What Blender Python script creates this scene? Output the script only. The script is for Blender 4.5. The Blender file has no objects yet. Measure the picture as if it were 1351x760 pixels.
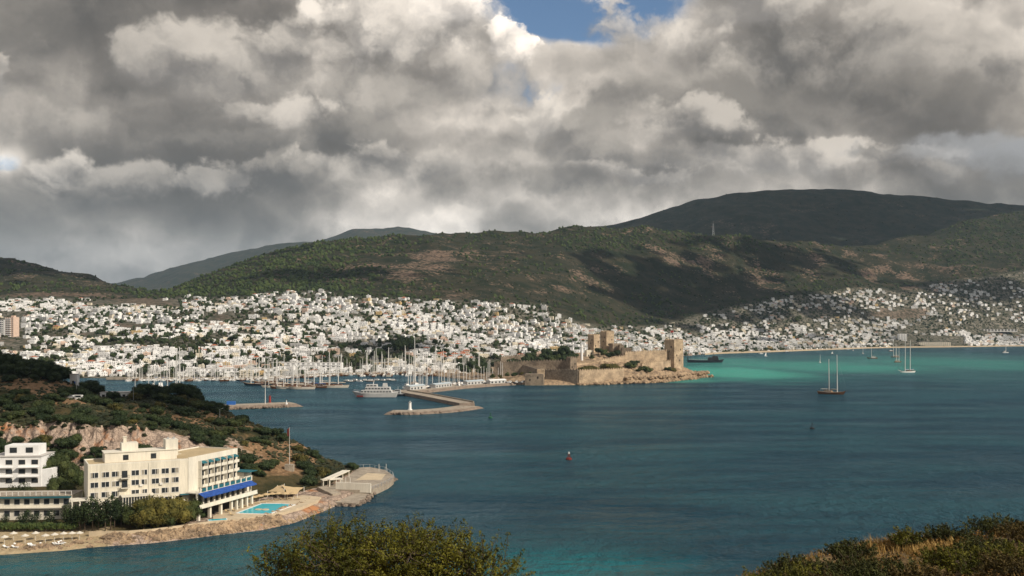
import bpy, bmesh, math, random
import numpy as np
from mathutils import Vector, Matrix

S = bpy.context.scene
COL = S.collection
R = math.radians
rnd = random.Random(7)
NR = np.random.RandomState(11)

# ------------------------------------------------------------------ camera
CAM_H = 60.0            # eye height above the sea
FPX = 1313.0            # focal length in photo pixels (1351 wide)
HZ = 430.0              # the sea horizon's row in the photo
cam_d = bpy.data.cameras.new('camera')
cam = bpy.data.objects.new('camera', cam_d)
COL.objects.link(cam)
cam.location = (0, 0, CAM_H)
cam.rotation_euler = (R(90), 0, 0)
cam_d.sensor_width = 36
cam_d.lens = 36 * FPX / 1351
cam_d.shift_y = (HZ - 380) / 1351
cam_d.clip_start = 0.5
cam_d.clip_end = 60000
S.camera = cam

S.view_settings.view_transform = 'Standard'
S.view_settings.look = 'None'
S.view_settings.exposure = 0.0
S.view_settings.gamma = 1.0
S.view_settings.use_curve_mapping = False
S.cycles.max_bounces = 6
S.cycles.diffuse_bounces = 2
S.cycles.glossy_bounces = 2
S.cycles.transmission_bounces = 3
S.cycles.transparent_max_bounces = 8
S.cycles.volume_bounces = 0
S.cycles.caustics_reflective = False
S.cycles.caustics_refractive = False
S.cycles.use_denoising = True

# ------------------------------------------------------------------ sun
SUN_AZ = R(122)         # clockwise from +Y (the view direction)
SUN_EL = R(35)
SUN = Vector((math.sin(SUN_AZ) * math.cos(SUN_EL), math.cos(SUN_AZ) * math.cos(SUN_EL), math.sin(SUN_EL)))
sd = bpy.data.lights.new('sun', 'SUN')
sd.energy = 4.7
sd.angle = R(0.5)
sd.color = (1.0, 0.895, 0.75)
sun = bpy.data.objects.new('sun', sd)
COL.objects.link(sun)
sun.location = SUN * 300 + Vector((0, 0, 900))
sun.rotation_euler = (-SUN).to_track_quat('-Z', 'Y').to_euler()


# ------------------------------------------------------------------ node helper
class NT:
    """A small writer for node trees: numbers or sockets go in, a socket comes out."""
    def __init__(self, tree):
        self.t = tree

    def new(self, kind, **kw):
        n = self.t.nodes.new(kind)
        for k, v in kw.items():
            setattr(n, k, v)
        return n

    def put(self, sock, v):
        if isinstance(v, bpy.types.NodeSocket):
            self.t.links.new(v, sock)
        elif v is not None:
            try:
                sock.default_value = v
            except Exception:
                sock.default_value = tuple(v) + (1.0,)

    def m(self, op, a, b=None, c=None, clamp=False):
        n = self.new('ShaderNodeMath', operation=op, use_clamp=clamp)
        for i, v in enumerate((a, b, c)):
            if v is not None:
                self.put(n.inputs[i], v)
        return n.outputs[0]

    def v(self, op, a, b=None, scale=None):
        n = self.new('ShaderNodeVectorMath', operation=op)
        self.put(n.inputs[0], a)
        if b is not None:
            self.put(n.inputs[1], b)
        if scale is not None:
            self.put(n.inputs['Scale'], scale)
        return n.outputs['Value'] if op in ('LENGTH', 'DOT_PRODUCT', 'DISTANCE') else n.outputs[0]

    def xyz(self, x, y, z):
        n = self.new('ShaderNodeCombineXYZ')
        for i, q in enumerate((x, y, z)):
            self.put(n.inputs[i], q)
        return n.outputs[0]

    def sep(self, vec):
        n = self.new('ShaderNodeSeparateXYZ')
        self.put(n.inputs[0], vec)
        return n.outputs

    def noise(self, vec, scale, detail=4, rough=0.5, dist=0.0, lac=2.0, kind='3D'):
        n = self.new('ShaderNodeTexNoise', noise_dimensions=kind)
        n.normalize = True
        if vec is not None:
            self.put(n.inputs['Vector'], vec)
        self.put(n.inputs['Scale'], scale)
        self.put(n.inputs['Detail'], detail)
        self.put(n.inputs['Roughness'], rough)
        self.put(n.inputs['Lacunarity'], lac)
        self.put(n.inputs['Distortion'], dist)
        return n.outputs[0]

    def voro(self, vec, scale, feature='F1', out='Distance'):
        n = self.new('ShaderNodeTexVoronoi', feature=feature)
        self.put(n.inputs['Vector'], vec)
        self.put(n.inputs['Scale'], scale)
        return n.outputs[out]

    def ss(self, v, lo, hi, a=0.0, b=1.0, smooth=True):
        n = self.new('ShaderNodeMapRange', interpolation_type='SMOOTHSTEP' if smooth else 'LINEAR')
        n.clamp = True
        for s, q in zip(('Value', 'From Min', 'From Max', 'To Min', 'To Max'), (v, lo, hi, a, b)):
            self.put(n.inputs[s], q)
        return n.outputs[0]

    def mix(self, f, a, b, blend='MIX'):
        n = self.new('ShaderNodeMix', data_type='RGBA', blend_type=blend)
        self.put(n.inputs['Factor'], f)
        self.put(n.inputs[6], a)
        self.put(n.inputs[7], b)
        return n.outputs[2]

    def ramp(self, f, stops, interp='LINEAR'):
        n = self.new('ShaderNodeValToRGB')
        cr = n.color_ramp
        cr.interpolation = interp
        while len(cr.elements) < len(stops):
            cr.elements.new(0.5)
        for e, (p, c) in zip(cr.elements, stops):
            e.position = p
            e.color = tuple(c) + (1.0,) if len(c) == 3 else c
        self.put(n.inputs[0], f)
        return n.outputs[0]


# ------------------------------------------------------------------ sky: Nishita air behind two decks of cumulus
world = bpy.data.worlds.new('World')
S.world = world
world.use_nodes = True
world.cycles.sampling_method = 'NONE'
wt = world.node_tree
wt.nodes.clear()
W = NT(wt)
sky = W.new('ShaderNodeTexSky', sky_type='NISHITA', sun_disc=False)
sky.sun_elevation = SUN_EL
sky.sun_rotation = SUN_AZ
sky.altitude = 60
sky.air_density = 1.0
sky.dust_density = 0.15
sky.ozone_density = 5.0
gen = W.new('ShaderNodeTexCoord').outputs['Generated']
gx, gy, gz = W.sep(gen)
dz = W.m('MULTIPLY_ADD', W.m('MAXIMUM', gz, 0.0), 0.5, 0.15)   # a deck that bends down towards the skyline
jit = W.new('ShaderNodeTexWhiteNoise', noise_dimensions='3D')
W.put(jit.inputs[0], W.v('SCALE', gen, scale=9173.0))
jit = W.m('MULTIPLY_ADD', jit.outputs['Value'], 0.6, 0.2)

# broad places of the sky where cloud is thick (+) or broken (-): direction, width, amount
def px_dir(px, py):
    return ((px - 675.5) / FPX, (HZ - py) / FPX)

sx = W.m('DIVIDE', gx, W.m('MAXIMUM', gy, 0.05))
sy = W.m('DIVIDE', gz, W.m('MAXIMUM', gy, 0.05))
ahead = W.ss(gy, 0.05, 0.3)

def lump(px, py, rx, ry, amt):
    a, b = px_dir(px, py)
    u = W.m('MULTIPLY', W.m('SUBTRACT', sx, a), FPX / rx)
    w = W.m('MULTIPLY', W.m('SUBTRACT', sy, b), FPX / ry)
    d2 = W.m('ADD', W.m('MULTIPLY', u, u), W.m('MULTIPLY', w, w))
    return W.m('MULTIPLY', W.m('EXPONENT', W.m('MULTIPLY', d2, -1.0)), amt)

def lumps(rows):
    tot = None
    for r in rows:
        q = lump(*r)
        tot = q if tot is None else W.m('ADD', tot, q)
    return W.m('MULTIPLY', tot, ahead)

COVER = lumps([
    (770, -5, 74, 46, -0.55), (690, -2, 55, 26, -0.30), (12, 214, 40, 26, -0.30), (60, 330, 150, 40, -0.05),
    (100, 40, 260, 90, 0.08), (1060, 110, 330, 110, 0.14), (540, 60, 90, 60, 0.12), (300, 230, 400, 70, 0.12), (600, 200, 300, 80, 0.12),
])
DARK = lumps([
    (20, 30, 130, 55, 0.4), (1100, 120, 330, 62, 0.5), (250, 185, 330, 18, 0.3), (330, 240, 200, 16, 0.3), (760, 232, 200, 24, 0.4),
    (1330, 215, 80, 40, 0.2), (560, 190, 130, 25, 0.25), (60, 290, 200, 40, 0.25),
])

H0, H1, NSTEP = 1.0, 1.6, 4
THR = 0.34
horizontal = W.new('ShaderNodeCombineXYZ')
unit = W.v('SCALE', gen, scale=W.m('DIVIDE', 1.0, dz))       # direction scaled to height 1
seg = W.m('DIVIDE', (H1 - H0) / NSTEP, dz)                    # km of cloud air per step
LS = (SUN.x * 0.9, SUN.y * 0.9, SUN.z * 0.9)

# the cauliflower of the cloud faces: rounded cells broken into smaller ones
def puffs(vec, detail):
    n = W.new('ShaderNodeTexVoronoi', feature='F1')
    W.put(n.inputs['Vector'], vec)
    n.inputs['Scale'].default_value = 8.5
    n.inputs['Detail'].default_value = detail
    n.inputs['Roughness'].default_value = 0.45
    n.inputs['Lacunarity'].default_value = 2.1
    return W.m('SUBTRACT', 1.0, n.outputs['Distance'])

wob = W.new('ShaderNodeTexNoise')
W.put(wob.inputs['Vector'], gen)
wob.inputs['Scale'].default_value = 9.0
wob.inputs['Detail'].default_value = 6
wob.inputs['Roughness'].default_value = 0.6
g1 = W.v('ADD', W.v('MULTIPLY', gen, (1.0, 1.0, 1.35)), W.v('SCALE', W.v('SUBTRACT', wob.outputs['Color'], (0.5, 0.5, 0.5)), scale=0.13))
B0 = puffs(g1, 3.0)
B1 = puffs(W.v('ADD', g1, (0.014, 0.0, 0.030)), 2.0)
KB = 0.15
b0 = W.m('MULTIPLY', W.m('SUBTRACT', B0, 0.55), KB)
b1 = W.m('MULTIPLY', W.m('SUBTRACT', B1, 0.55), KB)
relief = W.m('SUBTRACT', B0, B1)

def cloud_field(p, t, detail, b):
    big = W.noise(p, 0.60, detail, 0.48, 0.2)
    prof = W.m('MULTIPLY', W.m('POWER', t, 1.5), 0.20)
    return W.m('ADD', W.m('SUBTRACT', W.m('ADD', W.m('SUBTRACT', big, THR), COVER), prof), b)

trans = 1.0
col = None
for k in range(NSTEP):
    t = W.m('MULTIPLY', W.m('ADD', jit, float(k)), 1.0 / NSTEP)
    h = W.m('MULTIPLY_ADD', t, H1 - H0, H0)
    p = W.v('SCALE', unit, scale=h)
    p = W.v('MULTIPLY', p, (1.0, 1.0, 1.25))
    f = cloud_field(p, t, 4, b0)
    dens = W.ss(f, 0.0, 0.10)
    dens = W.m('MULTIPLY', dens, W.ss(t, 0.0, 0.06))
    # towards the sun and upwards: how much cloud still lies in the way
    p2 = W.v('ADD', p, (SUN.x * 0.22, SUN.y * 0.22, SUN.z * 0.25))
    f2 = cloud_field(p2, W.m('ADD', t, 0.2), 2, b1)
    lit = W.m('EXPONENT', W.m('MULTIPLY', W.m('MAXIMUM', f2, -0.02), -7.5))
    lit = W.m('MULTIPLY', lit, W.m('MAXIMUM', W.m('MULTIPLY_ADD', relief, 1.0, 0.9), 0.1))
    a = W.m('SUBTRACT', 1.0, W.m('EXPONENT', W.m('MULTIPLY', W.m('MULTIPLY', dens, seg), -9.0)))
    amb = W.m('MULTIPLY_ADD', t, 0.75, 0.28)
    c = W.v('ADD', W.v('SCALE', (1.0, 0.93, 0.84), scale=W.m('MULTIPLY', lit, 0.95)),
            W.v('SCALE', (0.252, 0.234, 0.217), scale=amb))
    wgt = W.m('MULTIPLY', a, trans)
    c = W.v('SCALE', c, scale=wgt)
    col = c if col is None else W.v('ADD', col, c)
    trans = W.m('MULTIPLY', trans, W.m('SUBTRACT', 1.0, a))
dk = W.m('EXPONENT', W.m('MULTIPLY', DARK, -0.5))
col = W.v('SCALE', col, scale=dk)
air = W.v('SCALE', sky.outputs[0], scale=0.10)
full = W.v('ADD', col, W.v('SCALE', air, scale=trans))
# single heaped clouds in front of the deck: direction, half width, half height, light of crown and of base, how solid
bil = W.m('SUBTRACT', B0, 0.46)
wob2 = W.new('ShaderNodeTexNoise')
W.put(wob2.inputs['Vector'], gen)
wob2.inputs['Scale'].default_value = 26.0
wob2.inputs['Detail'].default_value = 4
wob2.inputs['Roughness'].default_value = 0.6
wv2 = W.v('ADD', W.v('SCALE', W.v('SUBTRACT', wob.outputs['Color'], (0.5, 0.5, 0.5)), scale=0.085), W.v('SCALE', W.v('SUBTRACT', wob2.outputs['Color'], (0.5, 0.5, 0.5)), scale=0.055))
wn = W.sep(wv2)
fine = W.m('SUBTRACT', W.noise(g1, 30.0, 4, 0.6), 0.5)
def heap(full, px, py, rx, ry, crown, base, solid=0.85, crisp=0.45, tint=(1.0, 0.935, 0.845)):
    a, b = px_dir(px, py)
    u = W.m('MULTIPLY_ADD', wn[0], FPX / rx, W.m('MULTIPLY', W.m('SUBTRACT', sx, a), FPX / rx))
    w = W.m('MULTIPLY_ADD', wn[1], FPX / ry * 0.7, W.m('MULTIPLY', W.m('SUBTRACT', sy, b), FPX / ry))
    r = W.m('SQRT', W.m('MULTIPLY_ADD', u, u, W.m('MULTIPLY', w, w)))
    d = W.m('ADD', W.m('SUBTRACT', 1.55, r), W.m('MULTIPLY_ADD', bil, 1.3, W.m('MULTIPLY', fine, 0.7)))
    soft = W.ss(w, -0.9, 0.6, 1.1, crisp)
    al = W.m('MULTIPLY', W.ss(W.m('DIVIDE', d, soft), 0.0, 1.0), solid)
    s = W.m('ADD', W.m('MULTIPLY_ADD', w, 0.55, W.m('MULTIPLY', u, 0.15)), W.m('MULTIPLY_ADD', relief, 1.9, W.m('MULTIPLY', fine, 0.9)))
    s = W.ss(s, -0.85, 0.80)
    c = W.mix(s, tuple(base * q for q in (1.0, 0.955, 0.915)) + (1,), tuple(1.42 * crown * q for q in tint) + (1,))
    return W.mix(al, full, c)
BLU = (0.93, 0.97, 1.03)
deck = full
for h in [
    (60, 22, 180, 62, 0.17, 0.11, 0.8, 0.8), (290, 92, 210, 70, 0.56, 0.22, 0.85), (40, 60, 130, 36, 0.15, 0.11, 0.6, 0.8),
    (560, 40, 125, 85, 0.80, 0.30, 0.9, 0.3), (590, 15, 60, 40, 1.0, 0.55, 0.9, 0.2), (672, 62, 46, 40, 1.05, 0.40, 0.95, 0.2), (640, 125, 110, 60, 0.42, 0.24, 0.8), (520, 135, 90, 40, 0.34, 0.18, 0.7),
    (5, 105, 26, 24, 0.50, 0.3, 0.7, 0.3), (75, 160, 80, 36, 0.34, 0.17, 0.8), (10, 170, 30, 30, 0.4, 0.2, 0.7),
    (300, 190, 150, 24, 0.22, 0.13, 0.8, 0.7), (335, 155, 85, 28, 0.48, 0.18, 0.9), (372, 150, 56, 30, 0.58, 0.26, 0.85, 0.5), (470, 188, 95, 26, 0.24, 0.14, 0.8),
    (200, 248, 150, 32, 0.44, 0.16, 0.8), (82, 216, 40, 26, 0.66, 0.26, 0.85, 0.5), (265, 252, 60, 24, 0.48, 0.22, 0.85, 0.3), (110, 268, 120, 18, 0.20, 0.15, 0.7, 0.8),
    (400, 238, 160, 22, 0.26, 0.14, 0.75), (545, 225, 110, 26, 0.48, 0.20, 0.8), (700, 205, 70, 40, 0.34, 0.20, 0.7), (727, 165, 42, 50, 0.66, 0.30, 0.9, 0.35),
    (1040, 95, 330, 80, 0.34, 0.12, 0.9), (890, 50, 105, 54, 0.68, 0.24, 0.9, 0.3), (980, 15, 140, 36, 0.50, 0.28, 0.8), (1270, 50, 170, 66, 0.44, 0.18, 0.85), (1060, 122, 270, 40, 0.15, 0.095, 0.85, 0.7), (1022, 88, 42, 16, 0.36, 0.18, 0.7),
    (800, 178, 60, 34, 0.24, 0.15, 0.7), (1010, 210, 200, 26, 0.56, 0.30, 0.85), (905, 158, 66, 32, 0.50, 0.19, 0.85, 0.55), (860, 202, 110, 18, 0.18, 0.13, 0.7, 0.8), (880, 226, 110, 16, 0.55, 0.28, 0.7), (750, 240, 110, 20, 0.18, 0.14, 0.8, 0.8),
    (1185, 205, 38, 12, 0.22, 0.16, 0.8), (1290, 205, 110, 34, 0.32, 0.22, 0.7, 0.6, BLU), (1335, 222, 50, 36, 0.28, 0.19, 0.8, 0.4, BLU), (1240, 232, 34, 16, 0.44, 0.28, 0.5, 0.8),
]:
    full = heap(full, *h)
full = W.mix(W.m('MULTIPLY', ahead, 0.88), deck, full)
# the far end of the deck sinks into pale grey air
far = W.ss(gz, 0.015, 0.12, 0.7, 0.0)
full = W.mix(far, full, (0.288, 0.286, 0.286, 1))
full = W.v('MULTIPLY', full, W.mix(W.ss(gz, 0.0, 0.2), (0.99, 1.0, 1.02, 1), (1.045, 1.0, 0.955, 1)))
bg = W.new('ShaderNodeBackground')
W.put(bg.inputs[0], full)
bg.inputs[1].default_value = 1.0
wo = W.new('ShaderNodeOutputWorld')
wt.links.new(bg.outputs[0], wo.inputs[0])


# ------------------------------------------------------------------ kit
KIDS = {}
def at(px, py, Y):
    """The point seen at photo pixel (px, py) when it stands Y metres ahead."""
    return Vector(((px - 675.5) / FPX * Y, Y, CAM_H - (py - HZ) / FPX * Y))

def on(px, py, z=0.0):
    """The point of the level plane z seen at photo pixel (px, py)."""
    return at(px, py, (CAM_H - z) * FPX / (py - HZ))

def to_px(p):
    return 675.5 + FPX * p[0] / p[1], HZ + FPX * (CAM_H - p[2]) / p[1]

MATS = {}
def mat(name, color, rough=0.8, var=0.25, scale=0.5, color2=None, spec=0.3, bump=0.0, metal=0.0, stretch=None, detail=4):
    """A plain surface with two scales of uneven tone in object space."""
    if name in MATS:
        return MATS[name]
    m = bpy.data.materials.new(name)
    m.use_nodes = True
    t = m.node_tree
    b = t.nodes['Principled BSDF']
    N = NT(t)
    co = N.new('ShaderNodeTexCoord').outputs['Object']
    if stretch:
        co = N.v('MULTIPLY', co, stretch)
    n = N.noise(co, scale, detail, 0.6)
    n2 = N.noise(co, scale * 7.3, 3, 0.6)
    f = N.ss(N.m('MULTIPLY_ADD', n2, 0.4, N.m('MULTIPLY', n, 0.6)), 0.33, 0.67)
    c2 = color2 or tuple(max(0, q * (1 - var)) for q in color)
    c1 = color if color2 else tuple(min(1, q * (1 + var * 0.35)) for q in color)
    N.put(b.inputs['Base Color'], N.mix(f, c2 + (1,), c1 + (1,)))
    b.inputs['Roughness'].default_value = rough
    b.inputs['Metallic'].default_value = metal
    b.inputs['Specular IOR Level'].default_value = spec
    if bump:
        bp = N.new('ShaderNodeBump')
        bp.inputs['Strength'].default_value = 0.6
        bp.inputs['Distance'].default_value = bump
        N.put(bp.inputs['Height'], N.m('MULTIPLY_ADD', n2, 0.5, n))
        t.links.new(bp.outputs[0], b.inputs['Normal'])
    MATS[name] = m
    return m

class MB:
    """Collects boxes, tubes, prisms and free faces; build() links them as ONE mesh object."""
    def __init__(self):
        self.v, self.f, self.mi = [], [], []
        self.xf = None
        self.cur = 0

    def add(self, vs, fs):
        o = len(self.v)
        if self.xf is not None:
            vs = [self.xf @ Vector(q) for q in vs]
        self.v += [tuple(q) for q in vs]
        self.f += [tuple(i + o for i in q) for q in fs]
        self.mi += [self.cur] * len(fs)
        return self

    def box(self, c, s, rz=0.0, taper=1.0):
        x, y, z = s[0] / 2, s[1] / 2, s[2] / 2
        ca, sa = math.cos(rz), math.sin(rz)
        vs = []
        for dz, k in ((-z, 1.0), (z, taper)):
            for dx, dy in ((-x, -y), (x, -y), (x, y), (-x, y)):
                vs.append((c[0] + (dx * ca - dy * sa) * k, c[1] + (dx * sa + dy * ca) * k, c[2] + dz))
        return self.add(vs, [(0, 3, 2, 1), (4, 5, 6, 7), (0, 1, 5, 4), (1, 2, 6, 5), (2, 3, 7, 6), (3, 0, 4, 7)])

    def span(self, a, b):
        """A box between two opposite corners."""
        return self.box([(p + q) / 2 for p, q in zip(a, b)], [abs(q - p) for p, q in zip(a, b)])

    def tube(self, pts, radii, n=6, cap=True):
        pts = [Vector(p) for p in pts]
        if not hasattr(radii, '__len__'):
            radii = [radii] * len(pts)
        vs, fs = [], []
        for i, p in enumerate(pts):
            d = (pts[min(i + 1, len(pts) - 1)] - pts[max(i - 1, 0)]).normalized()
            a = d.cross(Vector((0.13, 0.31, 1.0)) if abs(d.z) < 0.9 else Vector((1, 0, 0))).normalized()
            b = d.cross(a)
            for k in range(n):
                w = 2 * math.pi * k / n
                vs.append(p + (a * math.cos(w) + b * math.sin(w)) * radii[i])
        for i in range(len(pts) - 1):
            for k in range(n):
                q, r = i * n + k, i * n + (k + 1) % n
                fs.append((q, r, r + n, q + n))
        if cap:
            fs.append(tuple(range(n))[::-1])
            fs.append(tuple(range((len(pts) - 1) * n, len(pts) * n)))
        return self.add(vs, fs)

    def lathe(self, prof, n=12, c=(0, 0, 0)):
        vs, fs = [], []
        for r, z in prof:
            for k in range(n):
                w = 2 * math.pi * k / n
                vs.append((c[0] + r * math.cos(w), c[1] + r * math.sin(w), c[2] + z))
        for i in range(len(prof) - 1):
            for k in range(n):
                q, r = i * n + k, i * n + (k + 1) % n
                fs.append((q, r, r + n, q + n))
        fs.append(tuple(range(n))[::-1])
        fs.append(tuple(range((len(prof) - 1) * n, len(prof) * n)))
        return self.add(vs, fs)

    def prism(self, poly, z0, z1):
        """An upright prism over a plan outline (counter-clockwise); z0/z1 may be lists per corner."""
        n = len(poly)
        a = z0 if hasattr(z0, '__len__') else [z0] * n
        b = z1 if hasattr(z1, '__len__') else [z1] * n
        vs = [(p[0], p[1], a[i]) for i, p in enumerate(poly)] + [(p[0], p[1], b[i]) for i, p in enumerate(poly)]
        fs = [tuple(range(n))[::-1], tuple(range(n, 2 * n))]
        fs += [(i, (i + 1) % n, n + (i + 1) % n, n + i) for i in range(n)]
        return self.add(vs, fs)

    def blob(self, c, r, n=1, rough=0.25, seed=0):
        vs, fs = ICO[n]
        rr = np.random.RandomState(seed)
        k = 1 + rough * (rr.rand(len(vs)) - 0.5) * 2
        q = vs * k[:, None] * np.array(r) + np.array(c)
        return self.add([tuple(a) for a in q], fs)

    def mesh(self, name, mats, smooth=False):
        me = bpy.data.meshes.new(name)
        me.from_pydata(self.v, [], self.f)
        for m in (mats if isinstance(mats, (list, tuple)) else [mats]):
            me.materials.append(m)
        if any(self.mi):
            me.polygons.foreach_set('material_index', self.mi)
        if smooth:
            me.polygons.foreach_set('use_smooth', [True] * len(self.f))
        me.update()
        return me

    def build(self, name, mats, parent=None, smooth=False, loc=None, rz=None):
        o = bpy.data.objects.new(name, self.mesh(name, mats, smooth))
        COL.objects.link(o)
        if parent is not None:
            o.parent = parent
            KIDS.setdefault(parent.name, []).append(o)
        if loc is not None:
            o.location = loc
        if rz is not None:
            o.rotation_euler.z = rz
        return o

def _ico(n):
    bm = bmesh.new()
    bmesh.ops.create_icosphere(bm, subdivisions=n, radius=1)
    bm.verts.ensure_lookup_table()
    r = np.array([v.co[:] for v in bm.verts]), [tuple(v.index for v in f.verts) for f in bm.faces]
    bm.free()
    return r
ICO = {1: _ico(1), 2: _ico(2), 3: _ico(3)}

def big_mesh(name, V, F, mats, mi=None, smooth=False, attrs=None):
    """A mesh straight from arrays (all faces of one size)."""
    me = bpy.data.meshes.new(name)
    V = np.asarray(V, np.float32)
    F = np.asarray(F, np.int32)
    k = F.shape[1]
    me.vertices.add(len(V))
    me.vertices.foreach_set('co', V.ravel())
    me.loops.add(F.size)
    me.loops.foreach_set('vertex_index', F.ravel())
    me.polygons.add(len(F))
    me.polygons.foreach_set('loop_start', np.arange(0, F.size, k, dtype=np.int32))
    me.polygons.foreach_set('loop_total', np.full(len(F), k, dtype=np.int32))
    for m in mats:
        me.materials.append(m)
    if mi is not None:
        me.polygons.foreach_set('material_index', np.asarray(mi, np.int32))
    me.polygons.foreach_set('use_smooth', np.full(len(F), smooth, dtype=bool))
    for an, av in (attrs or {}).items():
        a = me.attributes.new(an, 'FLOAT', 'POINT')
        a.data.foreach_set('value', np.asarray(av, np.float32).ravel())
    me.update(calc_edges=True)
    me.validate()
    return me

def link(name, me, parent=None):
    o = bpy.data.objects.new(name, me)
    COL.objects.link(o)
    if parent is not None:
        o.parent = parent
        KIDS.setdefault(parent.name, []).append(o)
    return o

def tag(o, label=None, cat=None, group=None, kind=None):
    for k, q in (('label', label), ('category', cat), ('group', group), ('kind', kind)):
        if q:
            o[k] = q
    return o

def empty(name, loc=(0, 0, 0), rz=0.0, scale=None):
    o = bpy.data.objects.new(name, None)
    COL.objects.link(o)
    o.location = loc
    o.rotation_euler.z = rz
    o.empty_display_size = 0.5
    if scale is not None:
        o.scale = (scale,) * 3 if not hasattr(scale, '__len__') else scale
    return o

def children(o):
    """The parts built under a thing, from the table build() and link() keep."""
    return KIDS.get(o.name, [])

def copy_tree(o, loc=None, rz=None, scale=None, parent=None):
    """A copy of a thing, of its parts and of their sub-parts; the mesh data are shared."""
    c = o.copy()
    COL.objects.link(c)
    if parent is not None:
        c.parent = parent
    if loc is not None:
        c.location = loc
    if rz is not None:
        c.rotation_euler.z = rz
    if scale is not None:
        c.scale = (scale,) * 3 if not hasattr(scale, '__len__') else scale
    for k in children(o):
        copy_tree(k, parent=c)
    return c

class Maker:
    """One thing of a kind: the first call hands out the original, later calls copies of it."""
    def __init__(self, root):
        self.root, self.used = root, False

    def place(self, loc, rz=0.0, scale=None):
        if not self.used:
            self.used = True
            o = self.root
            o.location = loc
            o.rotation_euler.z = rz
            if scale is not None:
                o.scale = (scale,) * 3 if not hasattr(scale, '__len__') else scale
            return o
        return copy_tree(self.root, loc, rz, scale)

    def drop(self):
        """Takes an original that nothing used out of the scene again."""
        if not self.used:
            def rm(o):
                for k in children(o):
                    rm(k)
                bpy.data.objects.remove(o)
            rm(self.root)

ORD = ['first', 'second', 'third', 'fourth', 'fifth', 'sixth', 'seventh', 'eighth', 'ninth', 'tenth', 'eleventh', 'twelfth',
       'thirteenth', 'fourteenth', 'fifteenth', 'sixteenth', 'seventeenth', 'eighteenth', 'nineteenth', 'twentieth']
REG = []
def reg(o, one, many, where, cat, group, at_px):
    """Kept for label_all(): how the thing looks (one / many) and what it stands by."""
    REG.append((o, one, many, where, cat, group, at_px))
    o['category'] = cat
    o['group'] = group

def label_all():
    by = {}
    for r in REG:
        by.setdefault((r[1], r[3]), []).append(r)
    for (one, where), rows in by.items():
        rows.sort(key=lambda r: r[6][0])
        n = len(rows)
        for i, r in enumerate(rows):
            if n == 1:
                s = f'{one} {where}'
            elif n == 2:
                s = f'{("left", "right")[i]} one of two {r[2]} {where}'
            elif i == n - 1:
                s = f'rightmost of the {r[2]} {where}'
            elif i == 0:
                s = f'leftmost of the {r[2]} {where}'
            else:
                s = f'{ORD[min(i, 19)]} from left of the {r[2]} {where}'
            if len(s.split()) > 16:
                s = s.replace('one of two ', '').replace(' with roof stairs', '').replace(' of the ', ' of ')
            while len(s.split()) > 16 and ' the ' in s:
                s = s.replace(' the ', ' ', 1)
            r[0]['label'] = s

TABLES = {}
def vnoise(x, y, seed=0):
    """Smooth value noise on arrays, about -1..1."""
    if seed not in TABLES:
        TABLES[seed] = np.random.RandomState(seed).rand(256, 256) * 2 - 1
    T = TABLES[seed]
    xi, yi = np.floor(x).astype(int), np.floor(y).astype(int)
    fx, fy = x - xi, y - yi
    fx, fy = fx * fx * (3 - 2 * fx), fy * fy * (3 - 2 * fy)
    a, b = T[xi % 256, yi % 256], T[(xi + 1) % 256, yi % 256]
    c, d = T[xi % 256, (yi + 1) % 256], T[(xi + 1) % 256, (yi + 1) % 256]
    return (a * (1 - fx) + b * fx) * (1 - fy) + (c * (1 - fx) + d * fx) * fy

def fbm(x, y, oct=5, seed=0, gain=0.5):
    t, a = 0, 1.0
    for i in range(oct):
        t = t + a * vnoise(x * 2 ** i + 17.3 * i, y * 2 ** i - 9.1 * i, seed + i)
        a *= gain
    return t

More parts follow.
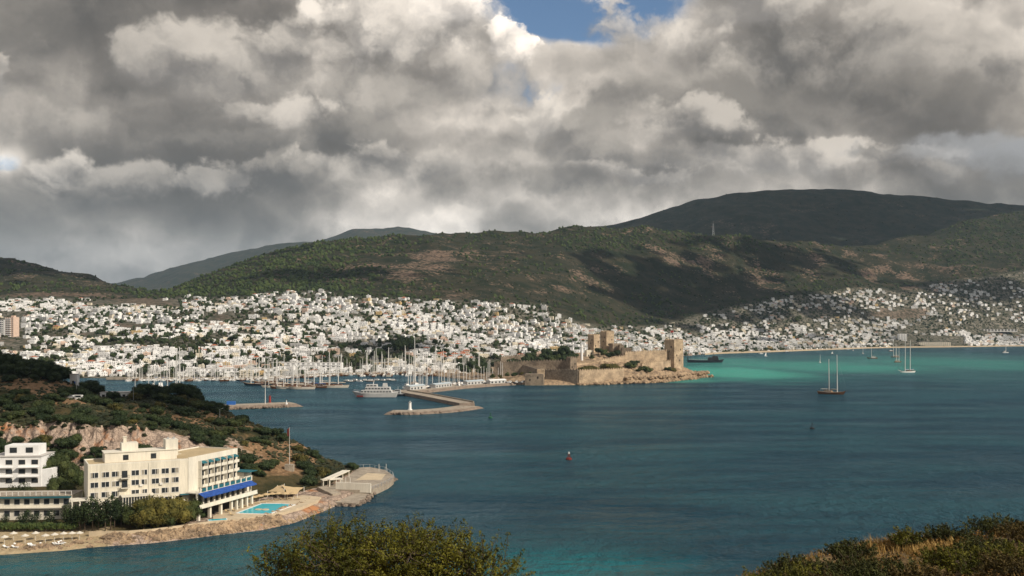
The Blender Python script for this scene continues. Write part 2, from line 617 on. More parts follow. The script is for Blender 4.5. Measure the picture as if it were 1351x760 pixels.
class Land:
    """A height field over (u = direction in photo pixels, Y = metres ahead), from control rows (Y, z) per direction."""
    def __init__(self, cols, px, Ys, smooth=2):
        keys = sorted(cols)
        n = len(cols[keys[0]])
        CY = np.array([[q[0] for q in cols[k]] for k in keys], float)
        CZ = np.array([[q[1] for q in cols[k]] for k in keys], float)
        self.px, self.Y = np.asarray(px, float), np.asarray(Ys, float)
        def across(M):
            M = np.stack([np.interp(self.px, keys, M[:, i]) for i in range(n)], 1)
            w = np.array([1, 2, 3, 4, 3, 2, 1], float)
            w /= w.sum()
            for _ in range(smooth):
                P = np.pad(M, ((3, 3), (0, 0)), mode='edge')
                M = sum(w[k] * P[k:k + len(M)] for k in range(7))
            return M
        CY, CZ = across(CY), across(CZ)
        self.Z = np.stack([np.interp(self.Y, CY[i], CZ[i]) for i in range(len(self.px))])   # [px, Y]
        self.shore = CY[:, 0]

    def soften(self, k, times=1):
        for _ in range(times):
            P = np.pad(self.Z, ((0, 0), (k, k)), mode='edge')
            self.Z = sum(P[:, i:i + self.Z.shape[1]] for i in range(2 * k + 1)) / (2 * k + 1)

    def grid(self):
        PX, Y = np.meshgrid(self.px, self.Y, indexing='ij')
        return PX, Y, (PX - 675.5) / FPX * Y

    def z(self, x, y):
        px = 675.5 + FPX * np.asarray(x, float) / y
        i = np.clip(np.interp(px, self.px, np.arange(len(self.px))), 0, len(self.px) - 1.001)
        j = np.clip(np.interp(y, self.Y, np.arange(len(self.Y))), 0, len(self.Y) - 1.001)
        a, b = np.floor(i).astype(int), np.floor(j).astype(int)
        fi, fj = i - a, j - b
        Z = self.Z
        return (Z[a, b] * (1 - fi) + Z[a + 1, b] * fi) * (1 - fj) + (Z[a, b + 1] * (1 - fi) + Z[a + 1, b + 1] * fi) * fj

    def mesh(self, name, mats, attrs=None):
        PX, Y, X = self.grid()
        n, m = self.Z.shape
        V = np.stack([X, Y, self.Z], -1).reshape(-1, 3)
        I = np.arange(n * m).reshape(n, m)
        F = np.stack([I[:-1, :-1], I[1:, :-1], I[1:, 1:], I[:-1, 1:]], -1).reshape(-1, 4)
        return big_mesh(name, V, F, mats, smooth=True, attrs=attrs)

def lump_map(PX, PYm, rows):
    t = np.zeros_like(PX)
    for a, b, rx, ry, k in rows:
        t = t + k * np.exp(-(((PX - a) / rx) ** 2 + ((PYm - b) / ry) ** 2))
    return t

# ------------------------------------------------------------------ sea
def sea_material():
    m = bpy.data.materials.new('sea_water')
    m.use_nodes = True
    t = m.node_tree
    b = t.nodes['Principled BSDF']
    N = NT(t)
    pos = N.new('ShaderNodeNewGeometry').outputs['Position']
    wob = N.noise(pos, 0.006, 4, 0.6)
    wob2 = N.noise(N.v('MULTIPLY', pos, (1.0, 2.6, 1.0)), 0.0065, 5, 0.65)
    def spot(px, py, rx, ry, k):
        c = on(px, py)
        s = FPX / c.y
        dx = rx / s
        dy = abs(on(px, py - ry).y - on(px, py + ry).y) / 2
        q = N.v('DIVIDE', N.v('SUBTRACT', pos, (c.x, c.y, 0)), (dx, dy, 1.0))
        d = N.m('MULTIPLY_ADD', N.m('SUBTRACT', wob, 0.5), 1.1, N.v('LENGTH', q))
        return N.ss(d, 1.25, 0.25, 0.0, k)
    def many(rows):
        tot = None
        for r in rows:
            q = spot(*r)
            tot = q if tot is None else N.m('MAXIMUM', tot, q)
        return tot
    # sandy shallows off the castle rock and the beach; a paler ground under the near cliff
    sand = many([(965, 490, 105, 11, 1.0), (890, 500, 60, 5, 0.7), (1060, 483, 170, 9, 0.6), (980, 478, 70, 8, 0.5), (1250, 478, 160, 9, 0.35)])
    bay = many([(1130, 480, 330, 17, 1.0), (1330, 476, 200, 18, 0.9)])
    near = many([(735, 750, 220, 40, 1.0), (300, 735, 150, 30, 0.5), (60, 750, 160, 26, 0.5)])
    deep = N.mix(N.ss(wob2, 0.38, 0.64), (0.0035, 0.028, 0.047, 1), (0.0160, 0.066, 0.084, 1))
    c = N.mix(N.m('MULTIPLY', bay, 0.85), deep, (0.036, 0.130, 0.128, 1))
    c = N.mix(N.m('MULTIPLY', near, 0.75), c, (0.012, 0.135, 0.150, 1))
    c = N.mix(N.m('MULTIPLY', sand, 0.9), c, (0.072, 0.40, 0.30, 1))
    N.put(b.inputs['Base Color'], c)
    pass
    # wind ruffles: short chop on longer swell, in gusts
    gust = N.noise(N.v('MULTIPLY', pos, (0.6, 1.6, 1.0)), 0.011, 4, 0.6)
    chop = N.noise(N.v('MULTIPLY', pos, (0.8, 1.0, 1.0)), 0.55, 3, 0.6, 0.0)
    wave = N.noise(N.v('MULTIPLY', pos, (1.0, 0.62, 1.0)), 0.17, 5, 0.66, 0.1)
    swell = N.noise(N.v('MULTIPLY', pos, (0.45, 1.0, 1.0)), 0.09, 4, 0.55, 0.3)
    long = N.noise(N.v('MULTIPLY', pos, (0.35, 1.0, 1.0)), 0.022, 3, 0.5)
    h = N.m('MULTIPLY_ADD', chop, N.ss(gust, 0.3, 0.7, 0.16, 0.40), N.m('MULTIPLY_ADD', wave, N.ss(gust, 0.35, 0.65, 2.4, 7.0), N.m('MULTIPLY_ADD', swell, 3.6, N.m('MULTIPLY', long, 2.0))))
    bp = N.new('ShaderNodeBump')
    bp.inputs['Strength'].default_value = 0.85
    bp.inputs['Distance'].default_value = 1.0
    N.put(bp.inputs['Height'], h)
    t.links.new(bp.outputs[0], b.inputs['Normal'])
    b.inputs['Roughness'].default_value = 0.9
    b.inputs['Specular IOR Level'].default_value = 0.0
    g = N.new('ShaderNodeBsdfGlossy')
    g.inputs['Color'].default_value = (0.52, 0.74, 0.92, 1)
    N.put(g.inputs['Roughness'], N.ss(gust, 0.3, 0.7, 0.10, 0.22))
    t.links.new(bp.outputs[0], g.inputs['Normal'])
    fr = N.new('ShaderNodeFresnel')
    fr.inputs['IOR'].default_value = 1.33
    t.links.new(bp.outputs[0], fr.inputs['Normal'])
    mx = N.new('ShaderNodeMixShader')
    N.put(mx.inputs[0], N.m('MULTIPLY', fr.outputs[0], 0.85))
    t.links.new(b.outputs[0], mx.inputs[1])
    t.links.new(g.outputs[0], mx.inputs[2])
    t.links.new(mx.outputs[0], t.nodes['Material Output'].inputs['Surface'])
    return m

sea = MB()
for a, c in (((-14500, -900, 0), (14500, 13500, 0)),):
    sea.add([(a[0], a[1], 0), (c[0], a[1], 0), (c[0], c[1], 0), (a[0], c[1], 0)], [(0, 1, 2, 3)])
tag(sea.build('sea', sea_material()), kind='structure')

# ------------------------------------------------------------------ far land: the bay shore with the town's slope and the hills behind
def zz(py, Y):
    return CAM_H - (py - HZ) / FPX * Y

# per direction: shore, flat edge, mid town, upper town, foot of the scrub, ridge, behind
def column(shore, flat, mid, top, foot, ridge, behind):
    q = [(shore - 30, -3.0), (shore, 1.2), flat, mid, top, foot, ridge, behind]
    return [(a, b) for a, b in q]

def C(shore, mid, top, foot, ridge, drop=600):
    """mid / top / foot / ridge given as (photo row, metres ahead)"""
    f = lambda q: (q[1], zz(*q))
    r = f(ridge)
    return column(shore, (shore + 60, 3.0), f(mid), f(top), f(foot), r, (r[0] + drop, r[1] - 160))

COLS = {
    -900: C(1150, (440, 1600), (395, 2100), (385, 2250), (330, 2900)),
    -200: C(1150, (440, 1600), (394, 2100), (384, 2250), (328, 2900)),
    0:    C(1150, (440, 1600), (392, 2100), (384, 2230), (336, 2850)),
    45:   C(1150, (440, 1600), (392, 2100), (384, 2230), (340, 2830)),
    95:   C(1150, (438, 1600), (393, 2080), (385, 2230), (356, 2720)),
    135:  C(1145, (436, 1600), (395, 2060), (386, 2250), (368, 2620)),
    165:  C(1140, (436, 1600), (396, 2060), (388, 2260), (377, 2520)),
    200:  C(1140, (436, 1600), (396, 2060), (391, 2250), (386, 2430)),
    222:  C(1140, (435, 1600), (396, 2050), (391, 2200), (382, 2450)),
    260:  C(1145, (434, 1620), (396, 2020), (389, 2150), (361, 2600)),
    300:  C(1150, (433, 1640), (396, 2000), (386, 2150), (345, 2680)),
    350:  C(1160, (432, 1650), (392, 2000), (380, 2180), (329, 2780)),
    430:  C(1230, (432, 1680), (389, 2000), (378, 2200), (319, 2880)),
    500:  C(1290, (434, 1720), (393, 2000), (382, 2200), (312, 2950)),
    560:  C(1290, (436, 1740), (398, 1980), (386, 2200), (307, 2980)),
    650:  C(1270, (438, 1760), (401, 1980), (388, 2250), (301, 3050)),
    740:  C(1420, (442, 1850), (412, 2080), (395, 2350), (297, 3120)),
    830:  C(1700, (446, 2150), (426, 2400), (405, 2600), (295, 3200)),
    900:  C(1960, (448, 2350), (424, 2600), (402, 2780), (299, 3280)),
    950:  C(2190, (448, 2500), (410, 2760), (392, 2900), (303, 3330)),
    1000: C(2270, (446, 2620), (398, 2880), (380, 3020), (307, 3420)),
    1050: C(2400, (443, 2720), (388, 3000), (372, 3120), (311, 3520)),
    1100: C(2540, (442, 2820), (383, 3080), (366, 3220), (318, 3650)),
    1140: C(2680, (442, 2900), (379, 3150), (362, 3320), (322, 3720)),
    1180: C(2760, (442, 2960), (381, 3200), (362, 3380), (312, 3820)),
    1250: C(2830, (441, 3020), (372, 3280), (352, 3480), (294, 3980)),
    1300: C(2900, (441, 3080), (364, 3340), (346, 3560), (282, 4080)),
    1351: C(2980, (440, 3140), (356, 3400), (340, 3620), (272, 4180)),
    1500: C(3050, (440, 3200), (350, 3450), (335, 3700), (262, 4250)),
    2300: C(3100, (440, 3250), (350, 3500), (335, 3750), (280, 4300)),
}
town = Land(COLS, np.arange(-900, 2304, 4.0), np.concatenate([np.arange(1090, 3400, 11.0), np.arange(3400, 5000, 22.0)]))
town.soften(3, 2)
PX, YY, XX = town.grid()
hill = np.clip((town.Z - 70) / 160, 0, 1)
ridged = 1 - np.abs(fbm(XX / 420, YY / 700, 5, 3)) * 1.4
town.Z += hill * (14 * (ridged - 0.6) + 7 * fbm(XX / 110, YY / 110, 4, 9)) * np.clip(YY / 2500, 0.5, 1.2)
town.Z += np.clip((town.Z - 6) / 30, 0, 1) * 1.6 * fbm(XX / 70, YY / 70, 3, 4)
PYM = HZ - FPX * (town.Z - CAM_H) / YY

TOP_PX = [-900, 0, 60, 100, 150, 200, 240, 270, 330, 350, 390, 430, 460, 500, 560, 620, 680, 722, 732, 760, 800, 860, 900, 930, 960, 1000, 1040, 1080, 1130, 1160, 1185, 1210, 1250, 1300, 1351, 2300]
TOP_PY = [392, 392, 392, 394, 396, 395, 392, 393, 391, 387, 385, 385, 390, 393, 395, 397, 399, 402, 412, 424, 431, 430, 422, 412, 405, 398, 391, 386, 380, 380, 385, 378, 371, 365, 357, 352]
GREEN = [(700, 414, 60, 7, 0.8), (760, 424, 40, 6, 0.6), (150, 456, 75, 6, 0.75), (235, 452, 55, 8, 0.9), (215, 418, 40, 7, 0.6), (55, 440, 60, 8, 0.6), (530, 455, 22, 12, 0.9), (500, 470, 25, 8, 0.8), (455, 478, 40, 8, 0.7), (400, 416, 120, 3, 0.75), (640, 482, 50, 14, 0.9), (330, 420, 25, 6, 0.4),
         (520, 402, 22, 6, 0.7), (450, 430, 50, 3, 0.5), (960, 421, 90, 7, 0.8), (1060, 412, 110, 5, 0.7), (1050, 424, 25, 8, 0.8), (910, 434, 40, 5, 0.5), (1300, 418, 70, 12, 0.5), (1290, 432, 80, 7, 0.8), (1330, 395, 40, 14, 0.4), (1230, 388, 40, 5, 0.5), (300, 405, 30, 5, 0.5), (160, 402, 50, 5, 0.3), (840, 420, 60, 8, 0.6), (600, 428, 40, 4, 0.35), (270, 388, 60, 4, 0.7), (690, 395, 90, 6, 0.4)]
BARE = [(70, 389, 100, 3.5, 1.0), (150, 400, 70, 6, 0.6), (1200, 413, 38, 8, 1.0), (1165, 416, 30, 5, 0.7), (1200, 381, 16, 3, 0.9), (170, 430, 36, 4, 0.9), (90, 443, 60, 4, 0.7), (10, 452, 50, 6, 0.6), (60, 365, 60, 6, 0.5), (130, 374, 30, 3, 0.9), (205, 400, 40, 6, 0.6), (290, 419, 14, 8, 0.8), (1215, 362, 60, 8, 0.7), (1300, 356, 70, 12, 0.6),
        (540, 350, 60, 22, 0.75), (575, 340, 26, 14, 0.8), (500, 365, 60, 14, 0.4), (640, 352, 30, 8, 0.45), (920, 345, 70, 9, 0.75), (890, 330, 60, 12, 0.45), (990, 372, 60, 14, 0.35), (1150, 310, 36, 12, 0.6), (1075, 352, 40, 14, 0.4), (1170, 355, 60, 18, 0.5), (780, 375, 60, 18, 0.3), (700, 380, 60, 12, 0.35), (610, 390, 40, 8, 0.5), (480, 322, 60, 5, 0.3), (880, 385, 40, 8, 0.3)]
top_line = np.interp(PX, TOP_PX, TOP_PY)
bare = np.clip(lump_map(PX, PYM, BARE) * np.where(PYM < np.interp(PX, TOP_PX, TOP_PY) - 12, 0.62, 1.0) + 0.45 * fbm(XX / 60, YY / 60, 4, 21) * (0.35 + hill), 0, 1)
urban = np.clip((PYM - top_line + 2) / 4, 0, 1)

def land_material():
    m = bpy.data.materials.new('hill_ground')
    m.use_nodes = True
    t = m.node_tree
    b = t.nodes['Principled BSDF']
    N = NT(t)
    pos = N.new('ShaderNodeNewGeometry').outputs['Position']
    A = lambda n: N.new('ShaderNodeAttribute', attribute_name=n).outputs['Fac']
    n1 = N.noise(pos, 0.02, 6, 0.65)
    n2 = N.noise(pos, 0.11, 4, 0.65)
    scrub = N.mix(N.ss(n1, 0.36, 0.64), (0.014, 0.020, 0.010, 1), (0.040, 0.036, 0.022, 1))
    earth = N.mix(N.ss(n2, 0.34, 0.66), (0.050, 0.037, 0.026, 1), (0.175, 0.125, 0.092, 1))
    f = N.ss(N.m('MULTIPLY_ADD', N.m('SUBTRACT', n2, 0.5), 2.6, N.m('MULTIPLY_ADD', N.m('SUBTRACT', n1, 0.5), 1.2, A('bare'))), 0.50, 0.78)
    c = N.mix(f, scrub, earth)
    street = N.mix(N.ss(n2, 0.42, 0.66), (0.048, 0.050, 0.032, 1), (0.21, 0.19, 0.16, 1))
    c = N.mix(N.m('MULTIPLY', A('urban'), N.m('SUBTRACT', 1.0, N.m('MULTIPLY', f, 0.6))), c, street)
    N.put(b.inputs['Base Color'], c)
    b.inputs['Roughness'].default_value = 0.95
    b.inputs['Specular IOR Level'].default_value = 0.1
    bp = N.new('ShaderNodeBump')
    bp.inputs['Strength'].default_value = 0.7
    bp.inputs['Distance'].default_value = 5.0
    N.put(bp.inputs['Height'], N.m('MULTIPLY_ADD', n2, 0.5, n1))
    t.links.new(bp.outputs[0], b.inputs['Normal'])
    return m
M_land = land_material()
tag(link('hillside', town.mesh('hillside', [M_land], {'bare': bare, 'urban': urban})), kind='structure')

# the big hill behind, and the far blue range on the other side of the valley
def ridge_land(name, pts, Yr, Yf, zf, Yb, amp, seed, wid=420):
    px = np.arange(pts[0][0], pts[-1][0] + 1, 5.0)
    Y = np.linspace(Yf, Yb, 130)
    rp = np.interp(px, [p[0] for p in pts], [p[1] for p in pts])
    w = np.ones(7) / 7
    rp = np.convolve(np.pad(rp, 3, mode='edge'), w, 'valid')
    zr = CAM_H - (rp - HZ) / FPX * Yr
    L = Land({px[0]: [(Yf, 0.0), (Yb, 0.0)], px[-1]: [(Yf, 0.0), (Yb, 0.0)]}, px, Y)
    PXg, Yg, Xg = L.grid()
    t = np.clip((Yg - Yf) / (Yr - Yf), 0, 1)
    back = np.clip((Yg - Yr) / (Yb - Yr), 0, 1)
    shape = t ** 0.8
    L.Z = zf + (zr[:, None] - zf) * shape - back ** 1.5 * (zr[:, None] - zf) * 0.6
    L.Z += amp * (1 - np.abs(fbm(Xg / wid, Yg / (wid * 1.4), 5, seed)) * 1.5 - 0.5) * np.sin(np.pi * np.clip(t, 0, 1)) + amp * 0.22 * fbm(Xg / 90, Yg / 90, 4, seed + 5)
    b = np.clip(0.10 + 0.30 * fbm(Xg / 150, Yg / 150, 4, seed + 7), 0, 1)
    o = link(name, L.mesh(name, [M_land], {'bare': b, 'urban': b * 0}))
    tag(o, kind='structure')
    return L

BIG = [(560, 330), (700, 312), (780, 300), (830, 293), (870, 278), (920, 263.5), (960, 256), (1000, 251), (1060, 248), (1130, 251), (1200, 258), (1280, 265), (1330, 270), (1351, 270), (1450, 276), (1800, 300), (2300, 330)]
mount = ridge_land('mountain', BIG, 5300, 4150, 210, 6600, 26, 31)
FAR = [(-400, 372), (-100, 380), (60, 382), (165, 372), (205, 361), (240, 350), (300, 335), (345, 325), (370, 321.5), (420, 318.5), (440, 313), (455, 305), (466, 301), (480, 300), (497, 303.5), (510, 300.5), (525, 298.5), (545, 302), (560, 306), (640, 316), (900, 345)]
far_r = ridge_land('mountain', FAR, 9500, 7200, 120, 11000, 40, 51, 700)

# ------------------------------------------------------------------ forest and scrub on the hills (too many to count)
def clumps(P, size, squash=0.9, seed=0, n=1, rough=0.35):
    """Rough leafy lumps, one per point, as vertex and face arrays."""
    rs = np.random.RandomState(seed)
    v, f = ICO[n]
    f = np.array(f)
    k = len(P)
    r = 1 + rough * (rs.rand(k, len(v)) * 2 - 1)
    a = rs.rand(k) * 6.28
    ca, sa = np.cos(a)[:, None], np.sin(a)[:, None]
    s = size[:, None]
    x, y, z = v[None, :, 0] * r, v[None, :, 1] * r, v[None, :, 2] * r
    V = np.stack([(x * ca - y * sa) * s + P[:, 0, None], (x * sa + y * ca) * s + P[:, 1, None], z * s * squash + P[:, 2, None]], -1)
    F = f[None] + (np.arange(k) * len(v))[:, None, None]
    return V.reshape(-1, 3), F.reshape(-1, 3)

def leaf_mat(name, dark, light, scale=0.2, dry=None, trans=0.15):
    if name in MATS:
        return MATS[name]
    m = bpy.data.materials.new(name)
    m.use_nodes = True
    t = m.node_tree
    b = t.nodes['Principled BSDF']
    N = NT(t)
    pos = N.new('ShaderNodeNewGeometry').outputs['Position']
    n = N.noise(pos, scale, 5, 0.7)
    c = N.mix(N.ss(n, 0.34, 0.66), dark + (1,), light + (1,))
    if dry:
        c = N.mix(N.ss(N.noise(pos, scale * 0.23, 3, 0.6), 0.52, 0.66), c, dry + (1,))
    N.put(b.inputs['Base Color'], c)
    b.inputs['Roughness'].default_value = 0.75
    b.inputs['Specular IOR Level'].default_value = 0.2
    MATS[name] = m
    return m
M_pine = leaf_mat('pine_green', (0.016, 0.030, 0.009), (0.058, 0.080, 0.022), 0.03)
M_scrub = leaf_mat('scrub_green', (0.018, 0.024, 0.011), (0.050, 0.052, 0.024), 0.03)

def scatter_far(L, n, keep, seed):
    rs = np.random.RandomState(seed)
    Z, Y, px = L.Z, L.Y, L.px
    x0 = rs.uniform(-60, 1420, n)
    # even over what the eye sees: pick rows of the picture, not metres of ground
    W_ = np.abs(np.gradient(HZ - FPX * (Z - CAM_H) / Y[None, :], axis=1)) + 0.02
    cdf = np.cumsum(W_, 1)
    i = np.clip(np.interp(x0, px, np.arange(len(px))), 0, len(px) - 1).astype(int)
    r = rs.rand(n) * cdf[i, -1]
    j = np.array([np.searchsorted(cdf[a], b) for a, b in zip(i, r)]).clip(0, len(Y) - 2)
    y = Y[j] + rs.rand(n) * (Y[j + 1] - Y[j])
    x = (x0 - 675.5) / FPX * y
    z = L.z(x, y)
    py = HZ - FPX * (z - CAM_H) / y
    ok = keep(x0, py, x, y, z, rs)
    return np.stack([x, y, z], -1)[ok], x0[ok], py[ok]

def keep_pine(px, py, x, y, z, rs):
    t = np.interp(px, TOP_PX, TOP_PY)
    on_hill = py < t - 1
    b = lump_map(px, py, BARE)
    left = np.exp(-((px - 380) / 160) ** 2) + 0.5 * np.exp(-((px - 860) / 150) ** 2) * (py < 330) + 0.5 * (px > 1250) + 0.25
    d = np.clip(left * 1.0 - b * 0.9 + 0.35 * fbm(x / 130, y / 130, 3, 77), 0, 1)
    return on_hill & (rs.rand(len(px)) < d) & (z > 20)
P, a_, b_ = scatter_far(town, 52000, keep_pine, 5)
V, F = clumps(P + np.array([0, 0, 1.5]), NR.uniform(1.9, 5.2, len(P)), 1.05, 6)
tag(link('pine_wood', big_mesh('pine_wood', V, F, [M_pine])), kind='stuff')

def keep_scrub(px, py, x, y, z, rs):
    t = np.interp(px, TOP_PX, TOP_PY)
    b = lump_map(px, py, BARE)
    d = np.clip(0.75 - b * 0.75 + 0.4 * fbm(x / 90, y / 90, 3, 78), 0, 1)
    return (py < t - 1) & (rs.rand(len(px)) < d) & (z > 20)
P1, a_, b_ = scatter_far(town, 24000, keep_scrub, 8)
P2, a_, b_ = scatter_far(mount, 9000, lambda px, py, x, y, z, rs: (px > 640) & (rs.rand(len(px)) < np.clip(0.65 + 0.5 * fbm(x / 120, y / 120, 3, 79), 0, 1)), 9)
P = np.concatenate([P1, P2])
sz = np.concatenate([NR.uniform(1.2, 3.2, len(P1)), NR.uniform(2.0, 5.0, len(P2))])
V, F = clumps(P + np.array([0, 0, 0.4]), sz, 0.75, 12)
tag(link('hillside_scrub', big_mesh('hillside_scrub', V, F, [M_scrub])), kind='stuff')


# loose rock and scree in the bare places, uncountable
P, a_, b_ = scatter_far(town, 16000, lambda px, py, x, y, z, rs: (py < np.interp(px, TOP_PX, TOP_PY) - 2) & (rs.rand(len(px)) < np.clip(lump_map(px, py, BARE) * 0.8 + 0.10 + 0.3 * fbm(x / 60, y / 60, 3, 83), 0, 1)), 27)
M_scree = leaf_mat('hill_scree', (0.085, 0.066, 0.052), (0.22, 0.175, 0.14), 0.05)
V, F = clumps(P, NR.uniform(0.8, 2.4, len(P)), 0.55, 28)
tag(link('hillside_scree', big_mesh('hillside_scree', V, F, [M_scree])), kind='stuff')

# ------------------------------------------------------------------ air: thin haze over land and sea, and unseen clouds added to cast shade on the land
hm = bpy.data.materials.new('haze_air')
hm.use_nodes = True
hm.node_tree.nodes.clear()
pv = hm.node_tree.nodes.new('ShaderNodeVolumePrincipled')
pv.inputs['Color'].default_value = (0.55, 0.78, 1.0, 1)
pv.inputs['Density'].default_value = 2.4e-5
pv.inputs['Anisotropy'].default_value = 0.0
ho = hm.node_tree.nodes.new('ShaderNodeOutputMaterial')
hm.node_tree.links.new(pv.outputs[0], ho.inputs['Volume'])
tag(MB().span((-15500, -1500, -4), (15500, 14500, 1200)).build('haze', hm), kind='stuff')

M_cloud = mat('cloud_white', (0.80, 0.80, 0.80), 1.0, 0.05, 0.002)
def shade_cloud(gx_, gy_, gz_, rx, ry, seed, n=230, alt=1750):
    """A heaped cloud hanging where the sun's rays to the ground point (gx, gy, gz) pass at height alt."""
    t = (alt - gz_) / SUN.z
    c = Vector((gx_, gy_, gz_)) + SUN * t
    r = random.Random(seed)
    mb = MB()
    v, f = ICO[3]
    # a thick middle and ever more ragged shreds towards the edge
    g_ = np.random.RandomState(seed)
    v, f = ICO[2]
    for i in range(n):
        q = g_.normal(0, 0.46, 2)
        s = g_.uniform(0.06, 0.17) * (1.0 if np.hypot(*q) < 0.8 else 0.7)
        k = 1 + 0.3 * (g_.rand(len(v)) - 0.5)
        hz_ = min(rx, ry) * 0.5 * s
        P = v * k[:, None] * np.array([rx * s, ry * s, hz_]) + np.array([q[0] * rx, q[1] * ry, hz_ * 0.5 + g_.uniform(0, 0.25) * min(rx, ry) * max(0, 1 - np.hypot(*q))])
        mb.add([tuple(p) for p in P], f)
    o = mb.build('shade_cloud', M_cloud, None, smooth=True, loc=c)  # out of view, put up for the shade it casts
    tag(o, kind='structure')
for i, q in enumerate([(1560, 4900, 600, 1700, 760), (560, 2800, 210, 450, 380), (860, 2960, 130, 360, 110), (1560, 3260, 190, 300, 110), (-1230, 2680, 200, 420, 240), (860, 3320, 260, 420, 170), (-185, 428, 35, 110, 46), (-150, 1500, 60, 90, 60), (-420, 2350, 190, 260, 110)]):
    shade_cloud(*q, 40 + i, {1: 110, 5: 110, 8: 120, 2: 150, 3: 150}.get(i, 230))

# ------------------------------------------------------------------ the white town
M_white = mat('white_render', (0.81, 0.81, 0.80), 0.85, 0.12, 0.35)
M_cream = mat('cream_render', (0.68, 0.62, 0.50), 0.85, 0.15, 0.35)
M_grey = mat('grey_render', (0.50, 0.50, 0.49), 0.85, 0.15, 0.35)
M_pink = mat('pink_render', (0.62, 0.47, 0.38), 0.85, 0.15, 0.35)
M_ochre = mat('ochre_render', (0.55, 0.40, 0.20), 0.85, 0.15, 0.35)
M_glass = mat('window_glass', (0.035, 0.040, 0.045), 0.15, 0.3, 0.8, spec=0.5)
M_shut = mat('wooden_shutter', (0.10, 0.065, 0.04), 0.6, 0.3, 0.8)
M_red = mat('terracotta_tiles', (0.42, 0.14, 0.07), 0.8, 0.3, 0.8)
M_flat = mat('flat_roof', (0.52, 0.50, 0.47), 0.9, 0.25, 0.3)
M_steel = mat('grey_metal', (0.35, 0.36, 0.37), 0.5, 0.2, 1.0)
COLOURS = [('white', M_white), ('cream', M_cream), ('pale grey', M_grey), ('pinkish', M_pink), ('ochre', M_ochre)]

def house_spec(kind, seed):
    """Boxes of one house: (part name, centre, size); front looks along -Y."""
    r = random.Random(seed)
    out = []
    fl = kind['floors']
    w, d = kind['w'], kind['d']
    H = fl * 3.0
    walls = [((0, 0, H / 2 - 1.5), (w, d, H + 3.0))]
    if kind.get('wing'):
        ww = w * 0.45
        hh = (fl - 1) * 3.0 if fl > 1 else 3.0
        walls.append(((w / 2 + ww / 2 - 0.02, -0.8, hh / 2 - 1.5), (ww, d * 0.85, hh + 3.0)))
    if kind.get('setback'):
        walls.append(((-w * 0.12, d * 0.12, H + 1.4), (w * 0.6, d * 0.6, 2.8)))
    out.append(('wall', walls))
    if kind['roof'] == 'red':
        out.append(('roof', [('hip', w + 0.7, d + 0.7, H, 1.9)]))
    else:
        p = 0.22
        top = H
        out.append(('parapet', [((0, -d / 2 + p / 2 - 0.02, top + 0.25), (w, p, 0.5)), ((0, d / 2 - p / 2, top + 0.25), (w, p, 0.5)),
                                ((-w / 2 + p / 2 - 0.02, 0, top + 0.25), (p, d - 2 * p, 0.5)), ((w / 2 - p / 2 + 0.02, 0, top + 0.25), (p, d - 2 * p, 0.5))]))
        if kind.get('stair') and not kind.get('setback'):
            out.append(('stair_box', [((w * 0.22, d * 0.2, top + 1.1), (2.6, 2.6, 2.2))]))
        if kind.get('tank'):
            out.append(('water_tank', [((-w * 0.28, d * 0.18, top + 0.75), (1.6, 1.0, 1.5))]))
    n = max(2, int(w / 3.0))
    wins = []
    for f in range(fl):
        for i in range(n):
            x = (i + 0.5) * w / n - w / 2
            if f == 0 and i == n // 2:
                out.append(('door', [((x, -d / 2 - 0.02, 1.05), (1.1, 0.12, 2.1))]))
            elif r.random() < 0.88:
                tall = kind.get('balcony') and i % 2 == 0 and f > 0
                wins.append(((x, -d / 2 - 0.02, f * 3 + (1.2 if tall else 1.6)), (1.5 if tall else 1.25, 0.12, 2.0 if tall else 1.25)))
                if tall:
                    out.append(('balcony', [((x, -d / 2 - 0.65, f * 3 + 0.12), (2.3, 1.3, 0.16)), ((x, -d / 2 - 1.25, f * 3 + 0.62), (2.3, 0.08, 0.85))]))
    for s in (-1, 1):
        for f in range(fl):
            if r.random() < 0.75:
                if s == 1 and kind.get('wing') and f < max(1, fl - 1):
                    continue
                wins.append(((s * (w / 2 + 0.02), r.uniform(-0.2, 0.2) * d, f * 3 + 1.6), (0.12, 1.25, 1.25)))
    for q in wins:
        out.append(('window', [q]))
    return out

def put_boxes(mb, boxes):
    for b in boxes:
        if b[0] == 'hip':
            _, w, d, h, k = b
            x, y, rl = w / 2, d / 2, max(0.3, (w - d) / 2)
            mb.add([(-x, -y, h), (x, -y, h), (x, y, h), (-x, y, h), (-rl, 0, h + k), (rl, 0, h + k)],
                   [(0, 1, 5, 4), (1, 2, 5), (2, 3, 4, 5), (3, 0, 4), (3, 2, 1, 0)])
        else:
            mb.box(*b)

PART_MAT = {'window': M_glass, 'door': M_shut, 'water_tank': M_steel, 'roof': M_red}
KINDS = []
def kind(desc, plural, **k):
    k['desc'], k['plural'] = desc, plural
    KINDS.append(k)
kind('two-storey flat-roofed house', 'two-storey flat-roofed houses', floors=2, w=12, d=9, roof='flat')
kind('two-storey house with roof stair', 'two-storey houses with roof stairs', floors=2, w=13, d=9, roof='flat', stair=1)
kind('low flat-roofed house', 'low flat-roofed houses', floors=1, w=14, d=9, roof='flat', tank=1)
kind('three-storey balcony house', 'three-storey balcony houses', floors=3, w=13, d=10, roof='flat', balcony=1)
kind('stepped house with side wing', 'stepped houses with side wings', floors=2, w=10, d=9, roof='flat', wing=1, tank=1)
kind('narrow tall house', 'narrow tall houses', floors=3, w=8, d=9, roof='flat', stair=1)
kind('long balcony block', 'long balcony blocks', floors=3, w=22, d=10, roof='flat', balcony=1, stair=1)
kind('house with set-back top floor', 'houses with set-back top floors', floors=2, w=14, d=10, roof='flat', setback=1, balcony=1)
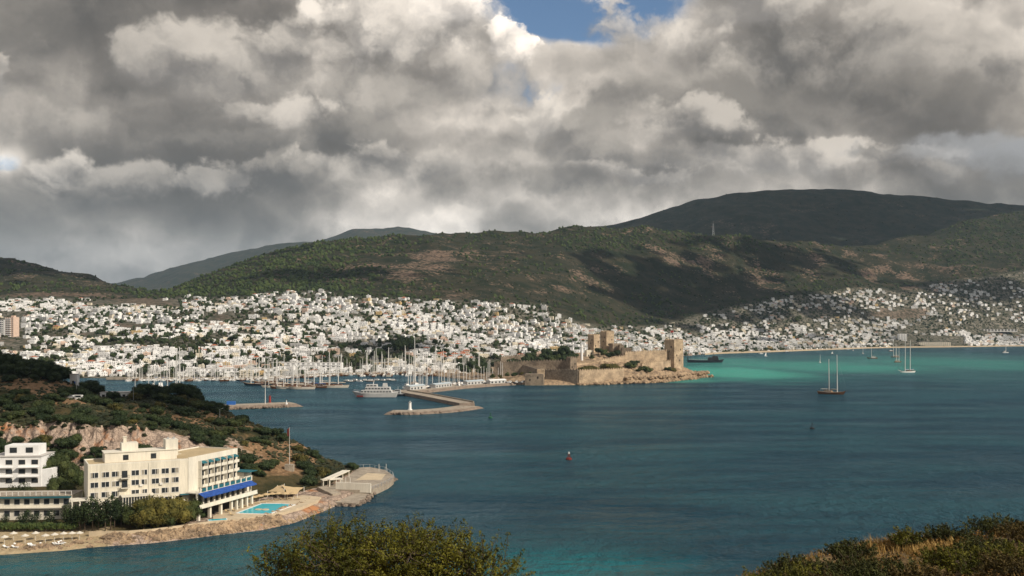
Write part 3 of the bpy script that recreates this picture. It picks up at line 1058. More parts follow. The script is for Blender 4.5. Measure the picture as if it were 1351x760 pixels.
kind('red hip-roofed house', 'red hip-roofed houses', floors=2, w=12, d=9, roof='red')
KW = [22, 16, 26, 5, 18, 2, 3, 9, 4]
CWT = [70, 11, 15, 3, 1]

def density(px, py):
    t = np.interp(px, TOP_PX, TOP_PY)
    d = np.clip((py - t) / 9 + 0.6 * np.sin(px * 0.21) * np.sin(px * 0.073 + py * 0.2) + 0.15, 0, 1) * np.where(py > t, 0.95, 0.0)
    d = d - lump_map(px, py, GREEN) * 0.95 - lump_map(px, py, BARE) * 0.95
    d = np.where((px > 1190) & (py < 420), d * 0.8, d)
    d = np.where((px > 890) & (px < 1000) & (py < 437), d * 0.8, d)
    return d

# named places one can find in the photo, by which the houses and trees are told apart
PLACES = [
    (18, 425, 'beside the pale apartment tower'), (50, 398, "below the bare hill's brown field"), (60, 465, 'above the dark headland pines'),
    (100, 415, "in the white quarter under the bare hill"), (115, 482, "just over the headland's dark treetops"), (150, 470, 'by the dark wooded strip'), (170, 492, 'behind the westernmost marina masts'),
    (205, 492, 'behind the white motor yacht'), (240, 492, 'behind the tallest western mast'), (275, 492, 'on the straight quay of the inner harbour'), (310, 490, 'behind the open harbour water'),
    (340, 488, 'behind the dark-hulled schooner'), (372, 487, 'behind the moored gulet cluster'), (405, 486, "off the gulet cluster's bows"), (434, 485, 'behind the two white-masted gulets'),
    (465, 484, 'by the waterfront park trees'), (500, 482, 'behind the small moored motorboats'), (528, 480, 'by the big round harbour pine'), (550, 482, 'behind the single tallest white mast'), (575, 480, 'behind the inner mole masts'),
    (600, 474, 'by the orange-red roof row'), (625, 478, 'behind the mole parking place'), (655, 468, "above the castle's outer trees"), (690, 466, 'above the long dark castle wall'), (725, 462, "above the castle's corner turret"),
    (757, 450, 'left of the twin castle keeps'), (800, 440, 'over the twin castle keeps'), (835, 452, 'over the upper castle wall'), (865, 452, "near the castle's sea tower"), (905, 452, "just past the castle's sea tower"),
    (930, 455, 'behind the black ship'), (955, 456, "at the beach's near end"), (985, 455, 'behind the small beach motorboat'), (1010, 455, 'behind the little white sail'), (1040, 452, 'along the middle of the palm beach'),
    (1070, 450, 'behind the small white sloop'), (1098, 450, 'behind the brown two-masted gulet'), (1125, 448, 'behind the tiny moored sailboats'), (1152, 448, 'behind the brown motor gulet'), (1180, 446, 'behind the dark anchored ketches'),
    (1200, 446, 'behind the white two-masted ketch'), (1230, 446, 'by the yellow beach hotel'), (1265, 446, 'along the sandy far shore'), (1300, 446, 'under the grey arcaded terrace'), (1335, 446, 'behind the lone sloop off shore'),
    (150, 415, 'in the gap below the valley'), (210, 410, 'at the foot of the valley'), (260, 405, 'below the pine slope end'), (300, 440, 'in the middle of the western town'), (350, 440, 'uphill from the harbour cypresses'), (430, 440, 'uphill from the white-masted gulets'),
    (400, 400, 'in the terraced rows under the pines'), (520, 410, 'on the upper slope below the rocky scar'), (510, 445, 'uphill from the round harbour pine'), (600, 440, 'uphill from the orange-red roof row'), (620, 410, 'under the dry scrub slope'),
    (700, 435, 'uphill from the castle turret'), (720, 410, 'in the dark wooded fold'), (860, 432, 'in the shaded fold of the hill'), (960, 418, "at the shaded quarter's lower end"), (1060, 398, 'in the shaded hillside quarter'),
    (1000, 440, 'in the lower beach quarter'), (1100, 425, 'below the shaded hillside quarter'), (1140, 385, 'on the brow under the spur'), (1200, 425, 'below the bare orange field'), (1200, 395, 'above the bare orange field'), (1290, 400, 'on the wooded eastern slope'), (1330, 370, 'high on the eastern spur'), (1300, 430, 'over the grey arcaded terrace'),
]
PLX = np.array([[p[0], p[1]] for p in PLACES], float)
def place_name(px, py):
    d = ((PLX[:, 0] - px) / 1.0) ** 2 + ((PLX[:, 1] - py) * 2.2) ** 2
    return PLACES[int(np.argmin(d))][2]

SPOTS, TREES = [], []
KEEP_OFF = [(16, 437, 16, 26), (1232, 452, 40, 9), (1320, 433, 42, 8), (560, 466, 0, 0), (1190, 447, 12, 14)]
rs = np.random.RandomState(3)
Yv = 1165.0
while Yv < 3520:
    step = 11.0 if Yv < 1900 else 12.5
    x = (-60 - 675.5) / FPX * Yv
    xe = (1415 - 675.5) / FPX * Yv
    while x < xe:
        xx, yy = x + rs.uniform(-3, 3), Yv + rs.uniform(-4, 4)
        px = 675.5 + FPX * xx / yy
        sh = float(np.interp(px, town.px, town.shore))
        x += rs.uniform(9.3, 13.4)
        if yy < sh + 22:
            continue
        if 640 < px < 880 and yy < 1420:
            continue
        z = float(town.z(xx, yy))
        py = HZ - FPX * (z - CAM_H) / yy
        if any(abs(px - a) < w and py > b - h and py < b + h for a, b, w, h in KEEP_OFF):
            continue
        d = float(density(np.array([px]), np.array([py]))[0])
        if d > 0.02:
            d += 0.55 * float(fbm(np.array([xx / 45]), np.array([yy / 45]), 2, 61)[0]) - 0.12
        q = rs.rand()
        if q < d * 0.72:
            SPOTS.append((px, py, xx, yy, z))
        elif q < d * 0.72 + 0.30 and py > float(np.interp(px, TOP_PX, TOP_PY)) - 4:
            if lump_map(np.array([px]), np.array([py]), BARE)[0] < 0.45:
                TREES.append((px, py, xx, yy, z))
    Yv += step

def pick(weights, r):
    t = r * sum(weights)
    for i, w in enumerate(weights):
        t -= w
        if t <= 0:
            return i
    return len(weights) - 1

houses = []
for i, (px, py, x, y, z) in enumerate(SPOTS):
    r1, r2, r3 = rs.rand(3)
    k = pick(KW, r1)
    if z < 12 and r3 < 0.3:
        k = [3, 6, 7, 5][int(r3 * 13) % 4]
    ci = pick(CWT, r2)
    if abs(px - 597) < 20 and abs(py - 471) < 4:
        k = 8
    # streets: neighbours turn the same way
    a = 0.55 * float(fbm(np.array([x / 160]), np.array([y / 160]), 2, 91)[0]) + rs.uniform(-0.12, 0.12) + (math.pi / 2 if rs.rand() < 0.15 else 0)
    K = KINDS[k]
    size = (K['w'] + K['d']) / 2 * K['floors'] / y ** 2
    behind_castle = 680 < px < 905 and py > 470
    behind_head = px < 130 and py > 486 or px < 60 and py > 468
    behind = behind_castle or behind_head
    houses.append([-1 if behind else size, k, ci, a, px, py, x, y, z])
houses.sort(key=lambda h: -h[0])
N_ONE = 285
HS = 0.72
PROTO = {}
def proto_house(k, ci):
    if (k, ci) not in PROTO:
        K = KINDS[k]
        root = empty('house')
        for name, boxes in house_spec(K, 100 + k):
            mb = MB()
            put_boxes(mb, boxes)
            mb.build(name, PART_MAT.get(name, COLOURS[ci][1]), root)
        PROTO[(k, ci)] = Maker(root)
    return PROTO[(k, ci)]

for h in houses[:N_ONE]:
    s, k, ci, a, px, py, x, y, z = h
    o = proto_house(k, ci).place((x, y, z), a, HS)
    K = KINDS[k]
    cn = COLOURS[ci][0] + ' '
    if K['roof'] == 'red':
        cn = '' if ci == 0 else cn.replace('pinkish ', 'pinkish ')
    reg(o, cn + K['desc'], cn + K['plural'], place_name(px, py), 'house', 'houses of the white town', (px, py))

# the other thousands of houses, farther up: one mesh, each with walls, openings and roof edge of its own
TEMPL = {}
def templ(k):
    if k not in TEMPL:
        mb = MB()
        for name, boxes in house_spec(KINDS[k], 100 + k):
            mb.cur = {'window': 5, 'door': 6, 'roof': 7, 'water_tank': 8}.get(name, 0)
            put_boxes(mb, boxes)
        V = np.array(mb.v)
        F = np.array([f if len(f) == 4 else (f[0], f[1], f[2], f[2]) for f in mb.f])
        TEMPL[k] = V, F, np.array(mb.mi)
    return TEMPL[k]
vs, faces, mids, off = [], [], [], 0
for h in houses[N_ONE:]:
    s, k, ci, a, px, py, x, y, z = h
    V, F, MI = templ(k)
    keep = F[:, 2] != F[:, 3]
    ca, sa = math.cos(a), math.sin(a)
    V = V * HS * (0.85 + 0.3 * ((x * 7.13 + y * 3.7) % 1.0))
    vs.append(np.stack([V[:, 0] * ca - V[:, 1] * sa + x, V[:, 0] * sa + V[:, 1] * ca + y, V[:, 2] + z], -1))
    F3 = F[:, :3]
    tri = np.concatenate([F[:, [0, 1, 2]], F[keep][:, [0, 2, 3]]])
    mi = np.concatenate([MI, MI[keep]])
    mi = np.where(mi == 0, ci, mi)
    faces.append(tri + off)
    mids.append(mi)
    off += len(V)
tag(link('far_houses', big_mesh('far_houses', np.concatenate(vs), np.concatenate(faces), [c[1] for c in COLOURS] + [M_glass, M_shut, M_red, M_steel], np.concatenate(mids))), kind='stuff')
print('houses', len(houses), 'trees', len(TREES))

# ------------------------------------------------------------------ trees of the town
M_bark = mat('bark', (0.10, 0.075, 0.05), 0.9, 0.4, 2.0)
M_leaf_d = leaf_mat('dark_leaf', (0.014, 0.026, 0.010), (0.040, 0.058, 0.020), 0.25)
M_leaf_m = leaf_mat('mid_leaf', (0.026, 0.040, 0.012), (0.070, 0.085, 0.026), 0.25)
M_leaf_o = leaf_mat('olive_leaf', (0.040, 0.040, 0.010), (0.110, 0.095, 0.025), 0.25)
M_palm = leaf_mat('palm_leaf', (0.030, 0.045, 0.014), (0.080, 0.090, 0.030), 0.6)

def leaf_cards(P, Nrm, size, seed, spread=0.9, aspect=0.55):
    """Small leaf faces, one per point, loosely facing Nrm."""
    rs = np.random.RandomState(seed)
    k = len(P)
    n = Nrm + rs.normal(0, spread, (k, 3))
    n /= np.linalg.norm(n, axis=1)[:, None] + 1e-9
    t = np.cross(n, rs.normal(0, 1, (k, 3)))
    t /= np.linalg.norm(t, axis=1)[:, None] + 1e-9
    b = np.cross(n, t)
    s = size * rs.uniform(0.6, 1.3, k)[:, None]
    V = np.stack([P - t * s, P - b * s * aspect + t * s * 0.1, P + t * s, P + b * s * aspect + t * s * 0.1], 1).reshape(-1, 3)
    F = np.arange(4 * k).reshape(k, 4)
    return V, F

def crown_points(lobes, n, seed, inner=0.55):
    rs = np.random.RandomState(seed)
    P, Q = [], []
    wt_ = np.array([l[1][0] * l[1][1] for l in lobes])
    for (c, r), m in zip(lobes, (wt_ / wt_.sum() * n).astype(int) + 1):
        d = rs.normal(0, 1, (m, 3))
        d /= np.linalg.norm(d, axis=1)[:, None]
        k = rs.uniform(inner, 1.05, m)[:, None] ** 0.7
        P.append(np.array(c) + d * np.array(r) * k)
        Q.append(d)
    return np.concatenate(P), np.concatenate(Q)

def make_tree(name, lobes, h0, trunk_r, n_leaf, leaf, mt, seed, core=True):
    """Tapered trunk with limbs to each lobe, and a crown of leaf faces round darker inner lumps."""
    root = empty(name)
    tb = MB()
    top = Vector((0, 0, h0))
    tb.tube([(0, 0, -0.8), (0.04, 0.02, h0 * 0.5), top], [trunk_r, trunk_r * 0.8, trunk_r * 0.65], 7)
    for c, r in lobes:
        c = Vector(c)
        tb.tube([top - Vector((0, 0, 0.1 * h0)), (top + c) / 2 + Vector((0, 0, 0.1)), c], [trunk_r * 0.5, trunk_r * 0.3, trunk_r * 0.12], 5)
    tb.build('trunk', M_bark, root, smooth=True)
    P, Q = crown_points(lobes, n_leaf, seed)
    V, F = leaf_cards(P, Q, leaf, seed + 1)
    F = np.concatenate([F[:, [0, 1, 2]], F[:, [0, 2, 3]]])
    if core:
        for i, (c, r) in enumerate(lobes):
            v, f = ICO[2]
            k = 1 + 0.3 * (np.random.RandomState(seed + i).rand(len(v)) - 0.5)
            v2 = v * k[:, None] * np.array(r) * 0.72 + np.array(c)
            F = np.concatenate([F, np.array(f) + len(V)])
            V = np.concatenate([V, v2])
    link('crown', big_mesh('crown', V, F, [mt]), root)
    return root

def round_lobes(w, h, z0, n, seed):
    r = random.Random(seed)
    L = [((0, 0, z0 + h * 0.5), (w * 0.36, w * 0.36, h * 0.46))]
    for i in range(n):
        a = i * 6.283 / n + r.uniform(-0.4, 0.4)
        q = r.uniform(0.22, 0.34) * w
        s = r.uniform(0.20, 0.30) * w
        L.append(((q * math.cos(a), q * math.sin(a), z0 + h * r.uniform(0.25, 0.75)), (s, s, s * h / w * 1.1)))
    return L

def make_palm(h, seed):
    r = random.Random(seed)
    root = empty('palm_tree')
    MB().tube([(0, 0, -0.5), (0.15, 0, h * 0.5), (0.05, 0, h)], [0.28, 0.2, 0.18], 7).build('trunk', M_bark, root)
    mb = MB()
    for i in range(16):
        a = i * 0.393 + r.uniform(-0.15, 0.15)
        up = r.uniform(-0.1, 0.9)
        L = r.uniform(1.9, 2.7)
        pts = [Vector((math.cos(a) * L * t, math.sin(a) * L * t, h + up * L * t * 0.9 - 1.5 * L * 0.45 * t * t)) for t in (0, 0.3, 0.6, 0.85, 1.0)]
        side = Vector((-math.sin(a), math.cos(a), 0))
        w = [0.06, 0.34, 0.40, 0.26, 0.03]
        vsq = []
        for p, k in zip(pts, w):
            vsq += [p + side * k - Vector((0, 0, k * 0.45)), p, p - side * k - Vector((0, 0, k * 0.45))]
        fsq = []
        for j in range(4):
            fsq += [(3 * j, 3 * j + 1, 3 * j + 4, 3 * j + 3), (3 * j + 1, 3 * j + 2, 3 * j + 5, 3 * j + 4)]
        mb.add(vsq, fsq)
    mb.build('crown', M_palm, root)
    return root

TREE_KINDS = [
    ('dark spreading tree', 'dark spreading trees', Maker(make_tree('spreading_tree', round_lobes(9, 6.0, 2.2, 6, 1), 3.2, 0.35, 650, 0.45, M_leaf_d, 1))),
    ('dense round tree', 'dense round trees', Maker(make_tree('round_tree', round_lobes(7, 6.0, 1.8, 5, 2), 2.8, 0.28, 520, 0.4, M_leaf_m, 2))),
    ('tall dark pine', 'tall dark pines', Maker(make_tree('pine_tree', round_lobes(8, 8.0, 3.5, 7, 3), 5.5, 0.3, 650, 0.42, M_leaf_d, 3))),
    ('slim dark cypress', 'slim dark cypresses', Maker(make_tree('cypress_tree', [((0, 0, 3.0), (1.1, 1.1, 2.6)), ((0, 0, 6.0), (1.0, 1.0, 3.0)), ((0, 0, 9.0), (0.65, 0.65, 2.6))], 1.5, 0.2, 420, 0.3, M_leaf_d, 4))),
    ('pale olive tree', 'pale olive trees', Maker(make_tree('olive_tree', round_lobes(6, 4.2, 1.5, 5, 5), 2.0, 0.25, 420, 0.35, M_leaf_o, 5))),
    ('tufted palm tree', 'tufted palm trees', Maker(make_palm(7.5, 6))),
]
trees = []
for (px, py, x, y, z) in TREES:
    sh = float(np.interp(px, town.px, town.shore))
    front = y < sh + 60
    w = [26, 28, 16, 14, 8, 8 if not front else 50]
    k = pick(w, rs.rand())
    s = rs.uniform(0.7, 1.25)
    hid = (680 < px < 905 and py > 470) or (px < 130 and py > 486) or (px < 60 and py > 466)
    trees.append([-1 if hid else s * s / y ** 2 * (0.3 if k in (3, 5) else 1), k, s, px, py, x, y, z])
# big single trees and clumps one can point at, and the row of palms on the beach
for (px, py, k, s, n, sp) in [(533, 466, 2, 2.2, 4, 5), (527, 468, 2, 1.9, 3, 5), (502, 474, 0, 1.9, 4, 6), (470, 482, 1, 1.3, 7, 16), (448, 484, 5, 1.1, 4, 14), (622, 486, 0, 1.8, 4, 8), (640, 489, 0, 1.5, 4, 10), (664, 488, 0, 1.3, 5, 12),
                              (245, 479, 0, 1.3, 2, 4), (262, 470, 3, 1.4, 3, 6), (320, 476, 3, 1.5, 3, 5), (186, 480, 2, 1.2, 2, 4), (430, 478, 3, 1.5, 4, 8), (700, 470, 2, 1.2, 3, 7), (690, 474, 3, 1.5, 2, 5), (365, 478, 3, 1.3, 3, 9), (238, 494, 2, 1.2, 2, 3), (1053, 424, 1, 2.0, 4, 7), (1122, 455, 2, 1.2, 2, 3), (1213, 452, 1, 1.5, 3, 4)]:
    for i in range(n):
        qx = px + rs.uniform(-sp, sp)
        # the ground point of that picture spot
        Yc = np.arange(1140, 3300, 6.0)
        zc = town.z((qx - 675.5) / FPX * Yc, Yc)
        pc = HZ - FPX * (zc - CAM_H) / Yc
        j = int(np.argmin(np.abs(pc - py - rs.uniform(-1, 1.5))))
        x, y, z = (qx - 675.5) / FPX * Yc[j], Yc[j], zc[j]
        trees.append([1.0, k, s * rs.uniform(0.85, 1.1), qx, py, x, y, z])
for px in np.arange(945, 1175, 3.4):
    q = px + rs.uniform(-1.5, 1.5)
    sh = float(np.interp(q, town.px, town.shore))
    y = sh + rs.uniform(30, 44)
    x = (q - 675.5) / FPX * y
    z = float(town.z(x, y))
    k = 5 if rs.rand() < 0.45 else 1
    trees.append([0.9, k, rs.uniform(0.7, 1.1), q, HZ - FPX * (z - CAM_H) / y, x, y, z])
for px in np.arange(170, 470, 9.0):
    q = px + rs.uniform(-3, 3)
    sh = float(np.interp(q, town.px, town.shore))
    y = sh + rs.uniform(18, 26)
    x = (q - 675.5) / FPX * y
    z = float(town.z(x, y))
    trees.append([0.9, 5, rs.uniform(0.7, 1.0), q, HZ - FPX * (z - CAM_H) / y, x, y, z])
trees.sort(key=lambda t: -t[0])
for t in trees[:285]:
    s, k, sc, px, py, x, y, z = t
    o = TREE_KINDS[k][2].place((x, y, z), rs.uniform(0, 6.28), sc)
    reg(o, TREE_KINDS[k][0], TREE_KINDS[k][1], place_name(px, py), 'tree', 'trees of the town', (px, py))
rest = trees[285:]
P = np.array([[t[5] + rs.uniform(-1, 1) * q * 1.6, t[6] + rs.uniform(-1, 1) * q * 1.6, t[7] + 1.4 + rs.uniform(0, 2.6)] for t in rest for q in (1.0, 1.2, 1.4)])
V, F = clumps(P, NR.uniform(1.5, 3.2, len(P)), 1.0, 44)
tag(link('town_greenery', big_mesh('town_greenery', V, F, [M_leaf_d])), kind='stuff')
# hedges, bushes and garden green between the houses, uncountable
P, a_, b_ = scatter_far(town, 32000, lambda px, py, x, y, z, rs: (py > np.interp(px, TOP_PX, TOP_PY)) & (rs.rand(len(px)) < np.clip(0.32 + 0.5 * (px > 930) * (py < 435) + lump_map(px, py, GREEN) * 1.3 - lump_map(px, py, BARE), 0, 1)) & (y > np.interp(px, town.px, town.shore) + 25), 17)
V, F = clumps(P + np.array([0, 0, 0.8]), NR.uniform(1.0, 3.2, len(P)), 1.0, 45)
tag(link('garden_shrubbery', big_mesh('garden_shrubbery', V, F, [M_scrub])), kind='stuff')

# ------------------------------------------------------------------ castle on its rock
M_stone = mat('castle_stone', (0.31, 0.25, 0.185), 0.95, 0.4, 0.10, color2=(0.10, 0.08, 0.062), bump=0.8, detail=7)  # darker copy of the stone, shade of the left walls in its colour
M_stone_lit = mat('lit_castle_stone', (0.56, 0.43, 0.29), 0.95, 0.35, 0.13, color2=(0.22, 0.17, 0.12), bump=0.8, detail=7)  # lighter, warmer copy for the sunlit parts, sunlight put into the colour
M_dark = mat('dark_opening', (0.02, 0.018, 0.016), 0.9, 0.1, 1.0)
M_rock = mat('shore_rock', (0.50, 0.36, 0.225), 0.95, 0.5, 0.33, color2=(0.10, 0.075, 0.055), bump=1.5, detail=8)
M_conc = mat('pier_concrete', (0.36, 0.31, 0.245), 0.9, 0.4, 0.3)
M_rubble = mat('rubble_stone', (0.24, 0.19, 0.15), 0.95, 0.5, 0.5, bump=0.8)
M_blueroof = mat('pale_blue_roof', (0.45, 0.52, 0.56), 0.7, 0.2, 0.4)
M_wpaint = mat('white_paint', (0.80, 0.80, 0.78), 0.4, 0.06, 0.6, spec=0.4)
M_redp = mat('red_paint', (0.30, 0.035, 0.025), 0.5, 0.2, 1.0)
M_greenp = mat('green_paint', (0.02, 0.10, 0.05), 0.5, 0.2, 1.0)
M_bluep = mat('blue_paint', (0.03, 0.13, 0.42), 0.5, 0.15, 1.0)
M_wood = mat('varnished_wood', (0.17, 0.075, 0.035), 0.45, 0.35, 1.5, spec=0.4)
M_teak = mat('teak_deck', (0.36, 0.24, 0.14), 0.7, 0.25, 1.5)
M_navy = mat('dark_hull', (0.018, 0.022, 0.030), 0.4, 0.2, 1.0, spec=0.4)
M_canvas = mat('sail_canvas', (0.62, 0.58, 0.50), 0.9, 0.15, 1.0)
M_bcanvas = mat('blue_canvas', (0.05, 0.12, 0.30), 0.9, 0.2, 1.0)
M_alu = mat('mast_white', (0.72, 0.71, 0.68), 0.45, 0.08, 1.0)
M_black = mat('black_paint', (0.02, 0.02, 0.022), 0.5, 0.2, 1.0)

CASTLE = {
    560: [(1215, -3), (1222, 1), (1235, 2), (1250, 2), (1270, 2), (1300, 2), (1340, -3)],
    610: [(1110, -3), (1116, 2), (1150, 3), (1200, 3.5), (1260, 3.5), (1310, 3), (1340, -3)],
    660: [(1030, -3), (1035, 2), (1075, 5), (1150, 9), (1240, 10), (1310, 5), (1350, -3)],
    700: [(1003, -3), (1007, 1.5), (1045, 7), (1120, 14), (1230, 18), (1310, 10), (1350, -3)],
    762: [(1006, -3), (1010, 0.8), (1024, 9), (1070, 17), (1200, 28), (1300, 14), (1350, -3)],
    820: [(1024, -3), (1030, 1), (1050, 9), (1095, 17), (1205, 27), (1290, 12), (1330, -3)],
    870: [(1050, -3), (1056, 1), (1082, 8), (1125, 15), (1200, 18), (1260, 8), (1300, -3)],
    900: [(1096, -3), (1102, 1), (1118, 7), (1145, 11), (1185, 9), (1225, 2), (1250, -3)],
    918: [(1130, -3), (1136, 1), (1148, 4), (1165, 5.5), (1180, 4), (1200, 1), (1215, -3)],
    932: [(1160, -3), (1166, 0.6), (1172, 1.8), (1178, 2), (1186, 1.2), (1192, 0.4), (1200, -3)],
    940: [(1160, -3), (1166, -3), (1172, -3), (1178, -3), (1186, -3), (1192, -3), (1200, -3)],
}
rock = Land(CASTLE, np.arange(560, 941, 1.6), np.arange(998, 1356, 2.2), smooth=1)
PX, YY, XX = rock.grid()
rk = np.clip((PX - 765) / 30, 0.12, 1)
rock.Z += np.clip((rock.Z + 1) / 4, 0, 1) * rk * (2.6 * fbm(XX / 16, YY / 16, 5, 141) + 2.2 * np.abs(fbm(XX / 7, YY / 7, 4, 142)) - 0.6)
tag(link('castle_rock', rock.mesh('castle_rock', [M_rock])), kind='structure')

castle = empty('castle', at(790, 480, 1120))
CO = Vector(castle.location)
tag(castle, 'large tan stone castle with square towers on the rocky point', 'castle')

def local_mesh(mb, o):
    mb.v = [(a - o[0], b - o[1], c - o[2]) for a, b, c in mb.v]
    return mb

def merlons(mb, p, q, z, th, gap=2.6):
    d = Vector((q[0] - p[0], q[1] - p[1], 0))
    L = d.length
    a = math.atan2(d.y, d.x)
    n = max(2, int(L / gap))
    for i in range(n):
        c = Vector((p[0], p[1], 0)) + d * ((i + 0.5) / n)
        mb.box((c.x, c.y, z), (gap * 0.52, th, 1.3), a)

def curtain(pts, base, th=2.6, m=None, cren=True):
    """A wall along (px, Y, top row) points; its foot goes down to height base."""
    mb, cr = MB(), MB()
    P = [(at(px, py, Y)) for px, Y, py in pts]
    for i, (a, b) in enumerate(zip(P, P[1:])):
        d = (b - a)
        d.z = 0
        n = Vector((-d.y, d.x, 0)).normalized() * th / 2
        e = d.normalized() * (0.3 if i else 0.0)
        ring = [a - n - e, b - n, b + n, a + n - e]
        za, zb = a.z - i * 0.004, b.z - i * 0.004
        mb.prism([(q.x, q.y) for q in ring], [base] * 4, [za, zb, zb, za])
        if cren:
            nn = max(2, int(d.length / 2.8))
            for k in range(nn):
                t = (k + 0.5) / nn
                c = a + (b - a) * t - n * 0.72
                cr.box((c.x, c.y, c.z + 0.62), (1.5, 0.7, 1.3), math.atan2(d.y, d.x))
    o = local_mesh(mb, CO).build('curtain_wall', m or M_stone, castle)
    if cren:
        local_mesh(cr, CO).build('battlement', m or M_stone, o)
    return o

def tower(px, Y, w, d, base, top_py, rz, m=None, slits=(), cren=True, name='tower', taper=0.97):
    c = at(px, 480, Y)
    top = zz(top_py, Y)
    mb = MB().box((c.x, c.y, (base + top) / 2), (w, d, top - base), rz, taper)
    mb.box((c.x, c.y, top - 1.9), (w * taper + 0.5, d * taper + 0.5, 0.5), rz)
    o = local_mesh(mb, CO).build(name, m or M_stone_lit, castle)
    if cren:
        cr = MB()
        cr.xf = Matrix.Translation((c.x, c.y, 0)) @ Matrix.Rotation(rz, 4, 'Z')
        x, y = w * taper / 2, d * taper / 2
        for s in (-1, 1):
            merlons(cr, (-x, s * (y - 0.4)), (x, s * (y - 0.4)), top + 0.6, 0.7, 2.4)
            merlons(cr, (s * (x - 0.4), -y + 1.0), (s * (x - 0.4), y - 1.0), top + 0.6, 0.7, 2.4)
        local_mesh(cr, CO).build('battlement', m or M_stone_lit, o)
    for sx, sz, face in slits:
        wb = MB()
        wb.xf = Matrix.Translation((c.x, c.y, 0)) @ Matrix.Rotation(rz, 4, 'Z')
        zt = base + (top - base) * sz
        if face == 'f':
            wb.box((sx * w, -d / 2 * 0.985, zt), (1.1, 0.5, 2.0))
        else:
            wb.box((w / 2 * 0.985 * (1 if face == 'r' else -1), sx * d, zt), (0.5, 1.1, 2.0))
        local_mesh(wb, CO).build('window', M_dark, o)
    return o

SL = [(-0.22, 0.55, 'f'), (0.2, 0.72, 'f'), (0.05, 0.4, 'f'), (0.0, 0.66, 'l'), (0.15, 0.45, 'l'), (-0.2, 0.8, 'l')]
tower(889, 1142, 15.5, 15.5, 5, 448.5, R(38), M_stone_lit, SL, taper=0.965)
tower(783.5, 1200, 10.5, 10.5, 20, 442, R(40), M_stone_lit, SL)
tower(801, 1218, 12.5, 12, 18, 437.5, R(35), M_stone_lit, SL)
tower(754, 1062, 8.5, 8.5, 4, 472, R(30), M_stone, SL[:2], name='turret')
tower(705.5, 1010, 19, 15, -1.5, 493.0, R(-6), M_stone, SL[:2], cren=False)
tower(713.5, 1014, 7.5, 7, 8, 487.0, R(-6), M_stone_lit, (), cren=False, name='turret')
tower(812, 1206, 13, 9, 18, 453, R(25), M_stone, SL[:2], name='keep_annex', cren=False)
tower(819, 1198, 6, 6, 18, 456, R(20), M_stone, (), name='turret')
tower(826, 1175, 12, 7, 16, 459, R(12), M_stone, SL[:1], name='gatehouse', cren=False)
tower(777, 1165, 9, 7, 18, 462, R(20), M_cream, SL[:2], name='chapel', cren=False)
curtain([(718, 1028, 488.5), (740, 1019, 488), (763, 1010, 488)], -2, 3)
curtain([(763, 1010, 489), (795, 1026, 488), (822, 1042, 486.5)], -2, 3, M_stone_lit)
curtain([(652, 1078, 478), (690, 1074, 477), (720, 1070, 476), (750, 1064, 476)], 2, 2.6)
curtain([(718, 1028, 489), (700, 1060, 484), (688, 1078, 480)], 0, 2.6)
curtain([(756, 1066, 480), (776, 1092, 479), (800, 1102, 474), (824, 1112, 469.5)], 8, 2.6, M_stone_lit)
curtain([(824, 1112, 465), (850, 1126, 463.5), (880, 1138, 462.5)], 8, 2.8, M_stone_lit)
curtain([(846, 1092, 480.5), (868, 1104, 477.5), (884, 1122, 476)], 4, 2.4, M_stone_lit)
curtain([(660, 1120, 471), (700, 1150, 468), (740, 1165, 466)], 4, 2.4, M_stone)
p = at(767.5, 470, 1120)
mb = MB().lathe([(1.5, 0), (1.5, 15), (1.9, 15.4), (1.9, 16.2), (1.2, 16.3), (1.2, 18.5)], 10, (p.x, p.y, 20.5))
local_mesh(mb, CO).build('minaret', M_white, castle)
p = at(889, 448.5, 1142)
mb = MB().tube([(p.x, p.y, p.z - 1), (p.x, p.y, p.z + 11)], [0.28, 0.18], 6)
fl = local_mesh(mb, CO).build('flagpole', M_alu, castle)
mb = MB().box((p.x - 2.0, p.y, p.z + 9.6), (3.6, 0.06, 2.2))
local_mesh(mb, CO).build('flag', M_redp, fl)
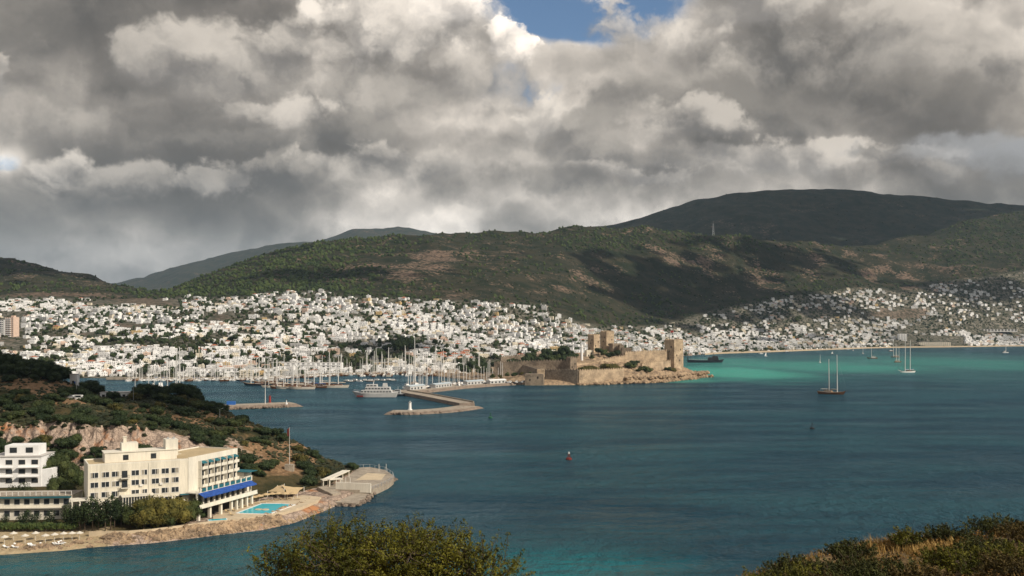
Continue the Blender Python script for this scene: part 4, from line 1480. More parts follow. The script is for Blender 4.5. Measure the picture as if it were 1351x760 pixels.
for i, (px, Y, k, s) in enumerate([(676, 1092, 2, 1.1), (688, 1100, 0, 1.1), (699, 1110, 2, 1.2), (711, 1098, 0, 1.2), (722, 1120, 2, 1.25), (733, 1128, 0, 1.3), (744, 1118, 2, 1.3), (751, 1130, 0, 1.1), (741, 1150, 3, 1.1), (757, 1112, 0, 0.9), (728, 1100, 1, 1.0),
                                   (790, 1160, 0, 1.0), (797, 1150, 1, 1.1), (806, 1148, 0, 1.1), (815, 1150, 2, 0.9), (838, 1160, 4, 1.0), (846, 1168, 1, 1.0), (856, 1170, 0, 1.0), (864, 1168, 3, 0.9), (866, 1160, 1, 0.8), (781, 1130, 1, 0.8),
                                   (612, 1140, 0, 1.2), (622, 1150, 2, 1.1), (632, 1120, 1, 1.0), (641, 1105, 0, 1.1), (650, 1062, 1, 0.6), (660, 1056, 4, 0.6), (669, 1060, 1, 0.55), (679, 1052, 0, 0.55), (688, 1058, 4, 0.55), (699, 1046, 1, 0.5), (668, 1100, 0, 1.1), (682, 1112, 0, 1.15), (694, 1104, 2, 1.0), (706, 1110, 0, 1.1), (717, 1106, 2, 1.0), (728, 1112, 0, 1.1), (737, 1108, 1, 1.1), (747, 1100, 0, 1.0)]):
    x = (px - 675.5) / FPX * Y
    o = TREE_KINDS[k][2].place((x, Y, float(rock.z(x, Y)) - 0.3), i * 1.3, s * (1.45 if px < 765 else 1.2))
    w = "along the castle's long outer wall" if px < 715 else "inside the castle's lower court" if px < 765 else "before the twin castle keeps" if px < 822 else "behind the castle's upper wall"
    w = "on the mole's landward green" if px < 645 else "at the foot of the castle's outer wall" if Y < 1070 else w
    reg(o, TREE_KINDS[k][0], TREE_KINDS[k][1], w, 'tree', 'trees in the castle grounds', (px, 470))

def boulders(path, half, n, seed, r0=0.7, r1=1.6, z=0.5):
    rs = np.random.RandomState(seed)
    P = np.array([(p[0], p[1]) for p in path])
    seg = np.linalg.norm(np.diff(P, axis=0), axis=1)
    cum = np.concatenate([[0], np.cumsum(seg)])
    t = rs.rand(n) * cum[-1]
    x, y = np.interp(t, cum, P[:, 0]), np.interp(t, cum, P[:, 1])
    i = np.clip(np.searchsorted(cum, t) - 1, 0, len(seg) - 1)
    d = (P[i + 1] - P[i]) / seg[i][:, None]
    off = rs.normal(0, half / 2, n)
    Q = np.stack([x - d[:, 1] * off, y + d[:, 0] * off, z + rs.normal(0, 0.3, n)], -1)
    return clumps(Q, rs.uniform(r0, r1, n), 0.75, seed, 1, 0.3)

CR = [(763, 1008), (790, 1018), (822, 1032), (850, 1046), (872, 1058), (890, 1088), (902, 1106), (920, 1140), (934, 1168)]
CR = [((q - 675.5) / FPX * y, y) for q, y in CR]
V, F = boulders(CR, 5, 520, 25, 0.8, 2.6, 0.6)
V2, F2 = boulders([(x, y + 12) for x, y in CR[2:]], 8, 260, 26, 1.0, 3.0, 5.0)
tag(link('shore_rubble', big_mesh('shore_rubble', np.concatenate([V, V2]), np.concatenate([F, F2 + len(V)]), [M_rock])), kind='stuff')

def make_bush(n, leafm, seed, n_leaf=260, leaf=0.28):
    return make_tree(n, round_lobes(4.0, 2.0, 0.0, 5, seed), 0.5, 0.12, n_leaf, leaf, leafm, seed)
B_olive = Maker(make_bush('bush', M_leaf_o, 21))
B_dark = Maker(make_bush('bush', M_leaf_d, 22))
B_mid = Maker(make_bush('bush', M_leaf_m, 23))
for i, (px, Y, b, s) in enumerate([(768, 1040, B_olive, 1.7), (776, 1044, B_olive, 2.0), (784, 1046, B_olive, 1.8), (798, 1056, B_olive, 1.9), (806, 1058, B_olive, 2.1), (814, 1066, B_olive, 1.6), (831, 1084, B_mid, 1.8), (836, 1090, B_dark, 1.6),
                                   (846, 1078, B_mid, 1.5), (852, 1074, B_mid, 1.8), (858, 1106, B_olive, 1.4), (864, 1112, B_mid, 1.3), (881, 1106, B_dark, 1.2), (887, 1110, B_olive, 1.3)]):
    x = (px - 675.5) / FPX * Y
    o = b.place((x, Y, float(rock.z(x, Y)) - 0.4), i * 2.1, s * 2.0)
    d = {id(B_olive): 'olive-brown bush', id(B_dark): 'dark green bush', id(B_mid): 'green bush'}[id(b)]
    reg(o, d, d + 'es', "on the slope below the castle's upper wall" if px > 825 else "between the castle's two walls", 'bush', 'bushes on the castle slope', (px, 480))

# ------------------------------------------------------------------ breakwaters
def bank(mb, path, top, base, z0, z1, mi_top=1):
    """A straight-sided mound along a path: sloping sides, flat top."""
    P = [Vector((p[0], p[1], 0)) for p in path]
    rows = []
    for i, p in enumerate(P):
        d = (P[min(i + 1, len(P) - 1)] - P[max(i - 1, 0)]).normalized()
        n = Vector((-d.y, d.x, 0))
        e = d * (base - top) * (1 if i == len(P) - 1 else -1 if i == 0 else 0)
        rows.append([p - n * base / 2 + e, p - n * top / 2, p + n * top / 2, p + n * base / 2 + e])
    vs = []
    for r in rows:
        for j, q in enumerate(r):
            vs.append((q.x, q.y, z0 if j in (0, 3) else z1))
    mb.cur = 0
    fs, ft = [], []
    for i in range(len(P) - 1):
        a, b = 4 * i, 4 * i + 4
        fs += [(a, b, b + 1, a + 1), (a + 2, b + 2, b + 3, a + 3)]
        ft.append((a + 1, b + 1, b + 2, a + 2))
    e = 4 * (len(P) - 1)
    fs += [(0, 1, 2, 3), (e + 3, e + 2, e + 1, e)]
    o = len(mb.v)
    mb.add(vs, fs)
    mb.f += [tuple(i + o for i in f) for f in ft]
    mb.mi += [mi_top] * len(ft)

bw = empty('breakwater', on(560, 540, 0))
BO = Vector(bw.location)
tag(bw, 'long stone harbour mole with a concrete elbow and rocky island tip', 'breakwater')
tip = [on(517, 545.5), on(545, 545.5), on(580, 543.5), on(602, 541), on(618, 538.5)]
arm = [on(616, 536.0), on(596, 532.0), on(560, 524.8), on(530, 519.6)]
mole = [on(527, 519.8), on(560, 516.5), on(600, 512), on(640, 509), on(690, 506.2), on(712, 505.6)]
mb = MB()
bank(mb, tip, 17, 25, -1.5, 1.7)
local_mesh(mb, BO).build('rock_tip', [M_rubble, M_conc], bw)
mb = MB()
bank(mb, arm, 12, 13, -1.5, 2.6)
for a, b in zip(arm, arm[1:]):
    d = (b - a)
    n = Vector((-d.y, d.x, 0)).normalized()
    mb.cur = 1
    c = (a + b) / 2 - n * 5.3
    mb.box((c.x, c.y, 3.1), (d.length + 0.4, 0.6, 1.2), math.atan2(d.y, d.x))
local_mesh(mb, BO).build('quay_arm', [M_rubble, M_conc], bw)
mb = MB()
bank(mb, mole, 23, 31, -1.5, 2.4)
local_mesh(mb, BO).build('mole', [M_rubble, M_conc], bw)
V, F = boulders([(p.x, p.y - 12) for p in mole], 3, 420, 5)
V2, F2 = boulders([(p.x, p.y - 7) for p in tip], 4, 260, 6)
F = np.concatenate([F, F2 + len(V)])
V = np.concatenate([V, V2]) - np.array(BO)
tag(link('rubble', big_mesh('rubble', V, F, [M_rubble]), bw), kind='stuff')

def light_tower(px, py, h, r, body, label):
    p = on(px, py, 2.0)
    t = empty('lighthouse', (p.x, p.y, 1.7))
    MB().lathe([(r * 1.6, 0), (r * 1.6, 0.6), (r, 0.6), (r * 0.85, h * 0.8), (r * 1.15, h * 0.8), (r * 1.15, h * 0.84)], 12).build('tower', body, t)
    l = MB().lathe([(r * 0.6, h * 0.84), (r * 0.6, h * 0.95)], 10).build('lantern', M_glass, t)
    MB().lathe([(r * 0.75, h * 0.95), (0.05, h)], 10).build('cap', body, l)
    tag(t, label, 'lighthouse')
light_tower(541, 540.5, 6.3, 1.0, M_wpaint, 'stubby white harbour light on the rocky breakwater tip')
light_tower(356, 531.5, 6.2, 0.9, M_redp, 'small red harbour light on the low western breakwater')

# sheds and parked vehicles along the mole
def shed(px, Y, L, w, h, rz, m_roof, label, z=2.4):
    x = (px - 675.5) / FPX * Y
    t = empty('shed', (x, Y, z), rz)
    MB().box((0, 0, h / 2), (L, w, h)).build('wall', M_grey, t)
    mb = MB()
    y = w / 2 + 0.4
    mb.add([(-L / 2 - .3, -y, h), (L / 2 + .3, -y, h), (L / 2 + .3, y, h), (-L / 2 - .3, y, h), (-L / 2 - .3, 0, h + 1.2), (L / 2 + .3, 0, h + 1.2)],
           [(0, 1, 5, 4), (2, 3, 4, 5), (1, 2, 5), (3, 0, 4), (3, 2, 1, 0)])
    mb.build('roof', m_roof, t)
    for i in range(int(L / 5)):
        MB().box((-L / 2 + 2.5 + i * 5, -w / 2 - 0.03, 1.3), (2.2, 0.1, 1.6)).build('window', M_glass, t)
    tag(t, label, 'shed', 'sheds on the harbour mole')
ang = lambda i: math.atan2(mole[i + 1].y - mole[i].y, mole[i + 1].x - mole[i].x)
shed(548, 903, 24, 6, 3.2, ang(0), M_blueroof, "long pale blue-roofed shed at the mole's elbow")
shed(582, 938, 30, 6, 3.0, ang(1), M_blueroof, 'longest pale blue-roofed shed midway along the mole')
shed(625, 984, 26, 6, 3.0, ang(2), M_blueroof, 'pale blue-roofed shed nearer the castle on the mole')
shed(655, 1000, 22, 6, 3.0, ang(3), M_white, 'white-roofed shed on the mole beside the castle')

def make_car(name, body, L=4.4, H=1.5, van=False):
    t = empty(name)
    mb = MB()
    prof = [(-L / 2, 0.35), (-L / 2, 0.85), (-L * 0.42, 0.95), (-L * (0.40 if van else 0.30), H), (L * (0.28 if van else 0.16), H), (L * 0.33, 0.95), (L / 2 - 0.05, 0.85), (L / 2, 0.35)]
    vs = [(x, -0.86 if z < 1 else -0.72, z) for x, z in prof] + [(x, 0.86 if z < 1 else 0.72, z) for x, z in prof]
    n = len(prof)
    mb.add(vs, [tuple(range(n)), tuple(range(n, 2 * n))[::-1]] + [(i, n + i, n + (i + 1) % n, (i + 1) % n) for i in range(n)])
    mb.build('body', body, t)
    for s in (-1, 1):
        MB().box((-0.1 * L * 0.5, s * 0.81, (H + 0.95) / 2), (L * 0.45, 0.06, (H - 0.95) * 0.7)).build('window', M_glass, t)
    for sx in (-0.31, 0.31):
        for s in (-1, 1):
            MB().tube([(sx * L, s * 0.72, 0.33), (sx * L, s * 0.9, 0.33)], 0.33, 12).build('wheel', M_black, t)
    return t
CARW = Maker(make_car('van', M_wpaint, 5.2, 2.1, True))
CARS = Maker(make_car('car', M_steel))
CARB = Maker(make_car('car', M_navy))
for i, (px, Y, k) in enumerate([(668, 1004, 1), (673, 1006, 0), (677, 1003, 2), (682, 1008, 0), (687, 1006, 1), (691, 1012, 0), (640, 988, 2), (612, 962, 1), (604, 955, 0), (566, 916, 2), (696, 1010, 1), (664, 1012, 0)]):
    x = (px - 675.5) / FPX * Y
    o = (CARW, CARS, CARB)[k].place((x, Y, 2.41), ang(2) + (0.2 if i % 2 else 1.5))
    reg(o, ('white van', 'silver car', 'dark car')[k], ('white vans', 'silver cars', 'dark cars')[k], 'parked by the castle end of the mole' if px > 650 else 'parked along the harbour mole', 'van' if k == 0 else 'car', 'vehicles parked on the mole', (px, 506))

wb = empty('breakwater', on(345, 538, 0))
WO = Vector(wb.location)
tag(wb, 'low western breakwater carrying a small red light', 'breakwater')
wp = [on(262, 541), on(310, 538.5), on(350, 537), on(386, 535.5)]
mb = MB()
bank(mb, wp, 17, 25, -1.5, 2.4)
local_mesh(mb, WO).build('mole', [M_rubble, M_conc], wb)
V, F = boulders([(p.x, p.y - 11) for p in wp], 3, 240, 15)
tag(link('rubble', big_mesh('rubble', V - np.array(WO), F, [M_rubble]), wb), kind='stuff')
p = on(350, 533, 2.4)
mb = MB().tube([(0, 0, 0), (0, 0, 17)], [0.28, 0.16], 6)
mb.box((0.6, 0, 17), (1.6, 0.3, 0.2))
tag(mb.build('lamp_post', M_alu, None, loc=(p.x, p.y, 2.3)), 'thin tall lamp post on the low western breakwater', 'lamp post')
p = on(378, 533.5, 2.4)
t = empty('harbour_beacon', (p.x, p.y, 2.4))
MB().lathe([(0.9, 0), (0.7, 1.2), (0.35, 1.3), (0.25, 3.2)], 8).build('post', M_wpaint, t)
MB().blob((0, 0, 3.5), (0.5, 0.5, 0.5), 1, 0).build('lantern', M_glass, t)
tag(t, "short white beacon near the western breakwater's tip", 'beacon')
p = on(305, 534, 2.4)
t = empty('storage_container', (p.x, p.y, 2.4), 0.05)
MB().box((0, 0, 1.3), (6, 2.5, 2.6)).build('body', M_bluep, t)
for i in (-1, 1):
    MB().box((3.03, i * 0.6, 1.3), (0.06, 1.1, 2.3)).build('door', M_bluep, t)
tag(t, "blue metal container on the western breakwater", 'container')

# ------------------------------------------------------------------ boats
def hull_mb(L, B, D, sheer=0.5, rake=0.12, stern=0.75, n=13):
    """A lofted hull with a deck, bow at +X, waterline at z = 0; slot 0 topsides, slot 1 deck."""
    mb = MB()
    rows = []
    for i in range(n):
        t = i / (n - 1)
        w = B / 2 * min(1.0, stern + (1 - stern) * math.sin(min(t, 0.5) * math.pi)) * (1 - max(0, (t - 0.5) / 0.5) ** 2.2)
        w = max(w, 0.03)
        top = D + sheer * D * (2 * t - 1) ** 2 * (1.0 if t > 0.5 else 0.55)
        x = -L / 2 + L * t
        fw = rake * L * max(0, (t - 0.6) / 0.4) ** 1.5
        aw = -0.05 * L * max(0, (0.25 - t) / 0.25)
        rows.append([(x - fw * 0.9 - aw * 0.6, 0.5 * w, -0.7), (x - fw * 0.6 - aw * 0.4, 0.86 * w, 0.05), (x + aw * 0.3, w, top), ])
    vs = []
    for r in rows:
        vs += [(x, -y, z) for x, y, z in r] + [(x, y, z) for x, y, z in r[::-1]]
    k = 6
    fs, fd = [], []
    for i in range(n - 1):
        a, b = i * k, (i + 1) * k
        for j in (0, 1, 3, 4):
            fs.append((a + j, b + j, b + j + 1, a + j + 1))
        fd.append((a + 2, b + 2, b + 3, a + 3))
    fs += [tuple(range(k))[::-1], tuple(range((n - 1) * k, n * k))]
    mb.add(vs, fs)
    mb.f += fd
    mb.mi += [1] * len(fd)
    # bulwark
    return mb

def make_sailer(name, L, hullm, masts, deckm=None, cabinm=None, cover=None, mr=0.2, sprit=True, awning=False, spread=True):
    t = empty(name)
    B = L * (0.27 if L > 15 else 0.31)
    D = 0.075 * L if L > 15 else 0.085 * L
    h = hull_mb(L, B, D).build('hull', [hullm, deckm or M_teak], t)
    MB().box((-L * 0.18, 0, D * 1.05), (L * 0.30, B * 0.86, 0.22)).build('trim', M_wpaint if hullm is not M_wpaint else M_wood, h)
    cb = MB().box((-L * 0.14, 0, D + 0.62), (L * 0.30, B * 0.55, 1.25), 0, 0.9)
    c = cb.build('cabin', cabinm or M_wpaint, t)
    for s in (-1, 1):
        MB().box((-L * 0.14, s * B * 0.266, D + 0.72), (L * 0.24, 0.08, 0.42)).build('window', M_glass, c)
    for i, (x, H) in enumerate(masts):
        mb = MB().tube([(x * L, 0, D * 0.6), (x * L - 0.01 * H, 0, D + H)], [mr, mr * 0.6], 6)
        if spread:
            for q in (0.42, 0.70):
                mb.box((x * L - 0.005 * H, 0, D + H * q), (0.14, H * 0.10 * (1.2 - q), 0.14))
        m = mb.build('mast', M_alu, t)
        bl = L * (0.26 if len(masts) > 1 else 0.36)
        MB().tube([(x * L, 0, D + 2.2), (x * L - bl, 0, D + 2.3)], [mr * 0.55] * 2, 6).build('boom', M_alu if hullm is M_wpaint else M_wood, m)
        MB().tube([(x * L - 0.2, 0, D + 2.55), (x * L - bl * 0.5, 0, D + 2.7), (x * L - bl, 0, D + 2.5)], [0.28, 0.34, 0.14], 6).build('furled_sail', cover or M_canvas, m)
        st = MB()
        for s in (-1, 1):
            st.tube([(x * L, s * B * 0.45, D), (x * L - 0.01 * H, 0, D + H * 0.97)], 0.035, 3)
        if i == len(masts) - 1:
            st.tube([(L * 0.56, 0, D * 1.5), (x * L, 0, D + H * 0.95)], 0.035, 3)
        st.build('rigging', M_steel, m)
    if sprit:
        MB().tube([(L * 0.42, 0, D * 1.45), (L * 0.62, 0, D * 2.0)], [0.2, 0.1], 6).build('bowsprit', M_wood if hullm is not M_wpaint else M_wpaint, t)
    if awning:
        mb = MB().box((-L * 0.27, 0, D + 2.6), (L * 0.24, B * 0.8, 0.12))
        for sx in (-0.38, -0.16):
            for s in (-1, 1):
                mb.tube([(L * sx, s * B * 0.36, D), (L * sx, s * B * 0.36, D + 2.6)], 0.06, 4)
        mb.build('awning', cover or M_canvas, t)
    return t

def make_motor(name, L, hullm, decks=1, cabinm=None, mast=True):
    t = empty(name)
    B, D = L * 0.28, 0.09 * L
    hull_mb(L, B, D, 0.35, 0.16).build('hull', [hullm, M_wpaint], t)
    for i in range(decks):
        l = L * (0.46 - 0.14 * i)
        h = 0.075 * L + 0.7
        z = D + h * i
        mb = MB().box((-L * 0.06 - L * 0.05 * i, 0, z + h / 2), (l, B * (0.78 - 0.1 * i), h), 0, 0.92)
        c = mb.build('cabin', cabinm or M_wpaint, t)
        for s in (-1, 1):
            MB().box((-L * 0.06 - L * 0.05 * i, s * B * (0.38 - 0.05 * i), z + h * 0.58), (l * 0.8, 0.1, h * 0.34)).build('window', M_glass, c)
        MB().box((-L * 0.06 - L * 0.05 * i + l * 0.48, 0, z + h * 0.58), (0.12, B * 0.5, h * 0.34)).build('windscreen', M_glass, c)
    if mast:
        z = D + (0.075 * L + 0.7) * decks
        MB().tube([(-L * 0.12, 0, z), (-L * 0.14, 0, z + 0.16 * L)], [0.12, 0.06], 5).build('antenna_mast', M_wpaint, t)
    mb = MB()
    for s in (-1, 1):
        mb.tube([(0, s * B * 0.46, D + 0.75), (L * 0.3, s * B * 0.36, D + 0.9), (L * 0.46, s * 0.1, D * 1.3 + 0.8)], 0.05, 4)
    mb.build('railing', M_steel, t)
    return t

# anchored in the bay
def water_xy(px, py):
    p = on(px, py)
    return (p.x, p.y, 0.0)
def solo(o, loc, rz, label, cat, group=None, scale=None):
    o.location = loc
    o.rotation_euler.z = rz
    if scale:
        o.scale = (scale,) * 3
    tag(o, label, cat, group)
    return o
AN = 'boats anchored in the bay'
solo(make_sailer('gulet', 24, M_wood, [(-0.10, 29), (0.20, 33)], cabinm=M_teak, mr=0.34, awning=True), water_xy(1097.5, 520), R(-36), 'large brown two-masted gulet anchored alone in the open bay', 'gulet', AN)
solo(make_sailer('ketch', 22, M_wpaint, [(-0.22, 40), (0.12, 42)], cabinm=M_wood, mr=0.42, cover=M_bcanvas), water_xy(1196.5, 491.5), R(195), 'white two-masted ketch with very tall masts off the beach', 'ketch', AN)
solo(make_sailer('gulet', 13, M_wood, [(-0.15, 22), (0.18, 24)], cabinm=M_teak, mr=0.32), water_xy(1184.5, 478), R(10), 'small dark two-masted gulet between the white ketch and brown gulet', 'gulet', AN)
solo(make_sailer('gulet', 17, M_wood, [(-0.1, 26), (0.2, 30)], cabinm=M_teak, mr=0.36, awning=True), water_xy(1181, 471.5), R(190), 'brown gulet anchored just beyond the small dark gulet', 'gulet', AN)
solo(make_sailer('gulet', 19, M_wood, [(0.05, 22)], cabinm=M_wpaint, mr=0.32, awning=True), water_xy(1150.5, 473), R(178), 'brown single-masted gulet with white deckhouse and awning', 'gulet', AN)
solo(make_sailer('sloop', 14, M_wpaint, [(0.05, 19)], cover=M_bcanvas, mr=0.3, sprit=False), water_xy(1138.5, 467), R(70), 'white sloop with blue sail cover beside the single-masted gulet', 'sailboat', AN)
solo(make_sailer('sloop', 9, M_wpaint, [(0.05, 13)], mr=0.26, sprit=False), water_xy(1125.5, 462.8), R(80), 'tiny white sloop close under the beach palms', 'sailboat', AN)
solo(make_sailer('sloop', 8.5, M_wpaint, [(0.05, 12.5)], mr=0.28, sprit=False), water_xy(1082, 478.5), R(60), 'lone small white sloop beyond the big brown gulet', 'sailboat', AN)
solo(make_motor('motorboat', 14, M_navy, 2), water_xy(1098, 467.5), R(75), "dark two-decked motorboat behind the big gulet's masts", 'motorboat', AN)
solo(make_motor('motorboat', 11, M_wpaint, 1), water_xy(1003.5, 467), R(185), 'small white motorboat near the western beach end', 'motorboat', AN)
solo(make_motor('motorboat', 14, M_navy, 1), water_xy(1038.5, 464.8), R(10), 'dark low motorboat close to the palm beach', 'motorboat', AN)
solo(make_motor('motorboat', 13, M_wood, 1), water_xy(1176, 463.5), R(5), 'red-brown motorboat close inshore beyond the brown gulets', 'motorboat', AN)
solo(make_motor('motorboat', 9, M_wpaint, 1), water_xy(1118, 461.5), R(170), 'little white motorboat close inshore beside the tiny sloop', 'motorboat', AN)
solo(make_sailer('sloop', 16, M_wpaint, [(0.02, 36)], mr=0.42, cover=M_canvas, sprit=False), water_xy(1327, 465.5), R(15), 'white tall-masted sloop alone at the eastern end of the bay', 'sailboat', AN)
# a dinghy under sail
p = water_xy(1010.5, 470.0)
t = empty('sailing_dinghy', p, R(20))
hull_mb(7, 2.2, 0.6).build('hull', [M_wpaint, M_teak], t)
MB().tube([(0.8, 0, 0.3), (0.7, 0, 9.2)], [0.12, 0.07], 5).build('mast', M_alu, t)
MB().prism([(0.7, 0), (-2.9, -0.5), (-1.2, 0.25)], [1.2, 1.2, 1.2], [9.0, 1.5, 5.0]).build('sail', M_wpaint, t)
tag(t, 'small dinghy under a white triangular sail off the beach', 'dinghy', AN)

# the dark ship beside the castle
def make_ship():
    t = empty('ship')
    L = 60
    hull_mb(L, 11, 3.6, 0.55, 0.10, 0.85).build('hull', [M_navy, M_black], t)
    w = MB().box((12, 0, 6.2), (17, 9, 4.6), 0, 0.94)
    w.box((15, 0, 9.4), (9, 7.5, 2.4), 0, 0.9)
    d = w.build('deckhouse', M_black, t)
    for s in (-1, 1):
        for i in range(5):
            MB().box((6.5 + i * 2.8, s * 4.46, 6.4), (1.3, 0.12, 1.0)).build('window', M_glass, d)
    MB().box((19.4, 0, 9.6), (0.12, 5.6, 0.9)).build('windscreen', M_glass, d)
    MB().tube([(13, 0, 10), (13, 0, 15.5)], [0.5, 0.25], 6).build('mast', M_black, t)
    MB().box((-29, 0, 7.2), (1.2, 5, 4.2)).build('stern_arch', M_black, t)
    MB().tube([(-24, 0, 4), (-24, 0, 12.5)], [0.3, 0.2], 6).build('mast', M_black, t)
    mb = MB()
    for s in (-1, 1):
        mb.tube([(-26, s * 4.6, 5.4), (0, s * 5.1, 5.0), (3, s * 5.0, 5.0)], 0.16, 4)
        for i in range(9):
            mb.tube([(-26 + 3.2 * i, s * 4.8, 3.4), (-26 + 3.2 * i, s * 4.8, 5.3)], 0.12, 4)
    mb.build('railing', M_steel, t)
    return t
solo(make_ship(), water_xy(931, 478.3), R(-4), 'long black ship with low deckhouse moored past the castle tower', 'ship')

# the white ferry at the mole
def make_ferry():
    t = empty('ferry')
    L = 38
    h = hull_mb(L, 10, 3.4, 0.5, 0.16, 0.9).build('hull', [M_grey, M_wpaint], t)
    for s in (-1, 1):
        mb = MB().box((11.5, s * 4.25, 1.0), (5.5, 0.4, 1.1), -s * R(19))
        mb.build('red_stripe', M_redp, h)
    for i, (x, l, w, z, hh) in enumerate(((-2, 26, 9.0, 4.6, 2.6), (-3, 21, 8.2, 7.2, 2.5), (2, 9, 6.6, 9.6, 2.2))):
        d = MB().box((x, 0, z), (l, w, hh), 0, 0.97).build('deckhouse', M_grey, t)
        for s in (-1, 1):
            n = int(l / 2.6)
            for k in range(n):
                MB().box((x - l / 2 + (k + 0.5) * l / n, s * w * 0.494, z + 0.1), (l / n * 0.66, 0.12, hh * 0.42)).build('window', M_glass, d)
        MB().box((x + l / 2 - 0.05, 0, z + 0.2), (0.12, w * 0.8, hh * 0.42)).build('windscreen', M_glass, d)
    MB().box((-9, 0, 10.2), (4, 3, 3.0), 0, 0.8).build('funnel', M_grey, t)
    MB().tube([(1, 0, 10.6), (0, 0, 15.5)], [0.35, 0.12], 6).build('mast', M_wpaint, t)
    mb = MB()
    for s in (-1, 1):
        mb.tube([(-17, s * 4.6, 4.6), (0, s * 4.9, 4.7), (12, s * 3.6, 5.3), (17.5, s * 0.6, 6.1)], 0.09, 4)
    mb.build('railing', M_steel, t)
    return t
solo(make_ferry(), water_xy(494, 523.8), R(180), 'white car ferry with red bow stripe berthed at the mole elbow', 'ferry')
solo(make_motor('patrol_boat', 16, M_navy, 2, M_steel), water_xy(522, 522.0), R(175), 'dark patrol boat moored right behind the white ferry', 'patrol boat')

# navigation buoys
def buoy(px, py, m, h, label):
    t = empty('buoy', water_xy(px, py))
    f = MB().lathe([(0.9, -0.6), (1.35, 0.0), (1.35, 0.7), (0.7, 1.0)], 12).build('float', m, t)
    mb = MB()
    for k in range(4):
        a = k * math.pi / 2 + 0.4
        mb.tube([(0.75 * math.cos(a), 0.75 * math.sin(a), 0.9), (0.28 * math.cos(a), 0.28 * math.sin(a), h)], 0.09, 5)
    mb.build('tower', m, t)
    MB().lathe([(0.4, h), (0.4, h + 0.12), (0.26, h + 0.15), (0.26, h + 0.7), (0.05, h + 0.85)], 10).build('lantern', M_wpaint if h == 2.7 and m is not M_greenp else m, t)
    tag(t, label, 'buoy')
buoy(750.5, 606.5, mat('dark_red_paint', (0.16, 0.025, 0.02), 0.6, 0.2, 1.0), 2.7, 'red lattice buoy with pale top in the middle of the bay')
buoy(647, 551.5, M_greenp, 2.7, 'dark green buoy off the breakwater tip')
buoy(1071.5, 566, M_black, 3.0, 'dark buoy below the big brown gulet')

# moored fleets
MK = {
    'sloop': ('white sloop', 'white sloops', Maker(make_sailer('sloop', 12, M_wpaint, [(0.06, 17)], mr=0.3, sprit=False))),
    'bsloop': ('white sloop with blue sail cover', 'white sloops with blue sail covers', Maker(make_sailer('sloop', 13, M_wpaint, [(0.06, 19)], cover=M_bcanvas, mr=0.3, sprit=False))),
    'dsloop': ('dark-hulled sloop', 'dark-hulled sloops', Maker(make_sailer('sloop', 13, M_navy, [(0.06, 19)], mr=0.3, sprit=False))),
    'gulet': ('brown two-masted gulet', 'brown two-masted gulets', Maker(make_sailer('gulet', 22, M_wood, [(-0.14, 22), (0.18, 25)], cabinm=M_teak, mr=0.36, awning=True))),
    'wgulet': ('pale two-masted gulet', 'pale two-masted gulets', Maker(make_sailer('gulet', 24, M_canvas, [(-0.14, 25), (0.18, 28)], cabinm=M_wood, mr=0.38))),
    'dgulet': ('dark-hulled two-masted schooner', 'dark-hulled two-masted schooners', Maker(make_sailer('schooner', 26, M_navy, [(-0.14, 28), (0.18, 30)], cabinm=M_wood, mr=0.38))),
    'gul1': ('brown single-masted gulet', 'brown single-masted gulets', Maker(make_sailer('gulet', 18, M_wood, [(0.1, 22)], cabinm=M_wpaint, mr=0.34, awning=True))),
    'bgulet': ('brown gulet with blue awning', 'brown gulets with blue awnings', Maker(make_sailer('gulet', 20, M_wood, [(-0.14, 20), (0.18, 23)], cabinm=M_wood, cover=M_bcanvas, mr=0.36, awning=True))),
    'yacht': ('white motor yacht', 'white motor yachts', Maker(make_motor('motor_yacht', 17, M_wpaint, 2))),
    'mboat': ('small white motorboat', 'small white motorboats', Maker(make_motor('motorboat', 9, M_wpaint, 1, mast=False))),
    'dboat': ('small dark motorboat', 'small dark motorboats', Maker(make_motor('motorboat', 10, M_navy, 1, mast=False))),
    'wboat': ('small wooden motorboat', 'small wooden motorboats', Maker(make_motor('motorboat', 11, M_wood, 1, mast=False))),
}
def boat_place(px, py):
    if py > 508 and px < 260:
        return 'just over the headland shrubs'
    for x, s in ((200, 'at the western end of the marina'), (235, 'behind the headland treetop in the marina'), (270, 'by the tall western marina mast'), (322, 'along the inner harbour quay'), (352, 'in the dark schooner row'), (410, 'in the big gulet cluster'),
                 (455, 'next to the two white-masted gulets'), (520, 'in front of the waterfront park'), (560, 'by the tallest mast behind the ferry'), (600, "along the mole's inner side"), (640, 'before the orange-red roof row')):
        if px < x:
            return s
    return 'close to the castle end of the mole'
rs = np.random.RandomState(31)
def moor(kind, px, py, rz, s=1.0):
    o = MK[kind][2].place(water_xy(px, py), rz, s)
    reg(o, MK[kind][0], MK[kind][1], boat_place(px, py), 'motorboat' if kind in ('mboat', 'dboat', 'wboat', 'yacht') else 'sailboat' if 'sloop' in kind else 'gulet', 'boats moored in the harbour', (px, py))
